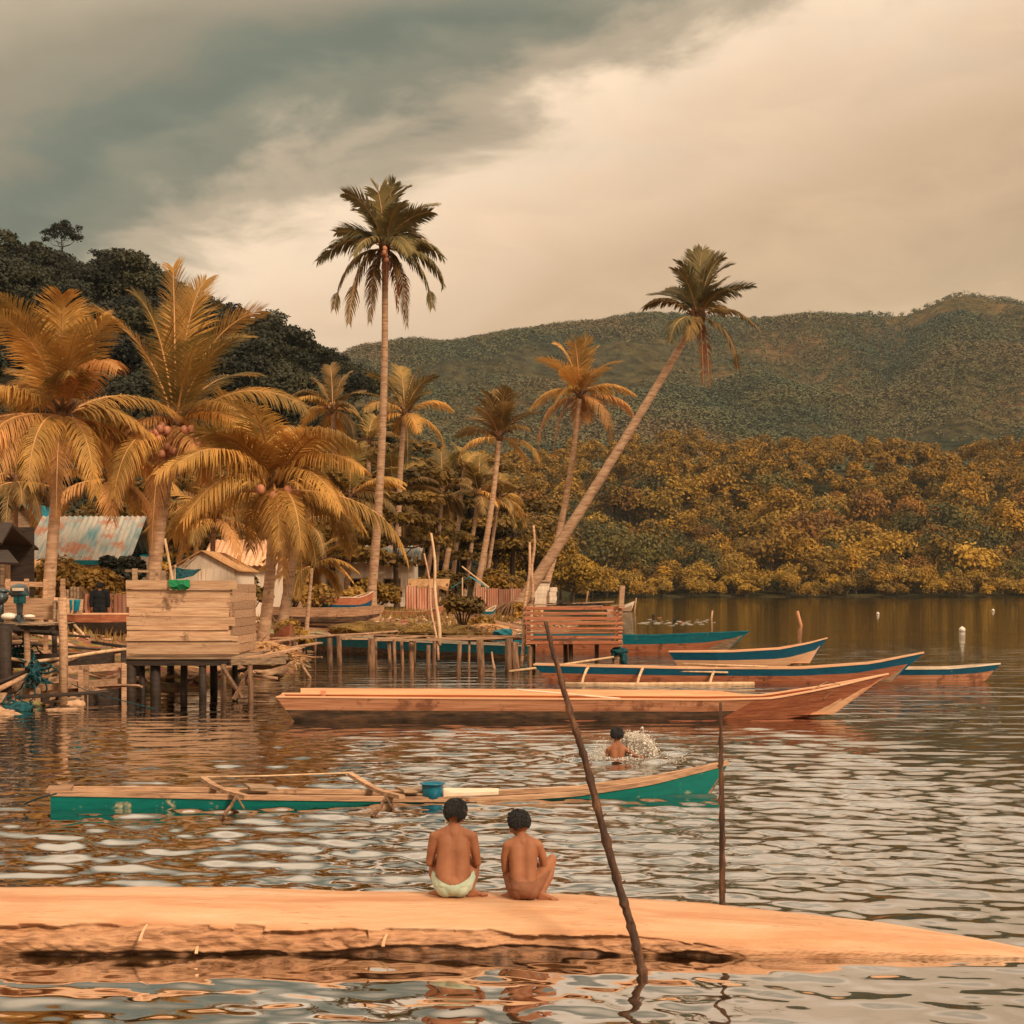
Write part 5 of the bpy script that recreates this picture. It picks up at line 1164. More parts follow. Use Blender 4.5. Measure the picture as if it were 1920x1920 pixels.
# heaps of cut palm thatch on the bank
for i, (px, py, d_, sx, sz, m_, lab) in enumerate([(690, 1176, 51.5, 1.4, .34, 'grassy', 'long low heap of greenish thatch behind the jetty'), (780, 1180, 50, 1.0, .32, 'grassy', 'mossy heap of thatch at the foot of the white bamboo'), (855, 1182, 49, 1.0, .30, 'grassy', 'dark green heap of thatch below the broad-leaved shrub'), (912, 1180, 49.5, .8, .3, 'thatch', 'dry brown heap of palm thatch by the leaning palm roots'), (490, 1222, 30.5, .8, .32, 'thatch', 'pile of dry sloping thatch beside the platform')]):
    w = MB(); c = P(px, py, d_); rg_ = random.Random(i)
    for j in range(420):
        a = rg_.uniform(-1, 1); b = rg_.uniform(-1, 1); hgt = sz * (1 - a * a) * (1 - b * b * .6)
        p = c + Vector((a * sx, b * .7, hgt - sz * .35)); dr = Vector((rg_.gauss(0, .6) + a, rg_.gauss(0, .5) - .4, -.25 + rg_.gauss(0, .3))).normalized() * rg_.uniform(.15, .4)
        s_ = Vector((rg_.gauss(0, 1), rg_.gauss(0, 1), rg_.gauss(0, .4))).normalized() * .018
        w.add([p - s_, p + s_, p + dr + s_ * .4, p + dr - s_ * .4], [(0, 1, 2, 3)])
    w.ell(c + Vector((0, .1, -sz * .25)), (sx * .95, .6, sz * .85), 3, nz=.4, seed=i)
    tag(w.build('thatch_heap', M[m_], None, loc=c), lab, 'thatch heap', 'heaps of cut thatch on the bank')
# loose timber on the mud between the landing stage and the jetty
rl = random.Random(21)
for i in range(26):
    px_ = rl.choice([rl.uniform(-10, 235), rl.uniform(-10, 235), rl.uniform(430, 620)]); d_ = rl.uniform(24.5, 33) if px_ < 300 else rl.uniform(29, 36)
    x_ = X_(px_, d_); z_ = max(Hz(x_, d_), .02) + rl.uniform(.02, .30); a_ = rl.gauss(0, .5); L_ = rl.uniform(.6, 2.2)
    w = MB(); c_ = Vector((x_, d_, z_)); v_ = Vector((math.cos(a_), math.sin(a_), rl.gauss(0, .16))) * L_ / 2
    if rl.random() < .55: w.bar(c_ - v_, c_ + v_, rl.uniform(.08, .2), .03, roll=rl.uniform(-.4, .4), bend=rl.uniform(-.03, .03), seg=3)
    else: w.tube([c_ - v_, c_ + Vector((0, 0, rl.uniform(-.03, .05))), c_ + v_], [rl.uniform(.02, .05)] * 3, 6, wob=.08)
    tag(w.build('loose_plank', M[rl.choice(['old_wood', 'old_wood', 'dark_wood', 'pale_wood', 'grey_wood', 'post'])], None, loc=c_), 'loose weathered timber lying on the muddy bank around the stilts', 'plank', 'loose timber on the muddy bank')
# roots under the leaning palm
w = MB(); rg_ = random.Random(2); c = P(958, 1138, 74.5)
for j in range(46):
    a = rg_.uniform(-1, 1); p1 = c + Vector((a * 1.3 - .2, rg_.uniform(-.9, .3), -.35 - rg_.random() * .5)); w.tube([c + Vector((a * .3, 0, .25)), (c + p1) / 2 + Vector((a * .4, 0, .12)), p1], [.05, .04, .02], 5)
tag(w.build('palm_roots', M['fibre'], None, True, loc=c), 'matted roots fanned out at the foot of the leaning palm', 'roots')

# ------------------------------------------------------------------ boats
def ip(tab, s): return float(np.interp(s, [a for a, _ in tab], [b for _, b in tab]))
def boat(name, label, cat, A, B, beam, sheer, keel, k0, k1, ls, mats, floor_z=None, z0=0.0, group=None, ns=36, rail=(.035, .03), chine=.62, thw=(), inner='grey_wood', bowmat=None, bows=1.1, farplank=None, th=.025):
    A = Vector((A[0], A[1], z0)); B = Vector((B[0], B[1], z0)); ax = B - A; sd_ = Vector((ax.y, -ax.x, 0)).normalized()   # towards the camera for boats pointing right
    e = empty(name, (A + B) / 2, label, cat, group)
    def pt(s, lam, side, inset=0.0):
        t = (k0 + (k1 - k0) * s) * (1 - lam) + s * lam
        zk, zg = ip(keel, s), ip(sheer, s); b = ip(beam, s)
        wd = chine + (1 - chine) * (min(1, lam) ** .7) if lam > 0.001 else 0.0
        return A + ax * t + sd_ * side * max(0.004, b * wd - inset) + Vector((0, 0, zk + (zg - zk) * lam))
    S = [i / ns for i in range(ns + 1)]
    # lower hull
    h = MB(); vs = []; lv = [(-1, ls), (-1, ls * .55), (-1, .10), (0, 0), (1, .10), (1, ls * .55), (1, ls)]
    for s in S:
        for (sg, lam) in lv: vs.append(pt(s, lam, sg) if sg else pt(s, 0.0, 0))
    n = len(lv)
    for i in range(ns):
        for j in range(n - 1): h.add([], []); h.f.append((i * n + j, i * n + j + 1, (i + 1) * n + j + 1, (i + 1) * n + j)); h.mi.append(1 if S[i] > bows else 0)
    h.v = [tuple(p) for p in vs]
    h.f.append(tuple(range(n))); h.mi.append(0); h.f.append(tuple(ns * n + j for j in range(n - 1, -1, -1))); h.mi.append(1 if bowmat else 0)
    h.build('hull', [M[mats[0]], M[bowmat or mats[0]]], e)
    # upper strakes with their inner faces
    for sg in (1, -1):
        u_ = MB(); vs = []
        for s in S:
            b = ip(beam, s)
            fl = floor_z if floor_z is not None else ip(keel, s) + .02
            p_in = pt(s, .2, sg, th); p_in.z = z0 + min(fl - .01, ip(sheer, s) - .05)
            vs += [pt(s, ls, sg), pt(s, 1.0, sg), pt(s, 1.0, sg, th), p_in]
        for i in range(ns):
            for j in range(3): u_.f.append((i * 4 + j, i * 4 + j + 1, i * 4 + 5 + j, i * 4 + 4 + j)); u_.mi.append(1 if j == 2 else (2 if S[i] > bows else 0))
        u_.f.append((0, 1, 2, 3)); u_.mi.append(0); u_.f.append((ns * 4 + 3, ns * 4 + 2, ns * 4 + 1, ns * 4)); u_.mi.append(0)
        u_.v = [tuple(p) for p in vs]
        u_.build('side_plank', [M[mats[1]], M[inner], M[bowmat or mats[1]]], e)
        if rail:
            r = MB(); vs = []
            for s in S:
                o_ = pt(s, 1.0, sg, -.006); i_ = pt(s, 1.0, sg, rail[0]); dz = Vector((0, 0, rail[1]))
                vs += [o_ - dz * .5, o_ + dz * .5, i_ + dz * .5, i_ - dz * .5]
            r.add(vs, [(i * 4 + j, i * 4 + (j + 1) % 4, i * 4 + 4 + (j + 1) % 4, i * 4 + 4 + j) for i in range(ns) for j in range(4)] + [(3, 2, 1, 0), (ns * 4, ns * 4 + 1, ns * 4 + 2, ns * 4 + 3)])
            r.build('gunwale', M[mats[2]], e)
    # transom
    tr = MB(); a, b_, c, d_ = pt(0, 1, 1), pt(0, 1, -1), pt(0, .1, -1), pt(0, .1, 1); off = ax.normalized() * .03
    tr.add([a, b_, c, d_, a + off, b_ + off, c + off, d_ + off], [(0, 1, 2, 3), (7, 6, 5, 4), (0, 4, 5, 1), (1, 5, 6, 2), (2, 6, 7, 3), (3, 7, 4, 0)]); tr.build('transom', M[mats[1]], e)
    if floor_z is not None:
        f = MB(); vs = []
        for s in S[1:-1]:
            b = ip(beam, s)
            for sg in (-1, 1):
                p = pt(s, .3, sg, .02); p.z = z0 + floor_z; vs.append(p)
        f.add(vs, [(i * 2, i * 2 + 1, i * 2 + 3, i * 2 + 2) for i in range(len(S) - 3)]); f.build('floor', M[inner], e)
    for s in thw:
        w = MB(); a, b_ = pt(s, .86, 1, .01), pt(s, .86, -1, .01); w.bar(a, b_, .14, .025); w.build('thwart', M[mats[2]], e)
    if farplank:
        s0, s1, hh = farplank; w = MB(); vs = []
        SS = [s0 + (s1 - s0) * i / 20 for i in range(21)]
        for s in SS:
            p = pt(s, 1, -1, .0); q = pt(s, 1, -1, .03); hz = hh * (1 if s < s1 - .05 else (s1 - s) / .05 * .9 + .1)
            vs += [p, p + Vector((0, 0, hz)), q + Vector((0, 0, hz)), q - Vector((0, 0, .02))]
        w.add(vs, [(i * 4 + j, i * 4 + (j + 1) % 4, i * 4 + 4 + (j + 1) % 4, i * 4 + 4 + j) for i in range(20) for j in range(4)] + [(3, 2, 1, 0), (80, 81, 82, 83)]); w.build('wash_board', M['orange_light'], e)
        for s in (s0 + .03, .48):
            w = MB(); p = pt(s, .7, -1, .06); w.bar(p, p + Vector((0, 0, .20)), .08, .03); w.build('rib', M['orange_wood'], e)
    return e, pt
GB = 'painted wooden boats moored off the jetty'
# long unpainted boat
e, pt = boat('longboat', 'long unpainted orange plank boat lying broadside in the middle of the lagoon', 'boat', (-3.66, 22.38), (6.02, 22.75),
     [(0, .40), (.3, .48), (.72, .46), (.85, .33), (.95, .13), (1, .02)], [(0, .385), (.35, .355), (.70, .325), (.80, .34), (.90, .50), (1, .70)], [(0, -.10), (.8, -.12), (.92, -.06), (1, .02)], .035, .885, .58,
     ('weedy', 'orange_wood', 'orange_light'), floor_z=.06, ns=44, rail=(.10, .02), thw=(), inner='orange_light', bowmat='red_wood', bows=.765, farplank=(.03, .77, .085))
w = MB(); w.tube([pt(.38, 1.25, .2), pt(.55, 1.02, .9)], .014, 6); w.build('oar_shaft', M['white_paint'], e)
w = MB(); w.tube([pt(.86, 1.0, .9), pt(.87, 1.15, .4), pt(.88, 1.18, 0), pt(.91, 1.04, .9), pt(.93, .6, 1.1)], .008, 5); w.build('bow_rope', M['grey_wood'], e)
w = MB(); w.box(pt(.5, .22, 1) + Vector((0, -.004, 0)), (7.0, .035, .03)); w.build('rubbing_strip', M['red_wood'], e)
# narrow blue outrigger boat
e, pt = boat('outrigger_boat', 'narrow dark blue and orange outrigger boat with bamboo float', 'boat', (.50, 32.1), (8.95, 30.9),
     [(0, .16), (.1, .26), (.6, .30), (.85, .2), (1, .02)], [(0, .36), (.4, .31), (.7, .33), (.87, .45), (1, .68)], [(0, -.1), (.85, -.1), (1, .05)], .05, .90, .60,
     ('red_wood', 'blue', 'orange_light'), floor_z=.05, rail=(.05, .035), thw=(.3, .6, .75), group=GB)
fl = MB(); fl.tube([P(1058, 1283, 30.6), P(1180, 1284, 30.5), P(1300, 1283, 30.5), P(1414, 1282.5, 30.6)], .05, 8, wob=.03); fl.build('float', M['bamboo'], e, True)
for px in (1096, 1200, 1336):
    bm_ = MB(); bm_.tube([P(px + 10, 1250, 32.0), P(px + 4, 1255, 31.4), P(px - 2, 1270, 31.0), P(px - 5, 1282, 30.6)], [.03, .035, .03, .03], 6); bm_.build('boom', M['bamboo'], e, True)
for (a, b) in [((1030, 1252, 31.9), (1420, 1253, 31.6)), ((1100, 1246, 32.1), (1350, 1257, 31.6)), ((1280, 1245, 31.9), (1440, 1250, 31.5)), ((1180, 1256, 31.6), (1365, 1261, 31.2))]:
    bm_ = MB(); bm_.tube([P(*a), P(*b)], .022, 6); bm_.build('bamboo_pole', M['bamboo'], e, True)
boat('small_boat', 'small boat with navy side and pale hull, furthest right of the moored boats', 'boat', (8.0, 31.9), (10.85, 31.6),
     [(0, .28), (.4, .36), (.8, .24), (1, .02)], [(0, .28), (.6, .30), (1, .40)], [(0, -.1), (.85, -.1), (1, -.02)], .04, .87, .64, ('orange_wood', 'blue', 'white_paint'), floor_z=.04, thw=(.3, .6), group=GB, inner='red_wood')
boat('small_boat', 'blue boat with an orange stripe and upturned bow behind the outrigger boat', 'boat', (4.28, 38.9), (8.52, 38.4),
     [(0, .22), (.3, .40), (.75, .34), (1, .02)], [(0, .35), (.4, .37), (.7, .45), (.88, .60), (1, .74)], [(0, -.1), (.8, -.1), (1, .10)], .07, .86, .50, ('orange_light', 'blue', 'orange_light'), floor_z=.06, thw=(.35, .6), group=GB, inner='orange_light')
boat('long_teal_boat', 'long teal boat with a brown hull behind the slatted hut', 'boat', (.2, 47.3), (7.7, 46.0),
     [(0, .4), (.5, .5), (.8, .35), (1, .02)], [(0, .55), (.6, .55), (1, .70)], [(0, -.15), (.85, -.12), (1, .2)], .03, .88, .58, ('red_wood', 'teal', 'teal'), floor_z=.08, thw=(.3, .5), group=GB)
e, pt = boat('jetty_boat', 'long teal boat with white line moored behind the posts of the jetty', 'boat', (-7.35, 47.4), (.5, 41.4),
     [(0, .02), (.08, .28), (.5, .5), (1, .36)], [(0, .66), (.2, .53), (.6, .45), (1, .42)], [(0, .1), (.12, -.1), (1, -.12)], .06, .98, .52, ('weedy', 'teal', 'white_paint'), floor_z=.06, thw=(.3, .6, .9), group=GB, inner='teal')
w = MB(); w.box(pt(.93, 1.25, 0), (.9, .6, .12), rz=-.8, jit=.03); w.ell(pt(.90, 1.6, 0), (.3, .2, .13), 3, nz=.5); w.build('bundle', M['teal'], e)
boat('far_boat', 'small pale canoe lying off the point beyond the slatted hut', 'boat', (8.3, 128), (11.2, 130),
     [(0, .25), (.5, .35), (1, .03)], [(0, .35), (.5, .40), (1, .95)], [(0, -.1), (1, .3)], .1, .85, .5, ('orange_wood', 'white_wall', 'white_wall'), floor_z=.06, ns=14)
# half-sunk green outrigger canoe
e, pt = boat('green_canoe', 'half sunken sea-green outrigger canoe with peeling paint', 'boat', (-4.32, 13.4), (2.18, 14.35),
     [(0, .17), (.2, .24), (.6, .25), (.85, .16), (1, .015)], [(0, .150), (.12, .125), (.28, .085), (.50, .036), (.63, .014), (.76, .045), (.88, .14), (1, .30)], [(0, -.22), (.9, -.25), (1, -.12)], .0, .955, .80,
     ('green', 'green', 'old_wood'), floor_z=None, rail=(.04, .045), inner='old_wood', ns=48)
k = MB(); k.box(pt(0, 1.0, 0) + Vector((.06, 0, .02)), (.22, .30, .03), rz=.2); k.build('stern_block', M['old_wood'], e)
for (a, m_, m2, b, s_) in [((380, 1459, 14.2), (402, 1474, 13.8), (428, 1485, 13.5), (462, 1494, 13.1), .28), ((657, 1452, 14.6), (690, 1472, 14.1), (715, 1485, 13.8), (752, 1494, 13.4), .5)]:
    w = MB(); pp = [P(*a), P(*m_), P(*m2), P(*b)]
    for i in range(3): w.bar(pp[i], pp[i + 1] + (pp[i + 1] - pp[i]) * .05, .06, .035)
    w.build('boom', M['old_wood'], e)
    w = MB(); w.box(pt(s_ + .005, 1.1, 0) + Vector((.05, 0, .03)), (.26, .34, .025), rz=.35, ry=.08, jit=.006); w.build('seat_board', M['grey_wood'], e)
w = MB(); w.tube([P(352, 1458, 14.5), P(500, 1455, 14.6), P(662, 1449, 14.8)], .010, 6); w.build('float', M['bamboo'], e, True)
for (px, py) in [(418, 1500), (698, 1502)]:
    w = MB(); w.tube([P(px + 25, py - 8, 13.1), P(px + 16, py + 10, 12.9), P(px, py + 30, 12.75)], [.012, .018, .02], 5); w.tube([P(px + 25, py - 8, 13.1), P(px + 40, py + 16, 12.8)], .010, 5); w.build('lashing', M['post'], e)
w = MB(); w.tube([P(106, 1488, 12.8), P(70, 1497, 12.95), P(45, 1508, 13.2)], .008, 5); w.build('stern_rope', M['tealnet'], e)
pb = P(811, 1497, 13.75)
w = MB(); prof = [(.075, 0), (.098, .02), (.104, .10), (.105, .145), (.125, .150), (.125, .158), (.100, .156), (.096, .03)]
vs = []; 
for (r_, z_) in prof: vs += [(pb.x + r_ * math.cos(a * math.pi / 12), pb.y + r_ * math.sin(a * math.pi / 12), .02 + z_) for a in range(24)]
w.add(vs, [(i * 24 + j, i * 24 + (j + 1) % 24, i * 24 + 24 + (j + 1) % 24, i * 24 + 24 + j) for i in range(7) for j in range(24)] + [tuple(range(23, -1, -1)), tuple(7 * 24 + j for j in range(24))])
tag(w.build('basin', M['bucket'], None, True, loc=(pb.x, pb.y, .02)), 'blue plastic basin standing amidships in the sunken green canoe', 'basin')
w = MB(); w.sheet([[P(832, 1488, 13.7), P(935, 1484, 13.9)], [P(832, 1477, 14.0), P(935, 1478, 14.1)]], .03); tag(w.build('plank', M['white_paint'], None, loc=P(880, 1485, 13.9)), 'pale plank lying beside the basin in the sunken canoe', 'plank')
# boats drawn up on the bank
def zl(x, y): return Hz(x, y)
GS = 'old boats drawn up on the bank'
def shoreboat(px0, px1, d0, d1, label, mats, bm_=.45, hh=.5, ls=.55, inner='old_wood', up=(.1, .25), dz=0.0, name='beached_boat'):
    a = (X_(px0, d0), d0); b = (X_(px1, d1), d1); z0 = max(zl(*a), zl(*b)) - .05 + dz
    return boat(name, label, 'boat', a, b, [(0, .08), (.15, bm_ * .7), (.5, bm_), (.85, bm_ * .7), (1, .03)], [(0, hh + up[0]), (.3, hh), (.7, hh), (1, hh + up[1])], [(0, .12), (.2, 0), (.8, 0), (1, .15)], .06, .94, ls, mats, floor_z=.12, z0=z0, group=GS, inner=inner)
shoreboat(503, 722, 54.5, 55.5, 'long weathered dugout hull with a dark streaked side on the bank', ('weedy', 'old_wood', 'old_wood'), .5, .60, .45, up=(.05, .1))
shoreboat(596, 700, 60, 61, 'beached boat with a red side plank over a dark teal hull', ('blue', 'red_wood', 'white_paint'), .6, .85, .62, inner='red_wood')
shoreboat(700, 832, 61, 62, 'slim reddish hull lying beyond the tallest palm trunk', ('red_wood', 'red_wood', 'old_wood'), .3, .22, .5)
shoreboat(498, 545, 41.5, 39.5, 'pointed red-brown bow rising beside the stilt hut', ('weedy', 'red_wood', 'old_wood'), .3, .6, .5, up=(0, .35))
shoreboat(885, 930, 66, 67, 'small teal-edged canoe behind the shelter', ('grey_wood', 'teal', 'white_paint'), .3, .3, .5)
shoreboat(118, 262, 35.8, 36.3, 'reddish plank boat beached behind the stilt hut, orange rail on top', ('dark_wood', 'red_wood', 'orange_light'), .5, .55, .62, up=(0, 0), inner='red_wood')
shoreboat(20, 112, 34, 35, 'dark old boat lying on the mud under the landing stage', ('dark_wood', 'weedy', 'grey_wood'), .4, .35, .5)

# ------------------------------------------------------------------ carved log in the foreground
def make_log():
    nx, na = 900, 150
    x = np.linspace(-6.2, 3.15, nx); ph = np.linspace(-105, 112, na)   # angle from the top; + is the camera side
    Xg, Pg = np.meshgrid(x, np.radians(ph), indexing='ij')
    w = np.interp(x, [-6.2, 0.2, 1.2, 2.2, 2.8, 3.15], [.50, .50, .47, .33, .16, .02])
    h = np.interp(x, [-6.2, -3, -.4, .4, 1.2, 2.0, 2.7, 3.15], [.285, .268, .235, .205, .165, .100, .035, -.03])
    w = w + .008 * np.sin(x * 2.3); h = h + .005 * np.sin(x * 3.1 + 1)
    Wg = w[:, None]; Hg = h[:, None]
    y0 = 7.93 + Wg * 0.96
    sn, cs_ = np.sin(Pg), np.cos(Pg)
    px_ = np.sign(sn) * np.abs(sn) ** .92
    zz = np.sign(cs_) * np.abs(cs_) ** .78
    # radial detail: adze facets, broken lower skin
    ang = Pg
    facet = .007 * fbm(Xg * 1.0, ang * .55, 9.0, 3, 5) + .0035 * fbm(Xg * .6, ang * .8, 30.0, 2, 15) + .0013 * np.sin((Xg * 1.0 + ang * .30) * 118 + 2 * fbm(Xg, ang, 3, 2, 6)) * sstep(.2, .5, ang) * (.35 + .65 * sstep(.3, 1.0, Xg))
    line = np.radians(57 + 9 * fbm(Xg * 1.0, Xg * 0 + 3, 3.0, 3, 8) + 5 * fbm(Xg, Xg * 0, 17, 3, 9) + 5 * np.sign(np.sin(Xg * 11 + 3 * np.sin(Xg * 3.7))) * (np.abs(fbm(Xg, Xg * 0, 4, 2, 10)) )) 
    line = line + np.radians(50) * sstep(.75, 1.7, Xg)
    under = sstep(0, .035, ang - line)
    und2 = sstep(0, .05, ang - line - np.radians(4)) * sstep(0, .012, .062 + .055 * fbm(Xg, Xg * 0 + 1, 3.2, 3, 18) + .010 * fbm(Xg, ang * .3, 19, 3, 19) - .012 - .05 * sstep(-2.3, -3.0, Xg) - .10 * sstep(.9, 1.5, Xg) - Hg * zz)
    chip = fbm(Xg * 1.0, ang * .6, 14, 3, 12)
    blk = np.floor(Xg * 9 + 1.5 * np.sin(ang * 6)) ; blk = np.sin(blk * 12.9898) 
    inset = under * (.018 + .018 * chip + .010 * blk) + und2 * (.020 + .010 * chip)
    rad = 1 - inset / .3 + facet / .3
    Y = y0 - Wg * px_ * rad
    Z = Hg * zz * rad
    Z = np.where(ang > math.pi / 2, Z - .03, Z)
    me = grid_mesh('log', Xg, Y, Z)
    me.flip_normals() if hasattr(me, 'flip_normals') else None
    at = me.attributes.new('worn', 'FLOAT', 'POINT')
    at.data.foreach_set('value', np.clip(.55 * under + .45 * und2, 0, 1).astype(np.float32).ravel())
    return me
def log_mat():
    m, nt, b = principled('carved_log_wood')
    tcn = nt.nodes.new('ShaderNodeTexCoord')
    def nz(vec, sc, det):
        mp = nt.nodes.new('ShaderNodeMapping'); mp.inputs['Scale'].default_value = vec; nt.links.new(tcn.outputs['Object'], mp.inputs[0])
        t = nt.nodes.new('ShaderNodeTexNoise'); t.inputs['Scale'].default_value = sc; t.inputs['Detail'].default_value = det; t.inputs['Roughness'].default_value = .6; t.inputs['Distortion'].default_value = .4
        nt.links.new(mp.outputs[0], t.inputs[0]); return t.outputs[0]
    g1 = nz((.35, 3, 3), 2.2, 6); g2 = nz((1.2, 9, 9), 5, 5); g3 = nz((1.0, 2.2, 2.2), 1.1, 7)
    base = ramp(nt, g1, [(.30, c4((.48, .205, .090))), (.5, c4((.58, .315, .165))), (.68, c4((.62, .39, .235)))])
    st = ramp(nt, g3, [(.54, (0, 0, 0, 1)), (.70, (.6, .6, .6, 1))])
    mx1 = nt.nodes.new('ShaderNodeMix'); mx1.data_type = 'RGBA'; nt.links.new(st, mx1.inputs[0]); nt.links.new(base, mx1.inputs[6]); mx1.inputs[7].default_value = c4((.46, .20, .09))
    ck = nz((.55, 7, 7), 2.6, 3)
    ckf = ramp(nt, nmath(nt, 'ABSOLUTE', nmath(nt, 'SUBTRACT', ck, .5)), [(.0, (.75, .75, .75, 1)), (.018, (0, 0, 0, 1))])
    ckm = nmath(nt, 'MULTIPLY', ckf, ramp(nt, nz((.8, 1, 1), 1.7, 2), [(.5, (0, 0, 0, 1)), (.62, (1, 1, 1, 1))]))
    mxc = nt.nodes.new('ShaderNodeMix'); mxc.data_type = 'RGBA'; nt.links.new(ckm, mxc.inputs[0]); nt.links.new(mx1.outputs[2], mxc.inputs[6]); mxc.inputs[7].default_value = c4((.28, .12, .05)); mx1 = mxc
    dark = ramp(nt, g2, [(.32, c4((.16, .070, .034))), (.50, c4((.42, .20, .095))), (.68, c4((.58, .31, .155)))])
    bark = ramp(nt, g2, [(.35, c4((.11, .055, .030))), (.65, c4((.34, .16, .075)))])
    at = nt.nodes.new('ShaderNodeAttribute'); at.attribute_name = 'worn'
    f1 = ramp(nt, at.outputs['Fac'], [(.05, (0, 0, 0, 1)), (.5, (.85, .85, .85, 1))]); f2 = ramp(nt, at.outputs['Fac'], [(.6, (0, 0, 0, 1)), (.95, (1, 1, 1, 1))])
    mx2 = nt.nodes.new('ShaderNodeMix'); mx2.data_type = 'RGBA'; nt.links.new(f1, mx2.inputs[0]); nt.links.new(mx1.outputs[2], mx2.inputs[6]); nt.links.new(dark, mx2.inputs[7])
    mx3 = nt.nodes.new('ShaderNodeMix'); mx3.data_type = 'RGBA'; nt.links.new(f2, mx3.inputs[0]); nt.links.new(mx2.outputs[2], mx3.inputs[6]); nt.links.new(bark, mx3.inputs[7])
    nt.links.new(mx3.outputs[2], b.inputs['Base Color']); b.inputs['Roughness'].default_value = .55; b.inputs['Specular IOR Level'].default_value = .3
    bp = nt.nodes.new('ShaderNodeBump'); bp.inputs['Strength'].default_value = .6; bp.inputs['Distance'].default_value = .02
    nt.links.new(nmath(nt, 'ADD', g2, nmath(nt, 'MULTIPLY', g1, .6)), bp.inputs['Height']); nt.links.new(bp.outputs[0], b.inputs['Normal'])
    return m
M['log'] = log_mat()
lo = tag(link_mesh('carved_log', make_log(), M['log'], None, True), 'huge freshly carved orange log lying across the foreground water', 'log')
for (px, py, dx, dy) in [(262, 1765, 14, -32), (368, 1788, 3, -14), (686, 1742, 4, 18), (718, 1775, 8, -24)]:
    w = MB(); a = P(px, py, 7.86); b_ = P(px + dx, py + dy, 7.93)
    w.bar(a, b_, .018, .006, bend=.01, seg=3, taper=.6); w.build('splinter', M['orange_light'], lo)
# the two sticks standing in the foreground
def crooked(name, pts, rads, label, seed, m_='pole_bark', knots=14):
    rg_ = random.Random(seed); fine = []; rr_ = []
    for i in range(len(pts) - 1):
        for j in range(10):
            t = j / 10; p = Vector(pts[i]).lerp(Vector(pts[i + 1]), t); fine.append(p + Vector((rg_.gauss(0, .0012), rg_.gauss(0, .0012), 0))); rr_.append((rads[i] * (1 - t) + rads[i + 1] * t) * rg_.uniform(.93, 1.06))
    fine.append(Vector(pts[-1])); rr_.append(rads[-1])
    for k in range(1, len(fine) - 1, max(3, len(fine) // knots)): rr_[k] *= 1.28
    w = MB(); w.tube(fine, rr_, 9, wob=.06)
    for k in range(3, len(fine) - 2, 9):
        a = rg_.uniform(0, 6.28); w.tube([fine[k], fine[k] + Vector((math.cos(a) * rr_[k] * 1.8, math.sin(a) * rr_[k], rr_[k] * 1.2))], [rr_[k] * .5, rr_[k] * .25], 5)
    return tag(w.build(name, M[m_], None, True, loc=pts[0]), label, 'pole')
d0 = F * CH / (1828 - HY)
base = P(1206, 1828, d0); base2 = base + Vector((.012, 0, -.35))
crooked('crooked_pole', [base2, base, P(1186, 1745, 7.60), P(1160, 1660, 7.63), P(1122, 1520, 7.67), P(1096, 1420, 7.70), P(1070, 1340, 7.72), P(1042, 1240, 7.75), P(1023, 1166, 7.78)], [.026, .025, .023, .022, .021, .019, .017, .014, .011], 'long crooked dark pole leaning to the left in front of the carved log', 3)
crooked('thin_stake', [P(1354, 1760, 9.1) - Vector((0, 0, .5)), P(1354, 1705, 9.1), P(1354, 1560, 9.1), P(1352, 1440, 9.1), P(1351, 1317, 9.1)], [.020, .020, .018, .015, .009], 'thin upright stake standing in the water just behind the carved log', 5)
# far mooring stakes, buoys
for (a, b, r_, lab) in [((1502, 1173, 80), (1495, 1146, 80), .10, 'reddish mooring stake standing alone in the open water'), ((1334, 1159, 92), (1336, 1145, 92), .07, 'short far stake left of the reddish mooring stake'), ((1190, 1145, 120), (1193, 1121, 120), .06, 'thin stake at the tip of the point beside the pale canoe'), ((1099, 1128, 128), (1103, 1108, 128), .08, 'dead stump sticking up off the point')]:
    w = MB(); A = P(*a); w.tube([A - Vector((0, 0, .8)), A, P(*b)], [r_, r_, r_ * .8], 7, wob=.05); tag(w.build('mooring_stake', M['orange_wood' if r_ > .09 else 'old_wood'], None, True, loc=A), lab, 'stake')
for (px, py, r_, lab) in [(1804, 1182, .16, 'round white float on the open water at the right'), (1646, 1150, .13, 'small pale float far out beyond the boats'), (1862, 1144, .14, 'faint pale float furthest out at the right')]:
    c = W(px, py + 2); w = MB(); w.ell(c + Vector((0, 0, r_ * .5)), (r_, r_, r_ * .9), 3); w.tube([c + Vector((0, 0, r_ * .9)), c + Vector((0, 0, r_ * 1.55))], r_ * .3, 8)
    tag(w.build('fishing_float', M['white_plastic'], None, True, loc=c), lab, 'float', 'fishing floats')

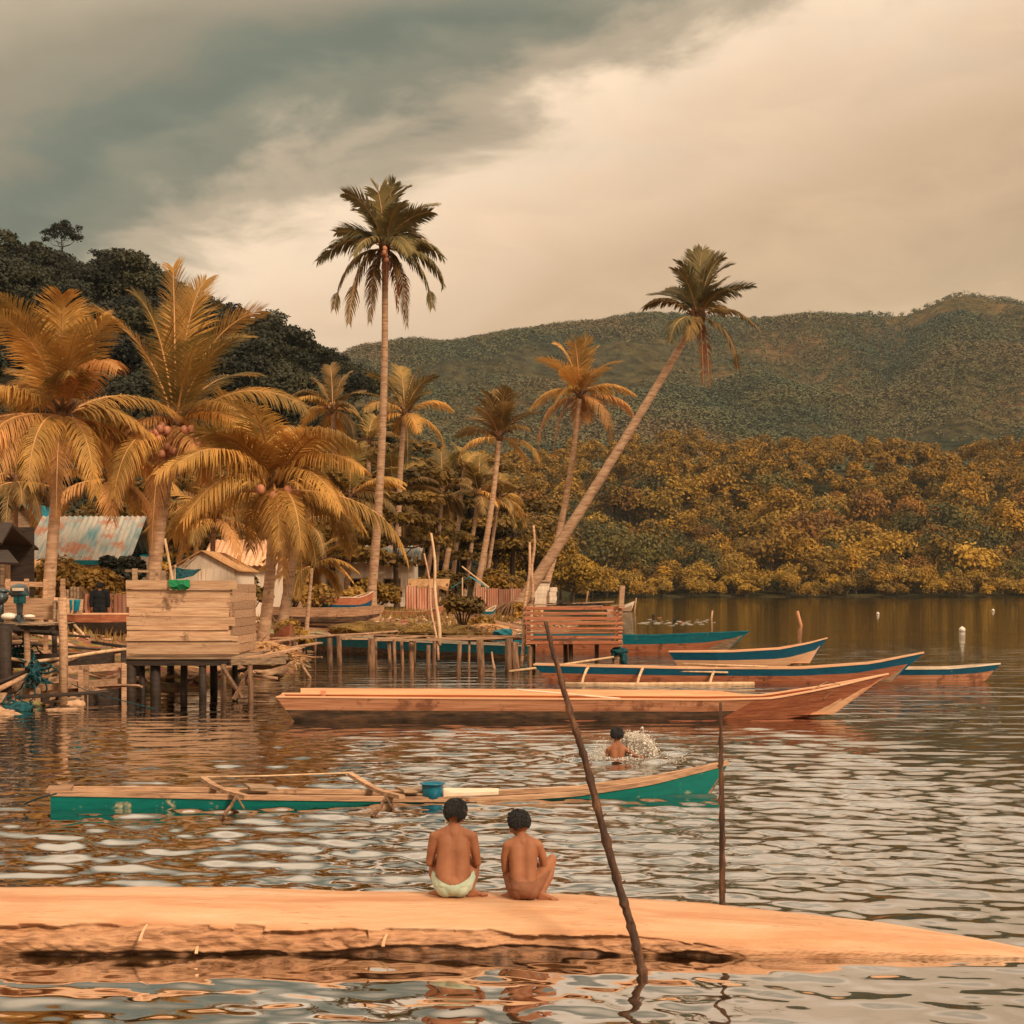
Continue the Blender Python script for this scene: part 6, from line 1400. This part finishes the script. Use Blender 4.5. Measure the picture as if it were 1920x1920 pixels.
# ------------------------------------------------------------------ people
def body(name, prims, vox, m, parent, loc, smooth=8, rz=0.0):
    """one continuous figure: rounded limbs and masses fused into a single skin"""
    mb = MB()
    for p in prims:
        if p[0] == 'e':
            rot = Quaternion(p[3][:3], p[3][3]) if len(p) > 3 else None
            mb.ell(p[1], p[2], 3, rot=rot)
        else:
            for i in range(len(p[1]) - 1):
                a, b = Vector(p[1][i]), Vector(p[1][i + 1]); ra, rb = p[2][i], p[2][i + 1]; L = (b - a).length
                n = max(2, int(L / (min(ra, rb) * .35)) + 1)
                for k in range(n + 1):
                    t = k / n; r = ra + (rb - ra) * t; mb.ell(a.lerp(b, t), (r, r, r), 2)
    me = bpy.data.meshes.new('tmp'); me.from_pydata(mb.v, [], mb.f)
    o = bpy.data.objects.new('tmp', me); COL.objects.link(o)
    md = o.modifiers.new('r', 'REMESH'); md.mode = 'VOXEL'; md.voxel_size = vox; md.use_smooth_shade = True
    sm = o.modifiers.new('s', 'SMOOTH'); sm.factor = .6; sm.iterations = smooth
    dg = bpy.context.evaluated_depsgraph_get(); dg.update()
    nm = bpy.data.meshes.new_from_object(o.evaluated_get(dg), depsgraph=dg)
    bpy.data.objects.remove(o, do_unlink=True)
    nm.name = name; nm.materials.clear()
    r = link_mesh(name, nm, m, parent, True)
    if parent is None: r.location = loc; r.rotation_euler = (0, 0, rz)
    return r
def hairdo(c, r, parent, cut, seed=0, thick=1.10, tilt=0.0, back=0.0):
    """cap of hair over the skull; cut(q) says which directions carry hair"""
    bm = bmesh.new(); bmesh.ops.create_icosphere(bm, subdivisions=5, radius=1.0)
    dele = []
    for v in bm.verts:
        q = v.co.normalized()
        if not cut(q): dele.append(v)
    bmesh.ops.delete(bm, geom=dele, context='VERTS')
    for v in bm.verts:
        q = v.co.normalized()
        st = mnoise.noise(Vector((q.x * 7 + seed, q.y * 7, q.z * 2.2))) * .05 + mnoise.noise(Vector((q.x * 22, q.y * 22 + seed, q.z * 5))) * .035
        v.co = Vector((q.x * r[0], q.y * r[1], q.z * r[2])) * (thick + st)
        v.co += Vector(c)
    me = bpy.data.meshes.new('hair'); bm.to_mesh(me); bm.free()
    o = link_mesh('hair', me, M['hair'], parent, True)
    md = o.modifiers.new('s', 'SOLIDIFY'); md.thickness = .012; md.offset = -1
    # combed strands lying over the cap
    rg_ = random.Random(seed); vs = []; fs = []; cc = Vector(c); k = 0
    while k < 1500:
        q = Vector((rg_.gauss(0, 1), rg_.gauss(0, 1), rg_.gauss(0, 1))).normalized()
        if not cut(q): continue
        k += 1; p = cc + Vector((q.x * r[0], q.y * r[1], q.z * r[2])) * (thick + .005)
        sw = Vector((math.sin(q.x * 5 + seed), 0, 0)) * .5; dn = (Vector((rg_.gauss(0, .35), rg_.gauss(0, .35), -1)) + sw); dn = (dn - q * dn.dot(q))
        if dn.length < .2: dn = Vector((rg_.gauss(0, 1), rg_.gauss(0, 1), 0))
        dn = (dn.normalized() + q * rg_.uniform(.0, .16)).normalized(); L = r[0] * rg_.uniform(.22, .42); sd_ = dn.cross(q).normalized() * r[0] * .022
        e2_ = p + dn * L * .55 + q * L * .04; e3_ = p + dn * L - q * L * .12; b = len(vs)
        vs += [p - sd_ - q * .004, p + sd_ - q * .004, e2_ + sd_, e2_ - sd_, e3_]; fs += [(b, b + 1, b + 2, b + 3), (b + 3, b + 2, b + 4)]
    me2 = bpy.data.meshes.new('hair'); me2.from_pydata([tuple(v) for v in vs], [], fs)
    bm = bmesh.new(); bm.from_mesh(me); nb_ = len(bm.faces); bm.from_mesh(me2); bm.to_mesh(me); bm.free(); bpy.data.meshes.remove(me2)
    return o
def hand(side, wrist, dirv, palmn, L=.06, curl=.5):
    """palm, four bent fingers and a thumb, as limb chains"""
    d = Vector(dirv).normalized(); n_ = Vector(palmn).normalized(); s = d.cross(n_).normalized() * side; w = Vector(wrist); out = []
    for k in range(4):
        r0 = w + d * L * .15 + s * (k - 1.5) * L * .10; r1 = w + d * L * .52 + s * (k - 1.5) * L * .17
        ln = L * (.40, .47, .44, .34)[k]; d1 = (d + n_ * curl * .5).normalized(); d2 = (d + n_ * curl * 1.6).normalized()
        out.append(('c', [r0, r1, r1 + d1 * ln * .5, r1 + d1 * ln * .5 + d2 * ln * .5], [L * .13, L * .105, L * .085, L * .065]))
    t0 = w + d * L * .2 - s * L * .16; out.append(('c', [t0, t0 - s * L * .20 + d * L * .22 + n_ * L * .05, t0 - s * L * .18 + d * L * .48 + n_ * L * .16], [L * .12, L * .10, L * .075]))
    return out
def foot(a, d, L=.105, w=.5):
    """heel, instep and five toes; a = ankle, d = direction"""
    a = Vector(a); d = Vector(d).normalized(); s = Vector((-d.y, d.x, 0)); g = Vector((0, 0, a.z * -1)); z = Vector((0, 0, 1)); f = Vector((a.x, a.y, 0)); out = []
    out.append(('c', [a, f - d * .012 + z * .016, ], [.019, .017]))
    out.append(('c', [f + z * .017, f + d * L * .62 + z * .013 + s * .006, f + d * L * .62 + z * .013 - s * .006], [.018, .015, .015])); out.append(('c', [a, f + d * L * .45 + z * .02], [.017, .014]))
    for k in range(5):
        b = f + d * L * .6 + s * (k - 2) * .0085; out.append(('c', [b + z * .011, b + d * L * (.32, .36, .33, .29, .24)[k] + z * .008], [.009, .0065]))
    return out
def head(c, r, yaw, pitch=0.0):
    """skull, jaw, brow, nose, lips, ears, eye hollows; yaw turns the face from +Y (away) towards -X"""
    q = Quaternion((0, 0, 1), yaw) @ Quaternion((1, 0, 0), pitch); c = Vector(c); w = lambda x, y, z: c + q @ Vector((x * r, y * r, z * r)); R_ = (q.axis.x, q.axis.y, q.axis.z, q.angle) if q.angle > 1e-4 else (0, 0, 1, 0)
    pr = [('e', w(0, -.06, .06), (r * .92, r * 1.04, r * .96), R_), ('e', w(0, .30, -.42), (r * .66, r * .62, r * .62), R_), ('e', w(0, .55, -.78), (r * .30, r * .26, r * .2), R_),
          ('c', [w(0, .93, -.02), w(0, 1.08, -.34)], [r * .09, r * .15]), ('e', w(0, .86, -.58), (r * .24, r * .13, r * .055), R_), ('e', w(0, .86, -.67), (r * .20, r * .12, r * .06), R_),
          ('e', w(.36, .70, -.34), (r * .26, r * .22, r * .22), R_), ('e', w(-.36, .70, -.34), (r * .26, r * .22, r * .22), R_), ('e', w(0, .80, .20), (r * .6, r * .2, r * .12), R_)]
    for s in (-1, 1): pr += [('c', [w(s * .93, -.02, .10), w(s * 1.02, -.12, .0), w(s * .98, -.08, -.16), w(s * .9, 0, -.30)], [r * .09, r * .11, r * .09, r * .07])]
    return pr, q
def eyes(c, r, q, parent):
    for s in (-1, 1):
        w = MB(); p = Vector(c) + q @ Vector((s * .34 * r, .86 * r, -.10 * r)); w.ell(p, (r * .13, r * .1, r * .075), 2)
        me = bpy.data.meshes.new('eye'); me.from_pydata([tuple(v) for v in w.v], [], w.f); link_mesh('eye', me, M['black'], parent, True)
def logtop(x):
    return float(np.interp(x, [-6.2, -3, -.4, .4, 1.2], [.285, .268, .235, .205, .165])) + .005 * math.sin(x * 3.1 + 1)
# squatting child with pale green briefs
x1 = (849 - 960) * 8.36 / F
L1 = Vector((x1, 8.40, logtop(x1) - .008))
hp, hq = head((.010, .088, .500), .073, -.35, -.55)
def torso(tab, dx=0.0):
    # tab rows: z, y, half width, half depth
    out = []; zs = np.linspace(tab[0][0], tab[-1][0], 26)
    for z in zs:
        g = [float(np.interp(z, [t[0] for t in tab], [t[k] for t in tab])) for k in (1, 2, 3)]
        for k, wd in ((-1, .55), (1, .55), (0, 1)): out.append(('e', (dx * z / .35 + k * g[1] * .42, g[0] + (-.004 if k else 0), float(z)), (g[1] * (.58 if k else .9), g[2] * (1 if k else .93), .034)))
    return out
pr = [('e', (0, .0, .085), (.098, .085, .070)), ('e', (-.042, -.014, .068), (.054, .060, .054)), ('e', (.042, -.014, .068), (.054, .060, .054))] + torso([(.09, .002, .098, .075), (.15, .010, .103, .064), (.21, .022, .100, .060), (.28, .038, .098, .058), (.335, .050, .102, .052), (.368, .058, .090, .040), (.385, .062, .06, .032)]) + [
      ('e', (-.055, .026, .325), (.034, .026, .042)), ('e', (.055, .026, .325), (.034, .026, .042)), ('c', [(0, .055, .37), (.004, .068, .415), (.008, .080, .455)], [.046, .038, .038]),
      ('c', [(-.10, .05, .362), (-.04, .058, .392), (0, .062, .41), (.04, .058, .392), (.10, .05, .362)], [.030, .027, .028, .027, .030])]
for s in (-1, 1):
    sh = (s * .112, .048, .356); el = (s * .142, .060, .200); wr = (s * .075, .175, .225)
    pr += [('c', [(s * .07, .045, .365), sh, (s * .128, .048, .28), el, (s * .110, .120, .205), wr], [.034, .034, .030, .025, .023, .018])]
    pr += hand(s, wr, (-s * .5, .8, -.15), (0, -.1, -1), .062)
    kn = (s * .118, .195, .205) if s < 0 else (s * .125, .175, .215)
    an = (s * .085, .03, .040) if s < 0 else (.100, .035, .040)
    pr += [('c', [(s * .055, .0, .085), (s * .100, .10, .150), kn], [.060, .048, .036]), ('c', [kn, (s * .118, .125, .125), an], [.034, .036, .021])]
    pr += foot(an, (s * .55 if s < 0 else .9, .75 if s < 0 else .35, 0), .112)
pr += hp
e1 = empty('person', L1, 'small child squatting on the log in pale green briefs, dark wet hair, back to us', 'person', None)
b1 = body('body', pr, .0042, M['skin'], e1, None)
eyes((.010, .088, .500), .073, hq, e1)
def cut1(q):
    f = hq.inverted() @ q
    return (f.y < .35 and f.z > -.78 - .15 * f.y + (.45 if f.y > 0 else 0)) or f.z > .42 + .3 * max(0, f.y)
hairdo((.010, .082, .506), (.069, .079, .073), e1, cut1, 1, 1.02)
def garment(name, prims, parent, m, keep, thick=.004, vox=.0026):
    o = body(name, prims, vox, m, parent, None, 6)
    bm = bmesh.new(); bm.from_mesh(o.data); bmesh.ops.delete(bm, geom=[v for v in bm.verts if not keep(v.co)], context='VERTS')
    for v in bm.verts: v.co += v.normal * (.0040 + .0025 * mnoise.noise(v.co * 30))
    bm.to_mesh(o.data); bm.free(); return o
hipP = [p for p in pr[:3 + 24]] + [('c', [(s * .055, .0, .085), (s * .100, .10, .150), (s * .118, .18, .2)], [.060, .048, .036]) for s in (-1, 1)]
garment('briefs', hipP, e1, M['brief'], lambda c: c.z < .096 + 4.4 * c.x * c.x and c.y < .040)
# second child, turned a little, brown shorts
x2 = (983 - 960) * 8.36 / F
L2 = Vector((x2, 8.40, logtop(x2) - .012))
hp, hq2 = head((-.030, .078, .450), .071, .75, -.50)
pr = [('e', (.0, .0, .080), (.086, .080, .066)), ('e', (-.036, -.014, .064), (.048, .054, .050)), ('e', (.040, -.014, .064), (.048, .054, .050))] + torso([(.085, .002, .084, .070), (.14, .010, .082, .058), (.20, .022, .080, .054), (.26, .034, .084, .052), (.31, .044, .088, .046), (.338, .050, .076, .036), (.352, .054, .05, .030)], -.008) + [
      ('e', (-.056, .022, .298), (.030, .024, .038)), ('e', (.040, .022, .298), (.030, .024, .038)), ('c', [(-.01, .048, .335), (-.018, .060, .375), (-.026, .070, .41)], [.042, .034, .034]),
      ('c', [(-.095, .044, .326), (-.045, .052, .352), (-.01, .056, .368), (.030, .052, .352), (.080, .044, .326)], [.027, .025, .026, .025, .027])]
for s in (-1, 1):
    sh = (-.008 + s * .092, .040, .318); el = (-.112, .055, .172) if s < 0 else (.120, .070, .188); wr = (s * .05 - .01, .165, .200)
    pr += [('c', [(-.008 + s * .06, .04, .328), sh, ((sh[0] + el[0]) / 2 + s * .008, .05, .25), el, (el[0] * .8, .12, .185), wr], [.030, .030, .027, .023, .021, .017])]
    pr += hand(s, wr, (-s * .5, .8, -.15), (0, -.1, -1), .058)
    kn = (-.085, .190, .200) if s < 0 else (.168, .130, .222)
    an = (-.075, .03, .038) if s < 0 else (.100, .010, .038)
    mid = (-.085, .09, .14) if s < 0 else (.108, .065, .150)
    pr += [('c', [(s * .048, .0, .080), mid, kn], [.054, .042, .031]), ('c', [kn, ((kn[0] + an[0]) / 2 + .012 * s, (kn[1] + an[1]) / 2, .13), an], [.029, .030, .019])]
    pr += foot(an, (-.6, .7, 0) if s < 0 else (.97, -.05, 0), .105)
pr += hp
e2 = empty('person', L2, 'child squatting on the log in brown shorts, head turned left, knee out to the right', 'person', None)
body('body', pr, .0042, M['skin'], e2, None)
eyes((-.030, .078, .450), .071, hq2, e2)
def cut2(q):
    f = hq2.inverted() @ q
    return (f.y < .30 and f.z > -.58 + (.50 if f.y > -.1 and abs(f.x) > .6 else 0)) or f.z > .40 + .25 * max(0, f.y)
hairdo((-.030, .073, .457), (.067, .076, .072), e2, cut2, 5, 1.02)
hipP = [p for p in pr[:3 + 24]] + [('c', [(-.048, 0, .08), (-.085, .09, .14), (-.085, .19, .2)], [.054, .042, .031]), ('c', [(.048, 0, .08), (.108, .065, .150), (.168, .13, .222)], [.054, .042, .031])]
garment('shorts', hipP, e2, M['short'], lambda c: c.z < .124 + 2.0 * c.x * c.x and c.y < .085)
# bathing child
sc_ = 1.0; C3 = W(1157, 1421); C3.z = 0
hp, hq3 = head((0, .02, .285), .075, -.2, -.1)
pr = [('e', (0, 0, -.12), (.10, .07, .14))] + torso([(-.1, 0, .09, .06), (0, 0, .09, .058), (.08, 0, .098, .052), (.13, 0, .09, .042), (.155, 0, .06, .034)]) + [('c', [(0, 0, .12), (0, .012, .19), (0, .015, .23)], [.048, .040, .038]),
      ('c', [(.07, 0, .12), (.105, 0, .105), (.19, -.01, .045), (.26, -.02, .015), (.335, -.02, .005)], [.034, .034, .028, .024, .017]),
      ('c', [(-.07, 0, .12), (-.105, 0, .105), (-.135, .04, -.02), (-.10, .14, -.06)], [.034, .034, .027, .02])] + hand(1, (.335, -.02, .005), (1, -.05, 0.02), (0, 0, -1), .07, .3) + hand(-1, (-.10, .14, -.06), (.2, 1, 0), (0, 0, -1), .06, .3) + hp
pr += [('c', [(s * .05, 0, -.2), (s * .07, .12, -.34), (s * .07, .0, -.55)], [.06, .045, .03]) for s in (-1, 1)]
e3 = empty('person', C3, 'child bathing chest deep among the boats, arm swung out through the splash', 'person')
body('body', pr, .006, M['skin'], e3, None)
eyes((0, .02, .285), .075, hq3, e3)
def cut3(q):
    f = hq3.inverted() @ q
    return (f.y < .35 and f.z > -.5) or f.z > .4
hairdo((0, .015, .292), (.074, .082, .078), e3, cut3, 9, 1.08)
# splash
M['foam'] = mat('splash_water', (.85, .78, .68), (.72, .62, .50), scale=20, rough=.3, bump=.2, spec=.5)
mf = M['foam']; nt_ = mf.node_tree; tb = nt_.nodes.new('ShaderNodeBsdfTransparent'); mxs = nt_.nodes.new('ShaderNodeMixShader'); mxs.inputs[0].default_value = .25
nt_.links.new(nt_.nodes['Principled BSDF'].outputs[0], mxs.inputs[1]); nt_.links.new(tb.outputs[0], mxs.inputs[2]); nt_.links.new(mxs.outputs[0], nt_.nodes['Material Output'].inputs[0])
w = MB(); rg_ = random.Random(6)
for i in range(5200):
    t = rg_.random()
    if t < .62:   # arc of thrown water right of the child
        a = rg_.uniform(0.05, math.pi * .98); rr_ = .17 + rg_.gauss(0, .035) if rg_.random() < .6 else rg_.uniform(.03, .18)
        p = Vector((.22 + math.cos(a) * rr_ * 1.25, .05 + rg_.gauss(0, .05), max(.0, math.sin(a) * rr_ * 1.35 + .01)))
    elif t < .8: p = Vector((-.12 + rg_.gauss(0, .09), .05 + rg_.gauss(0, .1), abs(rg_.gauss(0, .09))))
    else: p = Vector((rg_.gauss(.12, .34), -.02 + rg_.gauss(0, .22), rg_.uniform(0, .015)))
    if abs(p.x) < .13 and p.y < .07 and p.z > .02: p.y = .08 + rg_.random() * .08
    s = rg_.uniform(.0018, .0052) * (1 if rg_.random() < .93 else 1.8) * (1.5 if t < .62 else 1); w.ell(C3 + p, (s * rg_.uniform(.7, 2), s, s * rg_.uniform(.7, 1.8)), 1)
tag(w.build('splash', M['foam'], None, True, loc=C3), 'white splash of thrown water around the bathing child', 'splash', kind='stuff')
w = MB()
def sheetfoam(n, fx, fy, fz, m_=9):
    g = [[C3 + Vector((fx(i / n, j / m_), fy(i / n, j / m_), fz(i / n, j / m_))) for j in range(m_ + 1)] for i in range(n + 1)]
    w.sheet(g, .003)
nf = lambda a, b, s_: mnoise.noise(Vector((a * 6, b * 6, s_)))
sheetfoam(26, lambda u_, v_: .22 + math.cos(math.pi * (.03 + .9 * u_)) * (.235 - .10 * v_) + .03 * nf(u_, v_, 1), lambda u_, v_: .06 + .05 * nf(u_, v_, 2) + .03 * v_, lambda u_, v_: -.01 + math.sin(math.pi * (.03 + .9 * u_)) * (.245 - .13 * v_) * (1 + .25 * nf(u_, v_, 3)))
0 and sheetfoam(30, lambda u_, v_: -.22 + .62 * u_ + .05 * nf(u_, v_, 7), lambda u_, v_: -.16 + .3 * v_ + .06 * nf(u_ * 2, v_, 8), lambda u_, v_: .004 + .03 * max(0, nf(u_ * 3, v_ * 2, 4)) + .012 * math.sin(v_ * 9))
tag(w.build('foam', M['foam'], None, True, loc=C3), 'churned foam and a thin curtain of water beside the bathing child', 'foam', kind='stuff')
# person in black behind the beached boat
def adult(loc, label, rz=0.0, hgt=1.62, clothes='black', seed=0):
    k = hgt / 1.62; V3 = lambda x, y, z: (x * k, y * k, z * k)
    e = empty('person', loc, label, 'person'); hp, q = head(V3(0, 0.02, 1.49), .098 * k, 0)
    pr = [('c', [V3(0, 0, 1.28), V3(0, .01, 1.42)], [.055, .05])] + hp
    for s in (-1, 1):
        pr += hand(s, V3(s * .25, .03, .80), (0, .1, -1), (-s, 0, 0), .15 * k) + [('c', [V3(s * .09, 0, .5), V3(s * .09, 0, .08)], [.06, .04]), ('c', [V3(s * .09, -.03, .03), V3(s * .10, .16, .025)], [.045, .035]), ('c', [V3(s * .25, .02, 1.0), V3(s * .25, .03, .8)], [.04, .03]), ('c', [V3(s * .2, 0, 1.3), V3(s * .25, 0.02, 1.0)], [.05, .04]), ('c', [V3(s * .09, 0, .8), V3(s * .09, 0, .5)], [.08, .06])]
    pr += [('e', V3(0, 0, 1.1), V3(.17, .1, .25)), ('e', V3(0, 0, .85), V3(.16, .11, .15))]
    b = body('body', pr, .014, M['skin'], e, None, 4); 
    pr = [('e', V3(0, 0, 1.17), V3(.205, .125, .19)), ('e', V3(0, 0, .98), V3(.19, .12, .22)), ('e', V3(0, 0, .84), V3(.185, .125, .14))] + [('c', [V3(s * .13, 0, 1.33), V3(s * .215, 0, 1.27), V3(s * .262, .01, 1.02), V3(s * .262, .02, .87)], [.06, .075, .062, .05]) for s in (-1, 1)]
    body('jacket', pr, .014, M[clothes], e, None, 4)
    body('trousers', [('e', V3(0, 0, .78), V3(.16, .115, .13))] + [('c', [V3(s * .09, 0, .76), V3(s * .095, 0, .45), V3(s * .095, -.01, .12)], [.095, .075, .06]) for s in (-1, 1)], .014, M['black'], e, None, 3)
    hairdo(V3(0, .01, 1.50), (.097 * k, .105 * k, .105 * k), e, lambda q_: q_.y < .3 and q_.z > -.5 or q_.z > .35, seed, 1.06)
    e.rotation_euler = (0, 0, rz); return e
pz = P(187, 1130, 36.9); zf = Z_(1089, 36.9) - 1.62
adult(Vector((pz.x, pz.y, max(zf, Hz(pz.x, pz.y) - .02))), 'person in black standing with their back to us behind the beached boat', .1, 1.62 if zf > Hz(pz.x, pz.y) else Z_(1089, 36.9) - Hz(pz.x, pz.y))
# swimmers far out
for (px, py, lab) in [(1265, 1166, 'distant swimmer kicking up a white streak of water'), (1225, 1157, 'dark head of a swimmer near the distant splashing')]:
    c = W(px, py + 1.5); c.z = 0; e = empty('person', c, lab, 'person'); hp, q = head((0, 0, .12), .11, .3)
    body('body', hp + [('c', [(0, 0, .05), (0, 0, -.1)], [.06, .07]), ('e', (.0, .05, -.25), (.2, .12, .2)), ('c', [(.15, 0, -.1), (.4, 0, .03), (.62, .05, .02)], [.05, .045, .03]), ('c', [(-.15, 0, -.1), (-.3, .1, -.15), (-.45, .1, -.1)], [.05, .045, .03])] , .02, M['skin'], e, None, 3)
    hairdo((0, -.01, .13), (.108, .115, .115), e, lambda q_: q_.y < .3 and q_.z > -.5 or q_.z > .35, 2, 1.06)
w = MB()
for i in range(44):
    p = W(rg_.gauss(1265, 34), 1168 + rg_.gauss(0, 2.6)); w.ell(p + Vector((0, 0, .01)), (rg_.uniform(.04, .30), rg_.uniform(.03, .10), rg_.uniform(.004, .012)), 1)
tag(w.build('foam', M['foam'], None, True, loc=W(1265, 1168)), 'white streak of foam around the distant swimmer', 'foam', kind='stuff')

# ------------------------------------------------------------------ air: thin haze over the lagoon and hills
hz_ = MB(); hz_.box((0, 1900, 190), (6800, 4100, 400))
ho_ = hz_.build('haze', M['white_paint'], None, loc=(0, 1900, 190))
ho_.data.materials.clear()
mh = bpy.data.materials.new('haze_air'); mh.use_nodes = True; nh = mh.node_tree; nh.nodes.clear()
oh = nh.nodes.new('ShaderNodeOutputMaterial'); pv_ = nh.nodes.new('ShaderNodeVolumePrincipled')
pv_.inputs['Color'].default_value = (.80, .88, .86, 1); pv_.inputs['Density'].default_value = .00008; pv_.inputs['Anisotropy'].default_value = .2
nh.links.new(pv_.outputs[0], oh.inputs['Volume']); ho_.data.materials.append(mh); ho_['kind'] = 'stuff'
